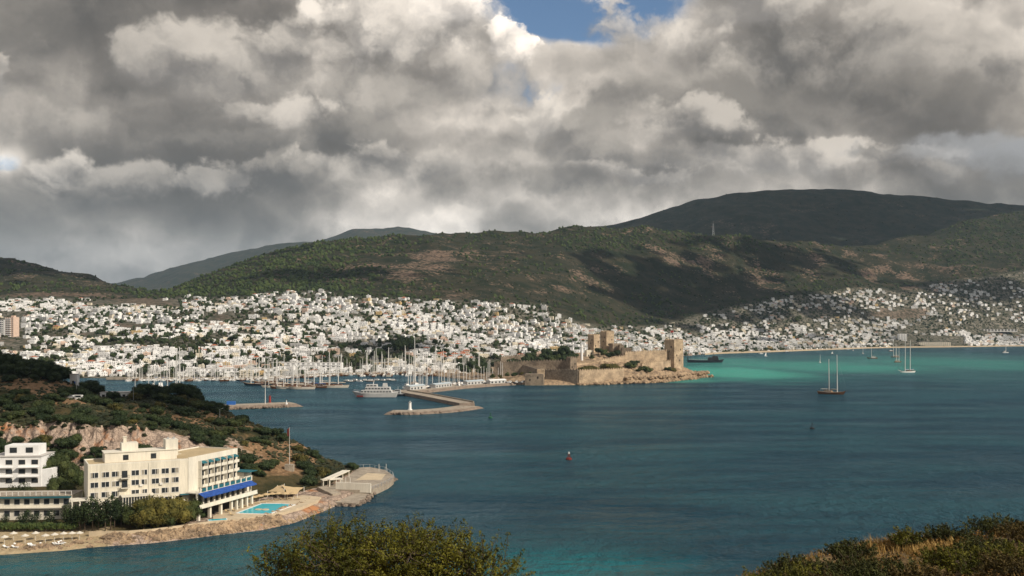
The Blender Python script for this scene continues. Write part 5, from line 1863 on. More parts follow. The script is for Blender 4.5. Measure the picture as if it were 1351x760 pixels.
for k, px, py, a, s in [('dgulet', 337, 508.5, 172, 1.0), ('gulet', 346, 506, 160, 1.0), ('wgulet', 360, 511, 200, 0.95), ('gulet', 372, 512.5, 190, 1.05), ('wgulet', 381, 513, 185, 1.1), ('gulet', 390, 512.5, 188, 1.0), ('wgulet', 398, 513.4, 182, 1.05), ('gulet', 365, 507, 170, 1.0), ('gulet', 384, 508, 170, 0.9),
                        ('bgulet', 411, 510.5, 175, 0.95), ('bgulet', 419, 511.5, 170, 1.0), ('wgulet', 431, 511, 184, 1.05), ('wgulet', 441, 511.5, 182, 1.15), ('gul1', 424, 507, 175, 0.9), ('gul1', 404, 506.5, 180, 1.0), ('gul1', 355, 504, 180, 1.0),
                        ('yacht', 212, 513.5, 110, 1.15), ('sloop', 196, 516, 100, 0.8), ('bsloop', 231, 515, 95, 1.15), ('dgulet', 235, 514, 95, 1.25), ('sloop', 178, 516, 90, 0.7), ('sloop', 221, 513, 100, 0.9), ('sloop', 203, 511, 90, 1.0)]:
    moor(k, px, py, R(a), s)
for px in np.arange(168, 335, 2.9):
    q = px + rs.uniform(-1.2, 1.2)
    sh = float(np.interp(q, town.px, town.shore))
    y = sh - rs.uniform(14, 34)
    py = HZ + 60 * FPX / y
    k = ['sloop', 'bsloop', 'dsloop', 'gul1', 'yacht', 'dboat', 'wboat', 'gulet'][pick([5, 3, 2, 2, 1, 2, 1, 1], rs.rand())]
    moor(k, q, py, R(90 + rs.uniform(-12, 12)), rs.uniform(0.75, 1.1))
for px in np.arange(338, 470, 3.4):
    q = px + rs.uniform(-1.2, 1.2)
    sh = float(np.interp(q, town.px, town.shore))
    y = sh - rs.uniform(14, 26)
    k = ['sloop', 'gul1', 'gulet', 'mboat', 'wboat', 'yacht'][pick([4, 3, 2, 1, 2, 1], rs.rand())]
    moor(k, q, HZ + 60 * FPX / y, R(90 + rs.uniform(-12, 12)), rs.uniform(0.8, 1.15))
for px in np.arange(474, 636, 2.3):
    q = px + rs.uniform(-1.0, 1.0)
    sh = float(np.interp(q, town.px, town.shore))
    y = sh - rs.uniform(16, 75)
    k = ['sloop', 'bsloop', 'gul1', 'gulet', 'mboat', 'yacht', 'wgulet'][pick([6, 2, 3, 2, 1, 1, 1.5], rs.rand())]
    moor(k, q, HZ + 60 * FPX / y, R(90 + rs.uniform(-14, 14)), rs.uniform(0.8, 1.2))
for px, py in [(457, 503.5), (462, 504), (468, 502.8), (474, 503.6), (481, 502.6), (488, 503.2), (497, 502.5), (505, 502.8), (512, 502.2), (518, 502.6)]:
    moor(['dboat', 'mboat', 'wboat'][pick([3, 2, 2], rs.rand())], px, py, R(170 + rs.uniform(-20, 20)), 0.9)
for px in np.arange(536, 690, 3.2):
    q = px + rs.uniform(-1.2, 1.2)
    py = np.interp(q, [527, 560, 600, 640, 690], [515.5, 513, 508.4, 505.8, 502.4])
    k = ['sloop', 'bsloop', 'yacht', 'gul1', 'mboat'][pick([6, 3, 1, 2, 2], rs.rand())]
    moor(k, q, py - rs.uniform(0.4, 1.4), R(110 + rs.uniform(-12, 12)), rs.uniform(0.8, 1.15))
# the tallest mast of the harbour
solo(make_sailer('schooner', 30, M_wpaint, [(-0.16, 30), (0.12, 47)], cabinm=M_wood, mr=0.42, cover=M_canvas), water_xy(547.5, 508.8), R(100), 'white yacht with the tallest mast of the harbour behind the ferry', 'sailboat', 'boats moored in the harbour')

# harbour and beach edge
def strip(name, pxs, d0, d1, z0, z1, m):
    mb = MB()
    for i, (a, b) in enumerate(zip(pxs, pxs[1:])):
        q = []
        for px in (a, b):
            sh = float(np.interp(px, town.px, town.shore))
            for d in (d0, d1):
                q.append(((px - 675.5) / FPX * (sh + d), sh + d))
        mb.prism([q[0], q[2], q[3], q[1]], z0, z1)
    tag(mb.build(name, m), kind='structure')
strip('quay', [140, 200, 260, 330, 400, 450, 500, 560, 610], -6, 10, -2, 1.9, M_conc)
M_sand = mat('beach_sand', (0.46, 0.37, 0.25), 0.95, 0.2, 0.15)
def beach():
    mb = MB()
    px = np.arange(930, 1420, 6.0)
    vs, fs = [], []
    for q in px:
        sh = float(np.interp(q, town.px, town.shore))
        for d, z in ((-14, -0.3), (-4, 0.5), (10, 1.6), (30, 2.6)):
            y = sh + d + 3 * math.sin(q * 0.11)
            vs.append(((q - 675.5) / FPX * y, y, z + 0.15))
    for i in range(len(px) - 1):
        for j in range(3):
            fs.append((4 * i + j, 4 * i + 4 + j, 4 * i + 5 + j, 4 * i + 1 + j))
    mb.add(vs, fs)
    tag(mb.build('beach', M_sand), kind='structure')
beach()

# ------------------------------------------------------------------ single buildings one recognises
def land_pt(px, py):
    """The hillside point seen at a photo pixel."""
    Yc = np.arange(1140, 4600, 3.0)
    zc = town.z((px - 675.5) / FPX * Yc, Yc)
    pc = HZ - FPX * (zc - CAM_H) / Yc
    j = int(np.argmin(np.abs(pc - py)))
    return Vector(((px - 675.5) / FPX * Yc[j], Yc[j], zc[j]))

p = land_pt(16, 444)
t = empty('apartment_tower', p, R(-12))
w, d, fl = 15, 13, 10
MB().box((0, 0, fl * 1.5 - 1), (w, d, fl * 3 + 2)).build('wall', M_pink, t)
MB().box((2, 1, fl * 3 + 1.3), (5, 5, 2.6)).build('stair_box', M_pink, t)
for f in range(fl):
    b = MB().box((-1.5, -d / 2 - 0.8, f * 3 + 0.1), (9, 1.6, 1.0)).build('balcony', M_white, t)
    for x in (-4.6, -1.4, 1.6, 5.3):
        MB().box((x, -d / 2 - 0.02, f * 3 + 1.7), (1.4, 0.14, 1.4)).build('window', M_glass, t)
tag(t, 'ten-storey pinkish apartment tower with white balconies at the picture edge', 'apartment block')
p = land_pt(4, 442)
t = empty('apartment_tower', p, R(-12))
MB().box((0, 0, 11), (12, 12, 26)).build('wall', M_grey, t)
for f in range(8):
    MB().box((0, -6.7, f * 3 + 0.1), (8, 1.4, 1.0)).build('balcony', M_white, t)
    for x in (-3.6, 0, 3.6):
        MB().box((x, -6.02, f * 3 + 1.7), (1.4, 0.14, 1.4)).build('window', M_glass, t)
tag(t, 'grey apartment tower half cut by the picture edge', 'apartment block')

def long_block(name, px, py, L, d, floors, rz, m, label, cat, bays, arches=False, roofm=None):
    p = land_pt(px, py)
    t = empty(name, p, rz)
    h = floors * 3.1
    MB().box((0, 0, h / 2 - 1), (L, d, h + 2)).build('wall', m, t)
    MB().box((0, 0, h + 0.12), (L + 0.6, d + 0.6, 0.25)).build('roof', roofm or M_flat, t)
    for f in range(floors):
        for i in range(bays):
            x = (i + 0.5) * L / bays - L / 2
            MB().box((x, -d / 2 - 0.02, f * 3.1 + 1.5), (L / bays * (0.62 if arches else 0.5), 0.16, 2.2 if arches else 1.4)).build('arch' if arches else 'window', M_dark if arches else M_glass, t)
        if not arches:
            MB().box((0, -d / 2 - 0.55, f * 3.1 + 0.1), (L * 0.96, 1.1, 0.18)).build('balcony', M_white, t)
    tag(t, label, cat)
long_block('arcaded_terrace', 1310, 437, 150, 14, 2, R(4), M_grey, 'long grey building with two rows of dark arches on the slope', 'building', 14, True)
long_block('hotel', 1232, 456, 92, 14, 3, R(3), M_cream, 'long cream hotel with balconies on the eastern beach', 'hotel', 16)
long_block('hotel', 1330, 453, 64, 14, 2, R(2), M_white, 'low white hotel by the beach at the picture edge', 'hotel', 12)
long_block('hotel', 1190, 449, 24, 12, 6, R(2), M_white, 'white gridded six-storey building behind the white ketch', 'hotel', 5)
long_block('terrace_house', 400, 404, 205, 9, 2, R(0), M_white, 'longest terraced row of white houses under the pine wood', 'terraced houses', 20)
long_block('terrace_house', 365, 411, 120, 9, 2, R(2), M_cream, 'shorter cream terraced row below the longest one', 'terraced houses', 12)
long_block('school', 140, 462, 70, 14, 2, R(-4), M_white, 'broad white low building by the dark wooded strip', 'building', 10)
long_block('quay_building', 300, 493, 120, 12, 2, R(2), M_white, 'long white two-storey building on the inner harbour quay', 'building', 18)
long_block('quay_building', 405, 488, 90, 12, 3, R(-2), M_white, 'long white three-storey building behind the gulet cluster', 'building', 14)
long_block('quay_building', 520, 484, 60, 12, 2, R(-4), M_ochre, 'long ochre building below the round harbour pine', 'building', 10)

# radio mast on the hill ridge
p = land_pt(941, 306)
t = empty('radio_mast', p)
mb = MB()
for sx, sy in ((-1, -1), (1, -1), (1, 1), (-1, 1)):
    mb.tube([(sx * 3.0, sy * 3.0, -3), (sx * 0.8, sy * 0.8, 38)], [0.5, 0.35], 4)
mb.build('lattice_tower', M_steel, t)
mb = MB()
for i in range(7):
    q = 3.0 - 2.2 * (i * 6 / 40)
    mb.box((0, 0, i * 6), (q * 2, q * 2, 0.35))
mb.build('cross_brace', M_steel, t)
MB().tube([(0, 0, 37), (0, 0, 48)], [0.3, 0.15], 5).build('antenna', M_steel, t)
tag(t, 'thin grey radio mast standing alone on the wooded ridge', 'radio mast')

# ------------------------------------------------------------------ the near headland
def H(water, beach, deck, foot, cliff0, cliff1, mid, ridge, back, sea_b):
    return [(water - 6, -3), (water, 0.3), beach, deck, foot, cliff0, cliff1, mid, ridge, back, (sea_b, -3)]
HEAD = {
    -500: H(261, (280, 2.2), (285, 4.2), (330, 8.5), (345, 18.5), (352, 25.5), (392, 31), (440, 43), (520, 25), 640),
    0:   H(261, (281, 2.2), (285, 4.2), (330, 8.5), (345, 18.5), (351, 25.3), (392, 31), (436, 42), (520, 25), 640),
    50:  H(264, (282, 2.3), (286, 4.2), (330, 8.5), (345, 18.3), (351, 25.3), (390, 31), (436, 39.5), (520, 24), 640),
    85:  H(266, (282, 2.4), (286, 4.3), (332, 8.5), (345, 18.0), (351, 25.2), (388, 30.5), (438, 36.5), (520, 22), 630),
    110: H(269, (282, 2.4), (286, 4.3), (334, 8.0), (345, 17.6), (351, 24.8), (386, 29.5), (440, 32.5), (515, 20), 620),
    150: H(272, (276, 2.0), (281, 3.6), (336, 7.0), (346, 17.0), (352, 24.0), (390, 27), (448, 28.5), (520, 18), 600),
    200: H(275, (279, 2.0), (284, 3.4), (338, 6.2), (349, 16.5), (357, 22.0), (400, 25.5), (455, 27.8), (515, 16), 570),
    250: H(281, (285.5, 2.1), (296, 2.4), (338, 5.0), (351, 14.5), (360, 19.5), (400, 22.5), (450, 26.2), (500, 14), 540),
    300: H(287.5, (292, 2.1), (316, 2.2), (342, 4.4), (358, 10.5), (370, 13.5), (405, 18), (440, 22.0), (475, 10), 505),
    345: H(292.5, (297.5, 2.1), (328, 2.2), (344, 2.6), (362, 7.2), (374, 9.5), (402, 13.5), (430, 17.0), (455, 8), 478),
    390: H(304, (309.5, 2.1), (340, 2.2), (350, 2.6), (366, 4.5), (378, 6.2), (398, 8.6), (420, 11.3), (438, 5), 456),
    430: H(324, (329.5, 1.9), (350, 2.0), (356, 2.2), (370, 2.7), (380, 3.2), (392, 4.2), (408, 5.6), (420, 3), 432),
    458: H(341, (345, 1.6), (349, 1.8), (362, 1.8), (372, 2.0), (382, 2.2), (390, 2.8), (402, 3.6), (410, 2), 420),
    480: H(356, (360, 0.6), (362, 0.7), (368, 0.8), (376, 0.8), (384, 0.8), (390, 0.8), (396, 0.8), (402, 0.5), 408),
    505: H(366, (368, -2), (370, -2), (374, -2), (380, -2), (384, -2), (390, -2), (394, -2), (398, -2), 402),
}
head = Land(HEAD, np.arange(-500, 506, 2.0), np.concatenate([np.arange(250, 470, 1.0), np.arange(470, 650, 3.0)]), smooth=2)
head.soften(1, 1)
PX, YY, XX = head.grid()
PYM = HZ - FPX * (head.Z - CAM_H) / YY
slope = np.abs(np.gradient(head.Z, axis=1)) / np.gradient(YY, axis=1)
wild = np.clip((head.Z - 7.5) / 4, 0, 1)
head.Z += wild * (1.5 * fbm(XX / 26, YY / 26, 4, 201) + 0.7 * fbm(XX / 6, YY / 6, 3, 202))
cl = np.clip((slope - 0.55) / 0.3, 0, 1) * wild
head.Z += cl * (3.4 * np.abs(fbm(XX / 6, YY / 30, 4, 203)) + 1.9 * fbm(XX / 2.6, YY / 2.6, 4, 204))
rocky = np.clip(((head.Z < 2.35) & (PX > 140)) * 1.2 + cl * 1.3 + lump_map(PX, PYM, [(215, 588, 60, 14, 0.8), (290, 590, 40, 14, 0.6), (60, 575, 90, 12, 0.8), (150, 578, 70, 12, 0.7), (350, 610, 30, 16, 0.6), (395, 612, 24, 10, 0.4)]) * wild, 0, 1)
soil = np.clip(lump_map(PX, PYM, [(45, 508, 60, 14, 1.1), (95, 530, 40, 8, 0.9), (255, 555, 50, 18, 0.6), (300, 560, 40, 14, 0.7), (360, 600, 40, 26, 0.9), (335, 600, 24, 16, 0.7), (70, 625, 14, 20, 0.9), (20, 540, 40, 6, 0.5), (390, 605, 30, 18, 0.7), (190, 545, 40, 8, 0.5)]), 0, 1)
sandy = np.clip((284 - YY) / 4, 0, 1) * (PX < 150) * np.clip((150 - PX) / 10, 0, 1)
sandy = np.maximum(sandy, 0)

def head_material():
    m = bpy.data.materials.new('headland_ground')
    m.use_nodes = True
    t = m.node_tree
    b = t.nodes['Principled BSDF']
    N = NT(t)
    pos = N.new('ShaderNodeNewGeometry').outputs['Position']
    A = lambda n: N.new('ShaderNodeAttribute', attribute_name=n).outputs['Fac']
    n1 = N.noise(pos, 0.09, 6, 0.65)
    n2 = N.noise(pos, 0.55, 5, 0.65)
    grass = N.mix(N.ss(n1, 0.36, 0.64), (0.030, 0.032, 0.014, 1), (0.085, 0.066, 0.032, 1))
    soilc = N.mix(N.ss(n2, 0.3, 0.7), (0.13, 0.078, 0.042, 1), (0.30, 0.195, 0.11, 1))
    crack = N.voro(N.v('MULTIPLY', pos, (1.0, 1.0, 0.7)), 0.28, 'DISTANCE_TO_EDGE')
    n3 = N.noise(pos, 2.2, 5, 0.7)
    rockc = N.mix(N.ss(N.m('MULTIPLY_ADD', n3, 0.6, N.m('MULTIPLY', n2, 0.4)), 0.36, 0.64), (0.19, 0.145, 0.115, 1), (0.50, 0.39, 0.31, 1))
    rust = N.mix(N.ss(N.noise(pos, 0.13, 3, 0.6), 0.52, 0.68), rockc, (0.40, 0.19, 0.09, 1))
    rust = N.mix(N.ss(crack, 0.0, 0.10, 0.55, 0.0), rust, (0.07, 0.055, 0.045, 1))
    wig = N.m('MULTIPLY', N.m('SUBTRACT', n1, 0.5), 1.3)
    c = N.mix(N.ss(N.m('ADD', A('soil'), wig), 0.35, 0.6), grass, soilc)
    c = N.mix(N.ss(N.m('ADD', A('rock'), wig), 0.35, 0.55), c, rust)
    c = N.mix(A('sand'), c, N.mix(N.ss(n2, 0.3, 0.7), (0.32, 0.25, 0.15, 1), (0.45, 0.36, 0.23, 1)))
    N.put(b.inputs['Base Color'], c)
    b.inputs['Roughness'].default_value = 0.95
    b.inputs['Specular IOR Level'].default_value = 0.1
    bp = N.new('ShaderNodeBump')
    bp.inputs['Strength'].default_value = 0.9
    bp.inputs['Distance'].default_value = 0.8
    N.put(bp.inputs['Height'], N.m('ADD', n2, N.m('MULTIPLY', N.m('MULTIPLY', crack, A('rock')), 1.5)))
    t.links.new(bp.outputs[0], b.inputs['Normal'])
    return m
tag(link('headland', head.mesh('headland', [head_material()], {'rock': rocky, 'soil': soil, 'sand': sandy})), kind='structure')

def hz(x, y):
    return float(head.z(x, y))

# ------------------------------------------------------------------ the hotel by the pool
M_hotel = mat('hotel_render', (0.72, 0.665, 0.545), 0.85, 0.22, 0.35, stretch=(1, 1, 0.14), detail=6)
M_curt = mat('drawn_curtain', (0.34, 0.31, 0.25), 0.8, 0.3, 0.9)
M_hotel2 = mat('hotel_white', (0.72, 0.68, 0.58), 0.8, 0.18, 0.35, stretch=(1, 1, 0.14), detail=6)
M_roof = mat('sandy_roof', (0.47, 0.37, 0.22), 0.95, 0.18, 0.2)
M_teal = mat('teal_canvas', (0.015, 0.12, 0.15), 0.8, 0.2, 0.8)
M_royal = mat('royal_blue_canvas', (0.025, 0.085, 0.34), 0.85, 0.45, 0.9)
M_wframe = mat('window_frame', (0.70, 0.68, 0.63), 0.6, 0.1, 1.0)
M_tan = mat('tan_shade_cloth', (0.52, 0.39, 0.22), 0.85, 0.15, 0.4)
M_pave = mat('pool_paving', (0.56, 0.46, 0.32), 0.85, 0.18, 0.35)
M_hedge = leaf_mat('hedge_green', (0.018, 0.035, 0.010), (0.060, 0.080, 0.020), 0.8)

A_ = at(116, 615, 284)
B_ = at(249, 607, 297)
C_ = at(313, 594, 320)
Zr = 20.0
hotel = empty('hotel', (A_.x, A_.y, 3.4))
HO = Vector(hotel.location)
tag(hotel, 'big cream four-storey hotel with blue awning above the pool', 'hotel')
e1 = Vector((B_.x - A_.x, B_.y - A_.y, 0))
L1 = e1.length
e1.normalize()
a1 = math.atan2(e1.y, e1.x)
e2 = Vector((C_.x - B_.x, C_.y - B_.y, 0))
L2 = e2.length
e2.normalize()
a2 = math.atan2(e2.y, e2.x)
X1 = Matrix.Translation((0, 0, 0)) @ Matrix.Rotation(a1, 4, 'Z')                                  # s along, +y inwards
X2 = Matrix.Translation((B_.x - A_.x, B_.y - A_.y, 0)) @ Matrix.Rotation(a2, 4, 'Z')

def s_at(P, e, px):
    k = (px - 675.5) / FPX
    return (P.x - k * P.y) / (k * e.y - e.x)

def part(name, xf, boxes, m, parent=hotel):
    mb = MB()
    mb.xf = xf
    for b in boxes:
        mb.box(*b)
    return mb.build(name, m, parent)

top1 = Zr - HO.z
D1 = 13.0
part('wall', X1, [((L1 / 2, D1 / 2, top1 / 2 - 1), (L1, D1, top1 + 2))], M_hotel)
part('roof', X1, [((L1 / 2, D1 / 2, top1 + 0.06), (L1 - 0.8, D1 - 0.8, 0.12))], M_roof)
part('parapet', X1, [((L1 / 2, 0.17, top1 + 0.22), (L1 + 0.1, 0.36, 0.44)), ((0.17, D1 / 2, top1 + 0.22), (0.36, D1 - 0.8, 0.44)), ((L1 / 2, D1 - 0.17, top1 + 0.22), (L1, 0.36, 0.44))], M_hotel2)
D2 = 15.0
part('wall', X2, [((L2 / 2 + 0.06, D2 / 2 - 0.05, top1 / 2 - 0.9), (L2, D2, top1 + 2.2))], M_hotel2)
part('roof', X2, [((L2 / 2, D2 / 2, top1 + 0.27), (L2 - 0.8, D2 - 0.8, 0.14))], M_roof)
part('parapet', X2, [((L2 / 2, 0.12, top1 + 0.42), (L2 + 0.2, 0.36, 0.5)), ((L2 - 0.1, D2 / 2, top1 + 0.42), (0.36, D2 - 0.8, 0.5)), ((L2 / 2, D2 - 0.2, top1 + 0.42), (L2, 0.36, 0.5))], M_hotel2)

def hotel_window(xf, s, z, w=2.0, h=1.5, y=-0.02, mull=2):
    f = part('window', xf, [((s, y, z + h / 2 + 0.06), (w + 0.24, 0.14, 0.12)), ((s, y, z - h / 2 - 0.06), (w + 0.34, 0.22, 0.12)), ((s - w / 2 - 0.06, y, z), (0.12, 0.14, h)), ((s + w / 2 + 0.06, y, z), (0.12, 0.14, h))]
             + [((s - w / 2 + w * i / mull, y, z), (0.09, 0.12, h)) for i in range(1, mull)], M_wframe)
    part('pane', xf, [((s, y + 0.01, z), (w, 0.06, h))], M_glass, f)
    k = rnd.random()
    if k < 0.45:
        cw = w * (0.22 + 0.3 * rnd.random())
        part('curtain', xf, [((s + (w / 2 - cw / 2) * (1 if k < 0.22 else -1), y - 0.03, z), (cw, 0.05, h))], M_curt, f)
    if k > 0.80:
        part('air_conditioner', xf, [((s + w / 2 + 0.55, y - 0.25, z - h / 2 - 0.15), (0.85, 0.4, 0.6))], M_wframe)
    return f
rows1 = [z - HO.z for z in (17.2, 14.4, 11.5)]
for px in (124.5, 139, 152.5, 178.5, 190.5, 205, 218, 231):
    s = s_at(A_, e1, px)
    for r, z in enumerate(rows1):
        hotel_window(X1, s, z, 2.0 if px != 190.5 else 1.5, 1.45)
s = s_at(A_, e1, 164.5)
for z in rows1[:2]:
    part('balcony_door', X1, [((s, -0.03, z - 0.2), (1.5, 0.12, 2.0))], M_glass)
    b = part('balcony', X1, [((s, -0.7, z - 1.3), (2.4, 1.4, 0.18))], M_hotel2)
    part('railing', X1, [((s, -1.36, z - 0.35), (2.4, 0.06, 0.06))] + [((s - 1.15 + 0.255 * i, -1.36, z - 0.8), (0.05, 0.05, 0.9)) for i in range(10)], M_black, b)
for px, w in ((197, 0.25), (249, 0.2)):
    s = s_at(A_, e1, px)
    part('drainpipe', X1, [((s - 0.1, -0.08, top1 / 2), (w, 0.14, top1 - 0.4))], M_hotel2)
# lower floors of the long front: winter garden and porch
s0, s1 = s_at(A_, e1, 160), s_at(A_, e1, 200)
wg = part('winter_garden', X1, [(((s0 + s1) / 2, -2.0, 4.55), (s1 - s0, 4.0, 0.5)), (((s0 + s1) / 2, -2.0, 7.6), (s1 - s0 + 0.6, 4.4, 0.25))], M_hotel2)
part('pane', X1, [(((s0 + s1) / 2, -3.85, 6.15), (s1 - s0 - 0.2, 0.08, 2.7))], M_glass, wg)
part('mullion', X1, [((s0 + (s1 - s0) * i / 11, -3.92, 6.15), (0.16, 0.14, 2.7)) for i in range(12)], M_hotel2, wg)
part('base_wall', X1, [(((s0 + s1) / 2 - 1, -2.0, 1.6), (s1 - s0 - 3, 3.6, 5.4))], M_hotel, wg)
for px in (124.5, 139, 152.5, 210, 222, 236):
    hotel_window(X1, s_at(A_, e1, px), 5.4, 1.9, 1.5)
s = s_at(A_, e1, 104)
part('porch', X1, [((-2.2, 1.6, 7.0), (4.6, 5.0, 0.3))] + [((-4.2 + 2.0 * i, -0.7, 3.4), (0.4, 0.4, 7.0)) for i in range(3)], M_hotel2)
hb = part('blue_canopy', X1, [((s_at(A_, e1, 243), -0.9, 6.6), (2.6, 1.8, 0.14))], M_teal)
# penthouse, lift tower and chimney on the roof
s0, s1 = s_at(A_, e1, 140), s_at(A_, e1, 236)
ph = part('penthouse', X1, [(((s0 + s1) / 2, 6.8, top1 + 1.45), (s1 - s0, 6.4, 2.9))], M_hotel2)
part('roof', X1, [(((s0 + s1) / 2, 6.8, top1 + 2.98), (s1 - s0 + 0.5, 6.9, 0.2))], M_hotel2, ph)
for px in (168, 205):
    part('window', X1, [((s_at(A_, e1, px), 3.57, top1 + 1.4), (1.5, 0.12, 1.5))], M_glass, ph)
s = s_at(A_, e1, 175)
lt = part('lift_tower', X1, [((s, 8.0, top1 + 3.6), (4.6, 3.8, 3.4))], M_hotel2)
part('chimney', X1, [((s - 1.2, 8.0, top1 + 6.1), (0.9, 0.9, 1.6)), ((s - 1.2, 8.0, top1 + 7.0), (1.2, 1.2, 0.2))], M_hotel, lt)
s = s_at(A_, e1, 230)
ch = part('stair_tower', X1, [((s, 6.5, top1 + 3.5), (3.6, 4.4, 4.8))], M_hotel2)
part('vent', X1, [((s - 0.8, 6.5, top1 + 6.1), (0.5, 0.5, 0.7)), ((s + 0.9, 6.5, top1 + 6.1), (0.5, 0.5, 0.7))], M_steel, ch)
# pool end: balconies with small awnings
for i, px in enumerate((266, 274.5, 283, 291, 299.5, 307.5)):
    s = s_at(B_, e2, px)
    for r, z in enumerate((18.0, 15.3, 12.6)):
        z -= HO.z
        part('balcony_door', X2, [((s + 0.2, -0.09, z - 0.35), (1.5, 0.14, 1.9))], M_glass)
        b = part('balcony', X2, [((s, -0.75, z - 1.4), (2.7, 1.3, 0.2)), ((s, -1.35, z - 0.98), (2.7, 0.12, 0.75))], M_hotel2)
        part('divider', X2, [((s - 1.55, -0.62, z - 0.2), (0.2, 1.1, 2.6))], M_hotel2, b)
        if r == 0:
            mb = MB()
            mb.xf = X2
            mb.add([(s - 1.2, -0.1, z + 1.0), (s + 1.2, -0.1, z + 1.0), (s + 1.2, -1.3, z + 0.45), (s - 1.2, -1.3, z + 0.45), (s - 1.2, -1.3, z + 0.2), (s + 1.2, -1.3, z + 0.2)], [(0, 3, 2, 1), (3, 4, 5, 2)])
            mb.build('awning', M_teal, hotel)
# restaurant wing on columns under the long blue awning
wy = -4.6
Bo = B_ + Vector((e2.y, -e2.x, 0)) * -wy
s0 = s_at(Bo, e2, 262)
s1 = s_at(Bo, e2, 332)
zf = 6.3 - HO.z
rw = part('restaurant', X2, [(((s0 + s1) / 2, wy / 2 - 0.1, zf), (s1 - s0 + 2.4, -wy + 2.6, 0.5)), (((s0 + s1) / 2, wy / 2 - 0.1, 10.4 - HO.z), (s1 - s0, -wy, 0.35))], M_hotel2)
part('pane', X2, [(((s0 + s1) / 2, wy + 1.6, 8.4 - HO.z), (s1 - s0 - 1, 0.1, 3.4))], M_glass, rw)
n = 10
for i in range(n + 1):
    part('column', X2, [((s0 + (s1 - s0) * i / n, wy + 0.5, 8.4 - HO.z), (0.55, 0.5, 3.9))], M_hotel2, rw)
    if i % 2 == 0 or i > 5:
        part('column', X2, [((s0 + (s1 - s0) * i / n, wy + 0.1, zf / 2 - 0.6), (0.8, 0.8, zf + 0.9))], M_hotel2, rw)
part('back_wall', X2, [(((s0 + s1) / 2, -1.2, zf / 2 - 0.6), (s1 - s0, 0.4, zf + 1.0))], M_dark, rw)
part('parapet', X2, [(((s0 + s1) / 2, wy - 1.25, zf + 0.6), (s1 - s0 + 2.4, 0.12, 0.75))], M_hotel2, rw)
mb = MB()
mb.xf = X2
za, zb = 10.5 - HO.z, 9.5 - HO.z
for i in range(12):
    q0, q1 = s0 + (s1 - s0) * i / 12 - 0.4, s0 + (s1 - s0) * (i + 1) / 12 - 0.4
    mb.add([(q0, wy - 0.1, za), (q1, wy - 0.1, za), (q1, wy - 2.2, zb), (q0, wy - 2.2, zb), (q1, wy - 2.2, zb - 0.3), (q0, wy - 2.2, zb - 0.3)], [(0, 3, 2, 1), (3, 5, 4, 2)])
mb.build('awning', M_royal, hotel)
tr = part('terrace_rail', X2, [(((s0 + s1) / 2 + 1, wy + 0.2, 11.1 - HO.z), (s1 - s0 - 2, 0.14, 1.0))], M_teal)
part('post', X2, [((s0 + 1 + (s1 - s0 - 1) * i / 9, wy + 0.15, 11.2 - HO.z), (0.5, 0.4, 1.5)) for i in range(10)], M_hotel2, tr)
# terrace room beyond the end with a teal roof
part('terrace_room', X2, [((L2 + 2.2, 1.6, 9.6 - HO.z), (4.2, 8.0, 6.8))], M_hotel2)
part('terrace_roof', X2, [((L2 + 2.1, 0.2, 13.15 - HO.z), (4.8, 9.4, 0.2))], M_teal)

# ------------------------------------------------------------------ lower annex and the white house
def simple_house(name, px0, px1, Y, z0, z1, depth, rz, m, label, cat, rows, cols, wsz, roof=None, rail=False):
    x0, x1 = (px0 - 675.5) / FPX * Y, (px1 - 675.5) / FPX * Y
    t = empty(name, ((x0 + x1) / 2, Y, z0), rz)
    L = x1 - x0
    h = z1 - z0
    MB().box((0, depth / 2, h / 2 - 0.8), (L, depth, h + 1.6)).build('wall', m, t)
    MB().box((0, depth / 2, h + 0.08), (L + 0.5, depth + 0.5, 0.16)).build('roof', roof or M_flat, t)
    for z in rows:
        for i in range(cols):
            x = (i + 0.5) * L / cols - L / 2
            f = MB().box((x, -0.02, z), (wsz[0] + 0.25, 0.12, wsz[1] + 0.25)).build('window', M_wframe, t)
            MB().box((x, -0.06, z), (wsz[0], 0.1, wsz[1])).build('pane', M_glass, f)
    if rail:
        mb = MB()
        n = int(L / 1.6)
        for i in range(n + 1):
            mb.box((-L / 2 + L * i / n, 0.1, h + 0.75), (0.14, 0.14, 1.2))
        mb.box((0, 0.1, h + 1.35), (L, 0.14, 0.12))
        mb.build('railing', M_wframe, t)
    tag(t, label, cat)
    return t, L, h
t, L, h = simple_house('annex', -60, 92, 286, 4.2, 11.0, 9, R(4), M_hotel2, 'long low white annex with roof-terrace railing above the beach', 'hotel annex', (5.2, 1.9), 12, (1.5, 1.5), M_conc, True)
MB().box((0, -0.55, 3.55), (L * 0.98, 1.1, 0.22)).build('balcony', M_hotel2, t)
MB().box((0, -0.75, 6.55), (L, 1.5, 0.2)).build('canopy', M_teal, t)
t, L, h = simple_house('white_house', -12, 53, 322, 7.5, 17.6, 12, R(6), M_white, 'white stepped block of flats above the low annex', 'block of flats', (8.4, 5.4, 2.4), 4, (2.0, 1.5))
MB().box((1.0, 6, h + 1.75), (L * 0.66, 7, 3.3)).build('upper_floor', M_white, t)
for x in (-1.6, 3.4):
    MB().box((x, 2.46, h + 1.9), (2.2, 0.14, 1.7)).build('window', M_glass, t)
for x in (-L / 4, L / 4):
    for z in (6.8, 3.8):
        MB().box((x, -0.8, z), (L * 0.4, 1.6, 0.2)).build('balcony', M_white, t)
MB().box((L / 2 + 1.6, 3.5, 2.6), (3.4, 6.5, 6.8)).build('side_wing', M_white, t)

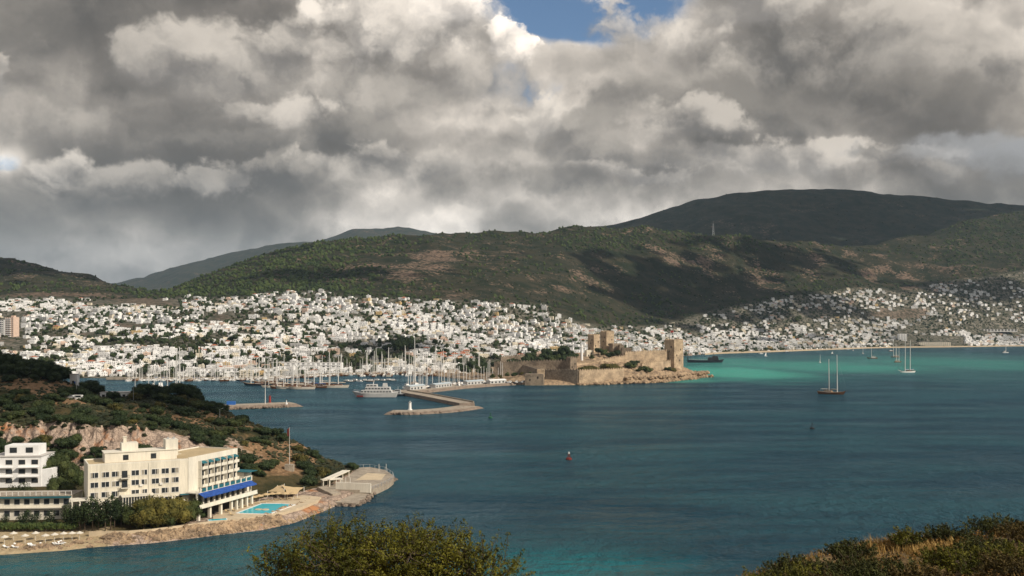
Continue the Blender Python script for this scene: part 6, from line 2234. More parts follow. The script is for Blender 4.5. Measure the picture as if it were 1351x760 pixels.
t, L, h = simple_house('hilltop_house', 133, 176, 432, zz(527, 432), zz(518, 432), 7, R(8), M_white, 'low white house among the dark bushes of the headland crest', 'house', (1.6,), 5, (1.2, 1.1))
t, L, h = simple_house('kiosk', 92, 101, 440, zz(509, 440), zz(494, 440), 3, R(0), M_white, 'narrow white kiosk with blue door on the headland crest', 'kiosk', (1.6,), 1, (0.9, 1.2))
MB().box((0.6, -0.05, 1.0), (0.9, 0.1, 1.9)).build('door', M_bluep, t)

# ------------------------------------------------------------------ pool, deck and shore wall
def slab(name, pts, z0, z1, m):
    mb = MB().prism([(p[0], p[1]) for p in pts], z0, z1)
    return tag(mb.build(name, m), kind='structure')
ZD = 2.46
EDGE = [(281, 291.6), (312, 294.2), (343, 298.4), (375, 306.0), (398, 314.4), (419, 326.5)]
gp = lambda px, Y: Vector(((px - 675.5) / FPX * Y, Y, 0))
deck = [gp(*q) for q in EDGE] + [on(424, 656, 2.4), on(400, 653.5, 2.4), on(350, 659, 2.4), on(296, 671, 2.4), gp(281, 301)]
slab('pool_deck', deck, 0.6, ZD, M_pave)
pool = empty('swimming_pool', on(350, 670, ZD))
PO = Vector(pool.location)
tag(pool, 'turquoise angular swimming pool on the sandy terrace', 'swimming pool')
pl = [on(313.5, 677.0, ZD + 0.02), on(354, 678.3, ZD + 0.02), on(388, 666.2, ZD + 0.02), on(371, 664.9, ZD + 0.02), on(346, 664.6, ZD + 0.02)]
m = bpy.data.materials.new('pool_water')
m.use_nodes = True
b = m.node_tree.nodes['Principled BSDF']
NPW = NT(m.node_tree)
npos = NPW.new('ShaderNodeNewGeometry').outputs['Position']
NPW.put(b.inputs['Base Color'], NPW.mix(NPW.noise(npos, 0.5, 3, 0.5), (0.004, 0.36, 0.48, 1), (0.02, 0.50, 0.58, 1)))
b.inputs['Roughness'].default_value = 0.25
bp = NPW.new('ShaderNodeBump')
bp.inputs['Strength'].default_value = 0.25
NPW.put(bp.inputs['Height'], NPW.noise(npos, 1.6, 3, 0.5))
m.node_tree.links.new(bp.outputs[0], b.inputs['Normal'])
mb = MB()
mb.add([(p.x, p.y, 2.51) for p in pl], [(0, 1, 2, 3, 4)])
local_mesh(mb, PO).build('water', m, pool)
mb = MB()
for a, c in zip(pl, pl[1:] + pl[:1]):
    d = c - a
    n = Vector((d.y, -d.x, 0)).normalized() * 0.3
    q = (a + c) / 2 + n
    mb.box((q.x, q.y, ZD + 0.03), (d.length + 0.3, 0.6, 0.16), math.atan2(d.y, d.x))
local_mesh(mb, PO).build('coping', M_wpaint, pool)
for px, py in ((341, 672.5), (350, 672.7)):
    p = on(px, py, ZD)
    MB().lathe([(1.2, 0), (1.2, 0.12), (1.0, 0.16)], 14, (p.x - PO.x, p.y - PO.y, 0.05)).build('island', M_pave, pool)
p = on(287, 686.5, ZD)
t = empty('paddling_pool', (p.x, p.y, ZD), R(20))
MB().box((0, 0, 0.1), (5.6, 2.6, 0.24)).build('coping', M_wpaint, t)
MB().box((0, 0, 0.15), (5.0, 2.0, 0.24)).build('water', m, t)
tag(t, 'little pale paddling pool near the hotel shrubs', 'paddling pool')

# parasols and loungers of the terrace and of the beach
def make_parasol(m, r=1.5):
    t = empty('parasol')
    MB().tube([(0, 0, 0), (0, 0, 2.5)], 0.05, 6).build('pole', M_wframe, t)
    MB().lathe([(r, 2.05), (r, 2.13), (r * 0.5, 2.4), (0.05, 2.65)], 10).build('canopy', m, t)
    return t
def make_lounger(m):
    t = empty('sun_lounger')
    MB().box((-0.25, 0, 0.34), (1.35, 0.66, 0.1)).build('seat', m, t)
    mb = MB()
    mb.xf = Matrix.Translation((0.42, 0, 0.36)) @ Matrix.Rotation(-0.6, 4, 'Y')
    mb.box((0.32, 0, 0), (0.75, 0.66, 0.1))
    mb.build('backrest', m, t)
    for sx in (-0.8, 0.35):
        for s in (-1, 1):
            MB().box((sx, s * 0.28, 0.15), (0.07, 0.07, 0.34)).build('leg', M_wframe, t)
    return t
PT, PWt = Maker(make_parasol(M_tan)), Maker(make_parasol(M_canvas, 1.05))
LW = Maker(make_lounger(M_wpaint))
LT = Maker(make_lounger(M_tan))
for px, py in ((316, 668.5), (325, 666.4), (334, 664.4), (342, 662.8), (351, 660.8), (359, 659.8), (367, 659.4), (376, 659.6), (387, 659.2)):
    p = on(px, py, ZD)
    o = PT.place((p.x, p.y, ZD), px)
    reg(o, 'tan parasol', 'tan parasols', 'along the far side of the swimming pool', 'parasol', 'parasols round the pool', (px, py))
    o = LT.place((p.x + 1.7, p.y - 0.6, ZD), R(200))
    reg(o, 'tan sun lounger', 'tan sun loungers', 'along the far side of the swimming pool', 'sun lounger', 'sun loungers round the pool', (px, py))
for px, py in ((300, 676), (306, 680), (309, 674.5)):
    p = on(px, py, ZD)
    o = LT.place((p.x, p.y, ZD), R(150))
    reg(o, 'tan sun lounger', 'tan sun loungers', "by the pool's hotel end", 'sun lounger', 'sun loungers round the pool', (px, py))
for px, py in ((6, 712.5), (33, 711), (60, 710.5), (72, 709.5), (84, 708.5), (95, 708), (105, 707.5), (18, 709), (47, 708.5)):
    p = on(px, py, 2.2)
    z = hz(p.x, p.y)
    o = PWt.place((p.x, p.y, z - 0.1), px)
    reg(o, 'pale beach parasol', 'pale beach parasols', 'on the small tan beach', 'parasol', 'parasols on the small beach', (px, py))
for px, py in ((20, 716.5), (23, 714.4), (40, 714.6), (43, 714.4), (74, 713), (77, 712.7), (80, 712.4), (83, 711.6), (57, 713.6), (8, 716.6)):
    p = on(px, py, 2.0)
    o = LW.place((p.x, p.y, hz(p.x, p.y) - 0.02), R(150 + px % 40), 1.0)
    reg(o, 'white sun lounger', 'white sun loungers', 'on the small tan beach', 'sun lounger', 'sun loungers on the small beach', (px, py))

# shade sails
def shade_sail(pts, label):
    t = empty('shade_sail', pts[0])
    O = Vector(pts[0])
    mb = MB()
    g = 6
    P = [Vector(p) for p in pts]
    vs, fs = [], []
    for i in range(g + 1):
        for j in range(g + 1):
            u, w = i / g, j / g
            q = P[0] * (1 - u) * (1 - w) + P[1] * u * (1 - w) + P[2] * u * w + P[3] * (1 - u) * w
            q = q + (sum(P, Vector()) / 4 - q) * 0.16 * (1 - abs(2 * u - 1) * abs(2 * w - 1))
            vs.append(q)
    for i in range(g):
        for j in range(g):
            a = i * (g + 1) + j
            fs.append((a, a + g + 1, a + g + 2, a + 1))
    mb.add(vs, fs)
    local_mesh(mb, O).build('canopy', M_tan, t, smooth=True)
    for p in P:
        mb = MB().tube([(p.x, p.y, 2.2), (p.x, p.y, p.z + 0.2)], 0.12, 6)
        local_mesh(mb, O).build('pole', M_wframe, t)
    tag(t, label, 'shade sail')
shade_sail([at(353, 648.5, 336), at(376, 650.5, 331), at(375, 639, 344), at(366, 641, 342)], 'smaller tan shade sail beside the hotel terrace')
shade_sail([at(372, 640.5, 340), at(379, 653, 330), at(392, 651.5, 334), at(401, 643, 346)], 'larger tan shade sail nearer the pier')

# sea wall with its walk, and the boulders below it
walk = [gp(138, 277.3), gp(170, 278.0), gp(200, 280.4), gp(240, 285.8), gp(281, 291.9)]
mb = MB()
for i, (a, c) in enumerate(zip(walk, walk[1:])):
    d = c - a
    n = Vector((-d.y, d.x, 0)).normalized()
    q = (a + c) / 2 + n * 1.0
    mb.box((q.x, q.y, 1.5 + i * 0.004), (d.length + 0.2, 2.4, 1.9), math.atan2(d.y, d.x))
tag(mb.build('footpath', M_pave), kind='structure')
t = empty('sea_wall', on(140, 709, 3.2))
TO = Vector(t.location)
mb = MB()
wl = [gp(q0, q1 - 0.1) for q0, q1 in [(118, 276.6), (138, 277.0), (170, 277.6), (200, 280.0), (240, 285.4)] + EDGE]
for a, c in zip(wl, wl[1:]):
    d = c - a
    q = (a + c) / 2
    mb.box((q.x, q.y, 1.75), (d.length + 0.2, 0.45, 2.3), math.atan2(d.y, d.x))
local_mesh(mb, TO).build('wall', M_pave, t)
tag(t, 'low tan sea wall along the shore below the hotel', 'sea wall')
P = []
for a, c, n, zmax in ((on(-60, 729), on(60, 727), 60, 0.7), (on(60, 727), on(137, 718.5), 80, 0.9), (on(137, 718.5), on(200, 714.6), 330, 1.9), (on(200, 714.6), on(245, 709.5), 330, 2.0), (on(245, 709.5), on(301, 702.6), 420, 2.1), (on(301, 702.6), on(338, 698.6), 330, 2.1), (on(338, 698.6), on(376, 691.4), 360, 2.1), (on(376, 691.4), on(414, 677.5), 640, 2.0), (on(414, 677.5), on(437, 667), 420, 1.8), (on(437, 667), on(462, 661), 110, 1.2)):
    d = c - a
    nrm = Vector((-d.y, d.x, 0)).normalized()
    for i in range(n):
        q = a + d * rnd.random()
        k = rnd.random()
        q = q + nrm * (k * (8.5 if a.y > 299 else 4.6) - 0.9)
        P.append((q.x, q.y, k * zmax - 0.25 + rnd.gauss(0, 0.15)))
P = np.array(P)
V, F = clumps(P, NR.uniform(0.4, 1.3, len(P)) * NR.uniform(0.6, 1.4, len(P)), 0.8, 91, 1, 0.3)
tag(link('shore_rubble', big_mesh('shore_rubble', V, F, [M_rock])), kind='stuff')

# ------------------------------------------------------------------ bathing pier at the point
pier = empty('bathing_pier', on(480, 640, 1.8))
QO = Vector(pier.location)
tag(pier, 'round-ended concrete bathing pier with white wall and shelters', 'pier')
def pier_part(name, mb, m, parent=pier):
    return local_mesh(mb, QO).build(name, m, parent)
ring = [on(430, 640, 2.2), on(450, 630, 2.2), (on(462, 617.5, 2.2)), on(488, 616.2, 2.2), on(508, 620, 2.2), on(518, 626.5, 2.2), on(519.5, 631, 2.2), on(512, 637, 2.2), on(499, 643, 2.2), on(489, 646.5, 2.2), on(440, 646, 2.2)]
dk = pier_part('upper_deck', MB().prism([(p.x, p.y) for p in ring[::-1]], -2.5, 2.2), M_conc)
low = [on(432, 662, 1.0), on(470, 664, 1.0), on(482, 656.5, 1.0), on(489, 648.8, 1.0), on(446, 648, 1.0)]
pier_part('lower_deck', MB().prism([(p.x, p.y) for p in low], -2.5, 1.0), M_conc)
a, c = on(443, 645, 2.2), on(489, 647, 2.2)
d = c - a
mb = MB().box(((a.x + c.x) / 2, (a.y + c.y) / 2 + 0.4, 2.9), (d.length, 0.7, 3.2), math.atan2(d.y, d.x))
pier_part('white_wall', mb, M_hotel2)
pn = pier_part('sunken_floor', MB().prism([(p.x, p.y) for p in (on(470, 633, 2.25), on(503, 633, 2.25), on(509, 625.5, 2.25), on(485, 624, 2.25))], 2.0, 2.26), M_pave)
mb = MB()
for i in range(len(ring) - 3):
    a, c = ring[i + 1], ring[i + 2]
    n = 3
    for k in range(n):
        q = a + (c - a) * (k / n)
        mb.tube([(q.x, q.y, 2.2), (q.x, q.y, 3.4)], 0.09, 5)
    d = c - a
    q = (a + c) / 2
    mb.box((q.x, q.y, 3.3), (d.length, 0.08, 0.08), math.atan2(d.y, d.x))
pier_part('railing', mb, M_steel)
def shelter(p0, p1, w, z, h):
    d = Vector((p1.x - p0.x, p1.y - p0.y, 0))
    a = math.atan2(d.y, d.x)
    q = (p0 + p1) / 2
    r = pier_part('shelter_roof', MB().box((q.x, q.y, z + h), (d.length, w, 0.25), a), M_hotel2)
    e = d.normalized()
    n = Vector((-e.y, e.x, 0))
    for i in range(4):
        for s in (-1, 1):
            k = p0 + d * (i / 3) * 0.96 + e * 0.4 + n * s * (w / 2 - 0.3)
            pier_part('post', MB().box((k.x, k.y, z + h / 2), (0.25, 0.25, h)), M_hotel2, r)
shelter(on(430, 632, 5.0), on(457, 620, 5.0), 3.0, 2.2, 2.6)
shelter(on(424, 632.5, 4.8), on(450, 630.5, 4.8), 3.0, 2.2, 2.4)
mb = MB()
for i in range(9):
    k = on(425 + i * 2.2, 646 + i * 0.7, 2.2)
    mb.box((k.x, k.y, 1.4 + 0.25 * (9 - i) * 0.2), (1.2, 4.0, 2.0 + 0.25 * (9 - i) * 0.4), R(-35))
pier_part('steps', mb, M_conc)
mb = MB()
for px in (450, 456, 462, 500, 509.5):
    k = on(px, 641 if px < 480 else 622, 2.2)
    mb.tube([(k.x, k.y, 2.2), (k.x, k.y, 5.2)], 0.09, 5)
pier_part('lamp_post', mb, M_wframe)
V, F = boulders([tuple(p)[:2] for p in [on(520, 632), on(512, 640), on(500, 646.5), on(489, 652), on(484, 660), on(472, 667), on(440, 668)]], 1.2, 150, 66, 0.5, 1.2, 0.1)
tag(link('rubble', big_mesh('rubble', V - np.array(QO), F, [M_rubble]), pier), kind='stuff')

# flag pole on its block
p = on(382, 624, 5.0)
z = hz(p.x, p.y)
t = empty('flagpole', (p.x, p.y, z))
MB().box((0, 0, 0.9), (3.2, 2.4, 2.6)).build('plinth', M_conc, t)
MB().tube([(0, 0, 1), (0, 0, 16.0)], [0.10, 0.05], 6).build('pole', M_alu, t)
mb = MB()
mb.add([(-0.05, 0, 15.9), (-0.1, 0, 12.9), (-0.5, 0.25, 12.6), (-0.9, -0.1, 13.0), (-1.0, 0.1, 15.2), (-0.5, -0.2, 15.6)], [(0, 1, 2, 5), (5, 2, 3, 4)])
mb.build('flag', mat('faded_flag', (0.14, 0.03, 0.025), 0.8, 0.3, 1.0), t)
tag(t, 'tall thin flagpole with drooping red flag on the headland slope', 'flagpole')
for i, (px, py, Y, h) in enumerate([(101, 527, 412, 9.0), (176, 534, 420, 6.0), (290, 560, 418, 6.5)]):
    x = (px - 675.5) / FPX * Y
    t = empty('street_lamp', (x, Y, hz(x, Y) - 0.2))
    MB().tube([(0, 0, 0), (0, 0, h), (0.9, 0, h + 0.3)], [0.09, 0.06, 0.05], 6).build('pole', M_steel, t)
    MB().box((1.1, 0, h + 0.28), (0.6, 0.24, 0.14)).build('lamp_head', M_steel, t)
    tag(t, ['tall street lamp by the narrow white kiosk', 'short street lamp beside the low white hilltop house', 'street lamp on the bare brow above the hotel'][i], 'street lamp', 'street lamps on the headland')
x = (104 - 675.5) / FPX * 398
o = CARW.place((x, 398, hz(x, 398) + 0.05), R(10))
tag(o, 'small white van parked on the headland track', 'van', 'vehicles parked on the headland')
x = (93 - 675.5) / FPX * 397
o = CARS.place((x, 397, hz(x, 397) + 0.05), R(5))
tag(o, 'silver car parked on the headland track beside the van', 'car', 'vehicles parked on the headland')

# ------------------------------------------------------------------ trees and shrubs of the headland
PINE_H = Maker(make_tree('pine_tree', round_lobes(9, 7.0, 0.3, 10, 41), 2.6, 0.28, 4200, 0.22, M_leaf_d, 41))
PINE_L = Maker(make_tree('pine_tree', round_lobes(7, 8.0, 2.2, 8, 42), 4.5, 0.25, 2400, 0.25, M_leaf_m, 42))
M_leaf_y = leaf_mat('olive_gold_leaf', (0.055, 0.055, 0.012), (0.16, 0.135, 0.03), 0.35)
OLIVE_H = Maker(make_tree('olive_tree', round_lobes(8.5, 7.0, 0.4, 11, 43), 2.5, 0.3, 5200, 0.2, M_leaf_y, 43))
THIN_H = Maker(make_tree('thin_tree', round_lobes(4.5, 6.0, 2.6, 5, 44), 4.4, 0.16, 900, 0.24, M_leaf_d, 44, core=False))
SHRUB = [Maker(make_tree('shrub', round_lobes(4.6, 2.8, 0.0, 7, 50 + i), 0.5, 0.14, 1500, 0.19, m_, 50 + i)) for i, m_ in enumerate((M_leaf_d, M_leaf_d, M_leaf_m, M_leaf_o))]
SHN = ['dark green shrub', 'dark green shrub', 'mid-green shrub', 'olive-brown shrub']
def head_place(px, py):
    for x0, x1, y0, y1, s in ((-60, 60, 450, 500, 'on the dark headland crest'), (60, 130, 450, 540, 'beside the narrow white kiosk'), (130, 200, 450, 535, 'around the low white hilltop house'), (200, 320, 450, 550, 'on the crest above the hotel roof'),
                              (-60, 60, 500, 545, "above the rock band at the picture edge"), (60, 130, 540, 560, 'on the rim of the rock band'), (130, 220, 535, 575, 'above the hotel penthouse'), (220, 320, 550, 610, 'on the slope right above the hotel'), (320, 380, 550, 660, 'between the hotel and the flagpole'),
                              (380, 480, 550, 640, 'on the headland tip beyond the flagpole'), (-60, 100, 545, 650, 'around the white block of flats'), (100, 260, 560, 600, 'at the foot of the rock band'), (-60, 110, 640, 720, 'in front of the low annex'), (100, 170, 600, 720, "before the hotel's left half"), (170, 280, 600, 720, "before the hotel's right half")):
        if x0 <= px < x1 and y0 <= py < y1:
            return s
    return 'on the headland slope'
def head_tree(mk, one, many, px, Y, s, cat='tree', dz=-0.3, where=None, zz_=None):
    x = (px - 675.5) / FPX * Y
    z = hz(x, Y)
    o = mk.place((x, Y, z + dz), px * 1.7, s)
    py = HZ - FPX * (z + 2 - CAM_H) / Y
    reg(o, one, many, where or head_place(px, py), cat, 'shrubs of the headland' if cat == 'shrub' else 'trees of the headland', (px, py))
for px, Y, s in [(4, 432, 1.05), (14, 436, 1.1), (25, 440, 0.95), (35, 434, 1.1), (46, 438, 1.05), (57, 436, 1.15), (67, 440, 1.0), (77, 436, 1.0), (86, 442, 0.8), (-12, 436, 1.1), (-30, 438, 1.0), (9, 424, 0.8), (30, 425, 0.75), (52, 426, 0.8), (70, 428, 0.75)]:
    head_tree(PINE_H, 'dark broad pine', 'dark broad pines', px, Y, s)
for px, Y, s in [(113, 436, 0.7), (121, 440, 0.75), (130, 436, 0.65), (183, 430, 0.75), (192, 434, 0.9), (203, 436, 0.85), (213, 438, 0.7), (222, 452, 0.7), (236, 452, 1.0), (246, 456, 1.1), (255, 452, 0.9), (262, 448, 0.6), (278, 450, 0.6), (288, 446, 0.65), (296, 444, 0.55), (150, 440, 0.5), (166, 442, 0.5)]:
    head_tree(PINE_H, 'dark broad pine', 'dark broad pines', px, Y, s)
head_tree(SHRUB[0], 'dark round bush', 'dark round bushes', 465.5, 398, 1.15, 'shrub', -0.2, 'alone by the pier root')
for px, Y, s in [(72, 300, 0.85), (80, 303, 0.95), (90, 302, 0.8), (99, 318, 0.9), (62, 326, 0.7), (68, 330, 0.95), (78, 332, 0.95), (88, 330, 0.85), (96, 326, 0.8)]:
    head_tree(PINE_L, 'mid-green pine', 'mid-green pines', px, Y, s)
for px, Y, s in [(14, 302, 0.75), (24, 300, 0.8), (34, 303, 0.85), (45, 301, 0.7), (28, 281, 0.65), (37, 282, 0.7), (47, 282.5, 0.6), (6, 281, 0.6), (66, 282, 0.7), (90, 280, 1.0), (98, 280, 0.95), (106, 280, 1.05), (112, 279.5, 1.0), (122, 279.5, 1.25), (130, 280, 1.1), (139, 279, 1.0), (146, 279, 1.25), (151, 280, 1.05), (160, 281, 0.9), (167, 282, 0.85)]:
    head_tree(THIN_H, 'thin dark tree', 'thin dark trees', px, Y, s)
for px, Y, s in [(184, 283, 0.8), (199, 283, 1.3), (214, 285, 1.05), (228, 287, 1.25), (238, 291, 0.75)]:
    head_tree(OLIVE_H, 'big olive-gold tree', 'big olive-gold trees', px, Y, s)
head_tree(PINE_H, 'dark round tree', 'dark round trees', 213, 292, 0.8)
for px, Y, s in [(190, 281, 0.85), (172, 281, 0.7), (247, 290, 0.7), (256, 293, 0.75), (221, 283, 0.6)]:
    head_tree(PINE_L, 'mid-green pine', 'mid-green pines', px, Y, s)
for px, Y, s in [(150, 283, 0.8), (143, 282, 0.9), (134, 281.5, 0.8), (160, 284, 0.9), (170, 285, 0.8), (178, 286, 0.9), (205, 288, 0.7), (216, 290, 0.8), (238, 293, 0.9), (245, 295, 0.95), (254, 297, 1.0), (262, 299, 0.9), (268, 301, 0.75), (120, 283, 0.7), (128, 284, 0.8)]:
    i = int(px) % 3
    head_tree(SHRUB[i], SHN[i], SHN[i] + 's', px, Y, s, 'shrub')
rs = np.random.RandomState(77)
n = 0
for trial in range(4000):
    px = rs.uniform(-20, 470)
    py = rs.uniform(480, 640)
    Yc = np.arange(335, 470, 1.0)
    zc = head.z((px - 675.5) / FPX * Yc, Yc)
    pc = HZ - FPX * (zc - CAM_H) / Yc
    ok = np.where(np.abs(pc - py) < 1.5)[0]
    if not len(ok):
        continue
    Y = Yc[ok[0]]
    x = (px - 675.5) / FPX * Y
    if zc[ok[0]] < 6.0 and px < 400 or zc[ok[0]] < 2.5:
        continue
    bad = lump_map(np.array([px]), np.array([py]), [(45, 510, 50, 10, 1.2), (95, 531, 30, 5, 1), (60, 574, 75, 9, 1.3), (150, 578, 60, 10, 1.1), (215, 588, 50, 10, 1.0), (360, 603, 26, 18, 0.9), (335, 600, 14, 10, 0.7), (260, 556, 30, 9, 0.5), (72, 630, 10, 14, 1), (300, 575, 20, 10, 0.4), (385, 612, 18, 14, 0.7)])[0]
    if rs.rand() < bad or Y < 337 and px < 330:
        continue
    i = [0, 1, 2, 3][pick([4, 4, 1.6, 0.9], rs.rand())]
    head_tree(SHRUB[i], SHN[i], SHN[i] + 's', px, Y, rs.uniform(0.6, 1.5), 'shrub')
    n += 1
    if n >= 250:
        break
# low scrub and grass between the shrubs
P = []
for trial in range(17000):
    px = rs.uniform(-30, 480)
    Y = rs.uniform(333, 462)
    x = (px - 675.5) / FPX * Y
    P.append((x, Y, 0, px))
P = np.array(P)
P[:, 2] = head.z(P[:, 0], P[:, 1])
py = HZ - FPX * (P[:, 2] - CAM_H) / P[:, 1]
bad = lump_map(P[:, 3], py, [(45, 510, 50, 10, 1.0), (95, 531, 30, 5, 1), (60, 574, 75, 9, 1.3), (150, 578, 60, 10, 1.1), (215, 588, 50, 10, 1.0), (360, 603, 26, 18, 0.7), (335, 600, 14, 10, 0.6), (260, 556, 30, 9, 0.4), (72, 630, 10, 14, 1)])
k = (P[:, 2] > np.where(P[:, 3] < 400, 7.5, 2.6)) & (rs.rand(len(P)) > bad) & (rs.rand(len(P)) < 0.5 + 0.5 * fbm(P[:, 0] / 9, P[:, 1] / 9, 3, 88))
V, F = clumps(P[k][:, :3] + np.array([0, 0, 0.1]), rs.uniform(0.35, 1.1, k.sum()), 0.7, 92, 1, 0.4)
tag(link('headland_scrub', big_mesh('headland_scrub', V, F, [M_scrub])), kind='stuff')
# clipped hedge strip in front of the annex
mbv = []
for px in np.arange(-40, 100, 1.1):
    p = on(px, 694.6, 3.6)
    mbv.append((p.x, p.y, 3.7 + rs.uniform(-0.2, 0.3)))
V, F = clumps(np.array(mbv), rs.uniform(0.6, 0.95, len(mbv)), 1.0, 93, 2, 0.3)
tag(link('hedge', big_mesh('hedge', V, F, [M_hedge])), 'low clipped green hedge between the annex and the beach', 'hedge')

# ------------------------------------------------------------------ the viewpoint's own slope
NEAR = {}
def near_col(rows):
    return [(y, z) for y, z in rows]
for px, crest in ((-1200, 44.0), (860, 44.0), (930, 48.9), (990, 49.6), (1050, 50.2), (1110, 50.65), (1170, 51.0), (1230, 51.15), (1300, 51.35), (1351, 51.5), (1700, 52.0), (2600, 52.0)):
    up_ = max(0.0, min(1.0, (crest - 44) / 6))
    NEAR[px] = [(2, 58.2), (8, 56.2), (16, 53.2 + 1.4 * up_), (25, 50.2 + 2.6 * up_), (33, 47.4 + (crest - 47.0) * up_), (41, crest), (54, 39.0 + 5 * up_), (110, 18.0), (165, -3.0)]
near = Land(NEAR, np.arange(-1200, 2601, 8.0), np.concatenate([np.arange(2, 56, 0.4), np.arange(56, 170, 2.5)]), smooth=2)
near.soften(2, 1)
PX, YY, XX = near.grid()
near.Z += np.clip((YY - 12) / 10, 0, 1) * (0.22 * fbm(XX / 3.2, YY / 3.2, 4, 301) + 0.10 * fbm(XX / 0.9, YY / 0.9, 3, 302)) * np.clip(1.2 - YY / 90, 0.3, 1)
def near_material():
    m = bpy.data.materials.new('near_ground')
    m.use_nodes = True
    t = m.node_tree
    b = t.nodes['Principled BSDF']
    N = NT(t)
    pos = N.new('ShaderNodeNewGeometry').outputs['Position']
    n1, n2 = N.noise(pos, 0.6, 5, 0.65), N.noise(pos, 4.0, 4, 0.65)
    c = N.mix(N.ss(n1, 0.35, 0.65), (0.13, 0.075, 0.025, 1), (0.24, 0.16, 0.06, 1))
    c = N.mix(N.ss(n2, 0.4, 0.7, 0.0, 0.6), c, (0.07, 0.055, 0.02, 1))
    N.put(b.inputs['Base Color'], c)
    b.inputs['Roughness'].default_value = 0.95
    bp = N.new('ShaderNodeBump')
    bp.inputs['Strength'].default_value = 0.8
    bp.inputs['Distance'].default_value = 0.12
    N.put(bp.inputs['Height'], N.m('ADD', n1, n2))
    t.links.new(bp.outputs[0], b.inputs['Normal'])
    return m
tag(link('near_slope', near.mesh('near_slope', [near_material()])), kind='structure')
nz = lambda x, y: float(near.z(x, y))

# ------------------------------------------------------------------ the big olive-green tree in front
M_near = leaf_mat('near_leaf', (0.030, 0.037, 0.004), (0.135, 0.126, 0.013), 0.8)
M_near2 = leaf_mat('near_leaf_dry', (0.040, 0.030, 0.006), (0.100, 0.070, 0.018), 1.1)
M_near3 = leaf_mat('near_leaf_dark', (0.020, 0.025, 0.005), (0.075, 0.078, 0.018), 1.1)
M_dry = leaf_mat('dry_grass', (0.20, 0.12, 0.035), (0.46, 0.31, 0.11), 0.5)
M_dryb = leaf_mat('dry_shrub', (0.11, 0.060, 0.015), (0.24, 0.135, 0.035), 0.7)

def sprays(bases, dirs, lengths, per, leaf, seed, droop=0.15):
    """Leafy twigs: per twig a bent stem with leaves set round it. Returns leaf points, leaf normals and the stems."""
    rs = np.random.RandomState(seed)
    P, Q, stems = [], [], []
    for b, d, L in zip(bases, dirs, lengths):
        d = d / np.linalg.norm(d)
        side = rs.normal(0, 1, 3)
        side -= side.dot(d) * d
        t = rs.rand(per) ** 0.8
        bend = rs.uniform(-0.25, 0.25)
        c = b + np.outer(t * L, d) + np.outer(bend * L * t * t, side) + np.array([0, 0, -1.0]) * (droop * L * t * t)[:, None]
        r = rs.normal(0, 1, (per, 3))
        P.append(c + r * (0.10 * L * (1.15 - 0.75 * t))[:, None])
        Q.append(r + 0.4 * d)
        stems.append([b, b + d * L * 0.5 + bend * L * 0.25 * side, b + d * L + bend * L * side - np.array([0, 0, droop * L])])
    return np.concatenate(P), np.concatenate(Q), stems

def near_tree(name, loc, lobes, h0, r0, n_spray, per, leaf, L, m, seed, up=0.75):
    root = empty(name, loc)
    rs = np.random.RandomState(seed)
    tb = MB()
    top = np.array((0.1, 0, h0))
    tb.tube([(0, 0, -0.6), (0.05, 0.02, h0 * 0.5), tuple(top)], [r0, r0 * 0.85, r0 * 0.7], 8)
    w = np.array([l[1][0] * l[1][2] for l in lobes])
    w = w / w.sum()
    B, D = [], []
    for (c, r), k in zip(lobes, w):
        c, r = np.array(c), np.array(r)
        tb.tube([tuple(top * 0.95), tuple((top + c) / 2 + np.array((0, 0, 0.15))), tuple(c)], [r0 * 0.55, r0 * 0.34, r0 * 0.16], 6)
        m_ = int(n_spray * k) + 1
        d = rs.normal(0, 1, (m_, 3))
        d /= np.linalg.norm(d, axis=1)[:, None]
        b = c + d * r * rs.uniform(0.25, 0.95, m_)[:, None]
        B.append(b)
        q = d + np.array([0, 0, up]) + rs.normal(0, 0.35, (m_, 3))
        D.append(q)
        for e in b[:: max(1, m_ // 12)]:
            tb.tube([tuple(c), tuple((c + e) / 2 + rs.normal(0, 0.06, 3)), tuple(e)], [r0 * 0.16, r0 * 0.10, r0 * 0.05], 4)
    B, D = np.concatenate(B), np.concatenate(D)
    P, Q, stems = sprays(B, D, L * rs.uniform(0.5, 1.35, len(B)), per, leaf, seed + 3)
    V, F = leaf_cards(P, Q, leaf, seed + 4, 0.7, 0.36)
    F = np.concatenate([F[:, [0, 1, 2]], F[:, [0, 2, 3]]])
    tb.build('trunk', M_bark, root, smooth=True)
    crown = link('crown', big_mesh('crown', V, F, [m]), root)
    sb = MB()
    for s in stems[::2]:
        sb.tube([tuple(q) for q in s], [0.012, 0.009, 0.004], 3, False)
    tag(sb.build('twigs', M_bark, crown), kind='stuff')
    return root

YT = 25.0
def tl(px, py, dy, rx, ry, rz):
    """A crown lobe centred behind photo pixel (px, py), sizes in metres, relative to the tree's foot."""
    p = at(px, py, YT + dy)
    return ((p.x - TX.x, p.y - TX.y, p.z - TX.z), (rx, ry, rz))
x = (512 - 675.5) / FPX * YT
TX = Vector((x, YT, nz(x, YT)))
lobes = [tl(505, 752, 0, 1.3, 1.4, 0.85), tl(445, 745, -0.4, 0.95, 1.1, 0.75), tl(400, 752, 0.2, 0.75, 1.0, 0.6), tl(565, 745, 0.4, 0.95, 1.1, 0.75), tl(625, 757, -0.2, 0.75, 0.9, 0.6), tl(362, 768, -0.3, 0.6, 0.8, 0.55),
         tl(480, 728, 0.7, 0.8, 0.9, 0.5), tl(540, 730, -0.5, 0.8, 0.9, 0.45), tl(660, 768, 0.3, 0.5, 0.7, 0.5), tl(600, 735, 0.6, 0.55, 0.7, 0.35), tl(430, 730, 0.5, 0.55, 0.7, 0.4), tl(510, 790, 0, 1.7, 1.6, 1.0), tl(430, 790, 0.3, 1.1, 1.2, 0.8), tl(600, 795, 0.2, 1.1, 1.2, 0.8)]
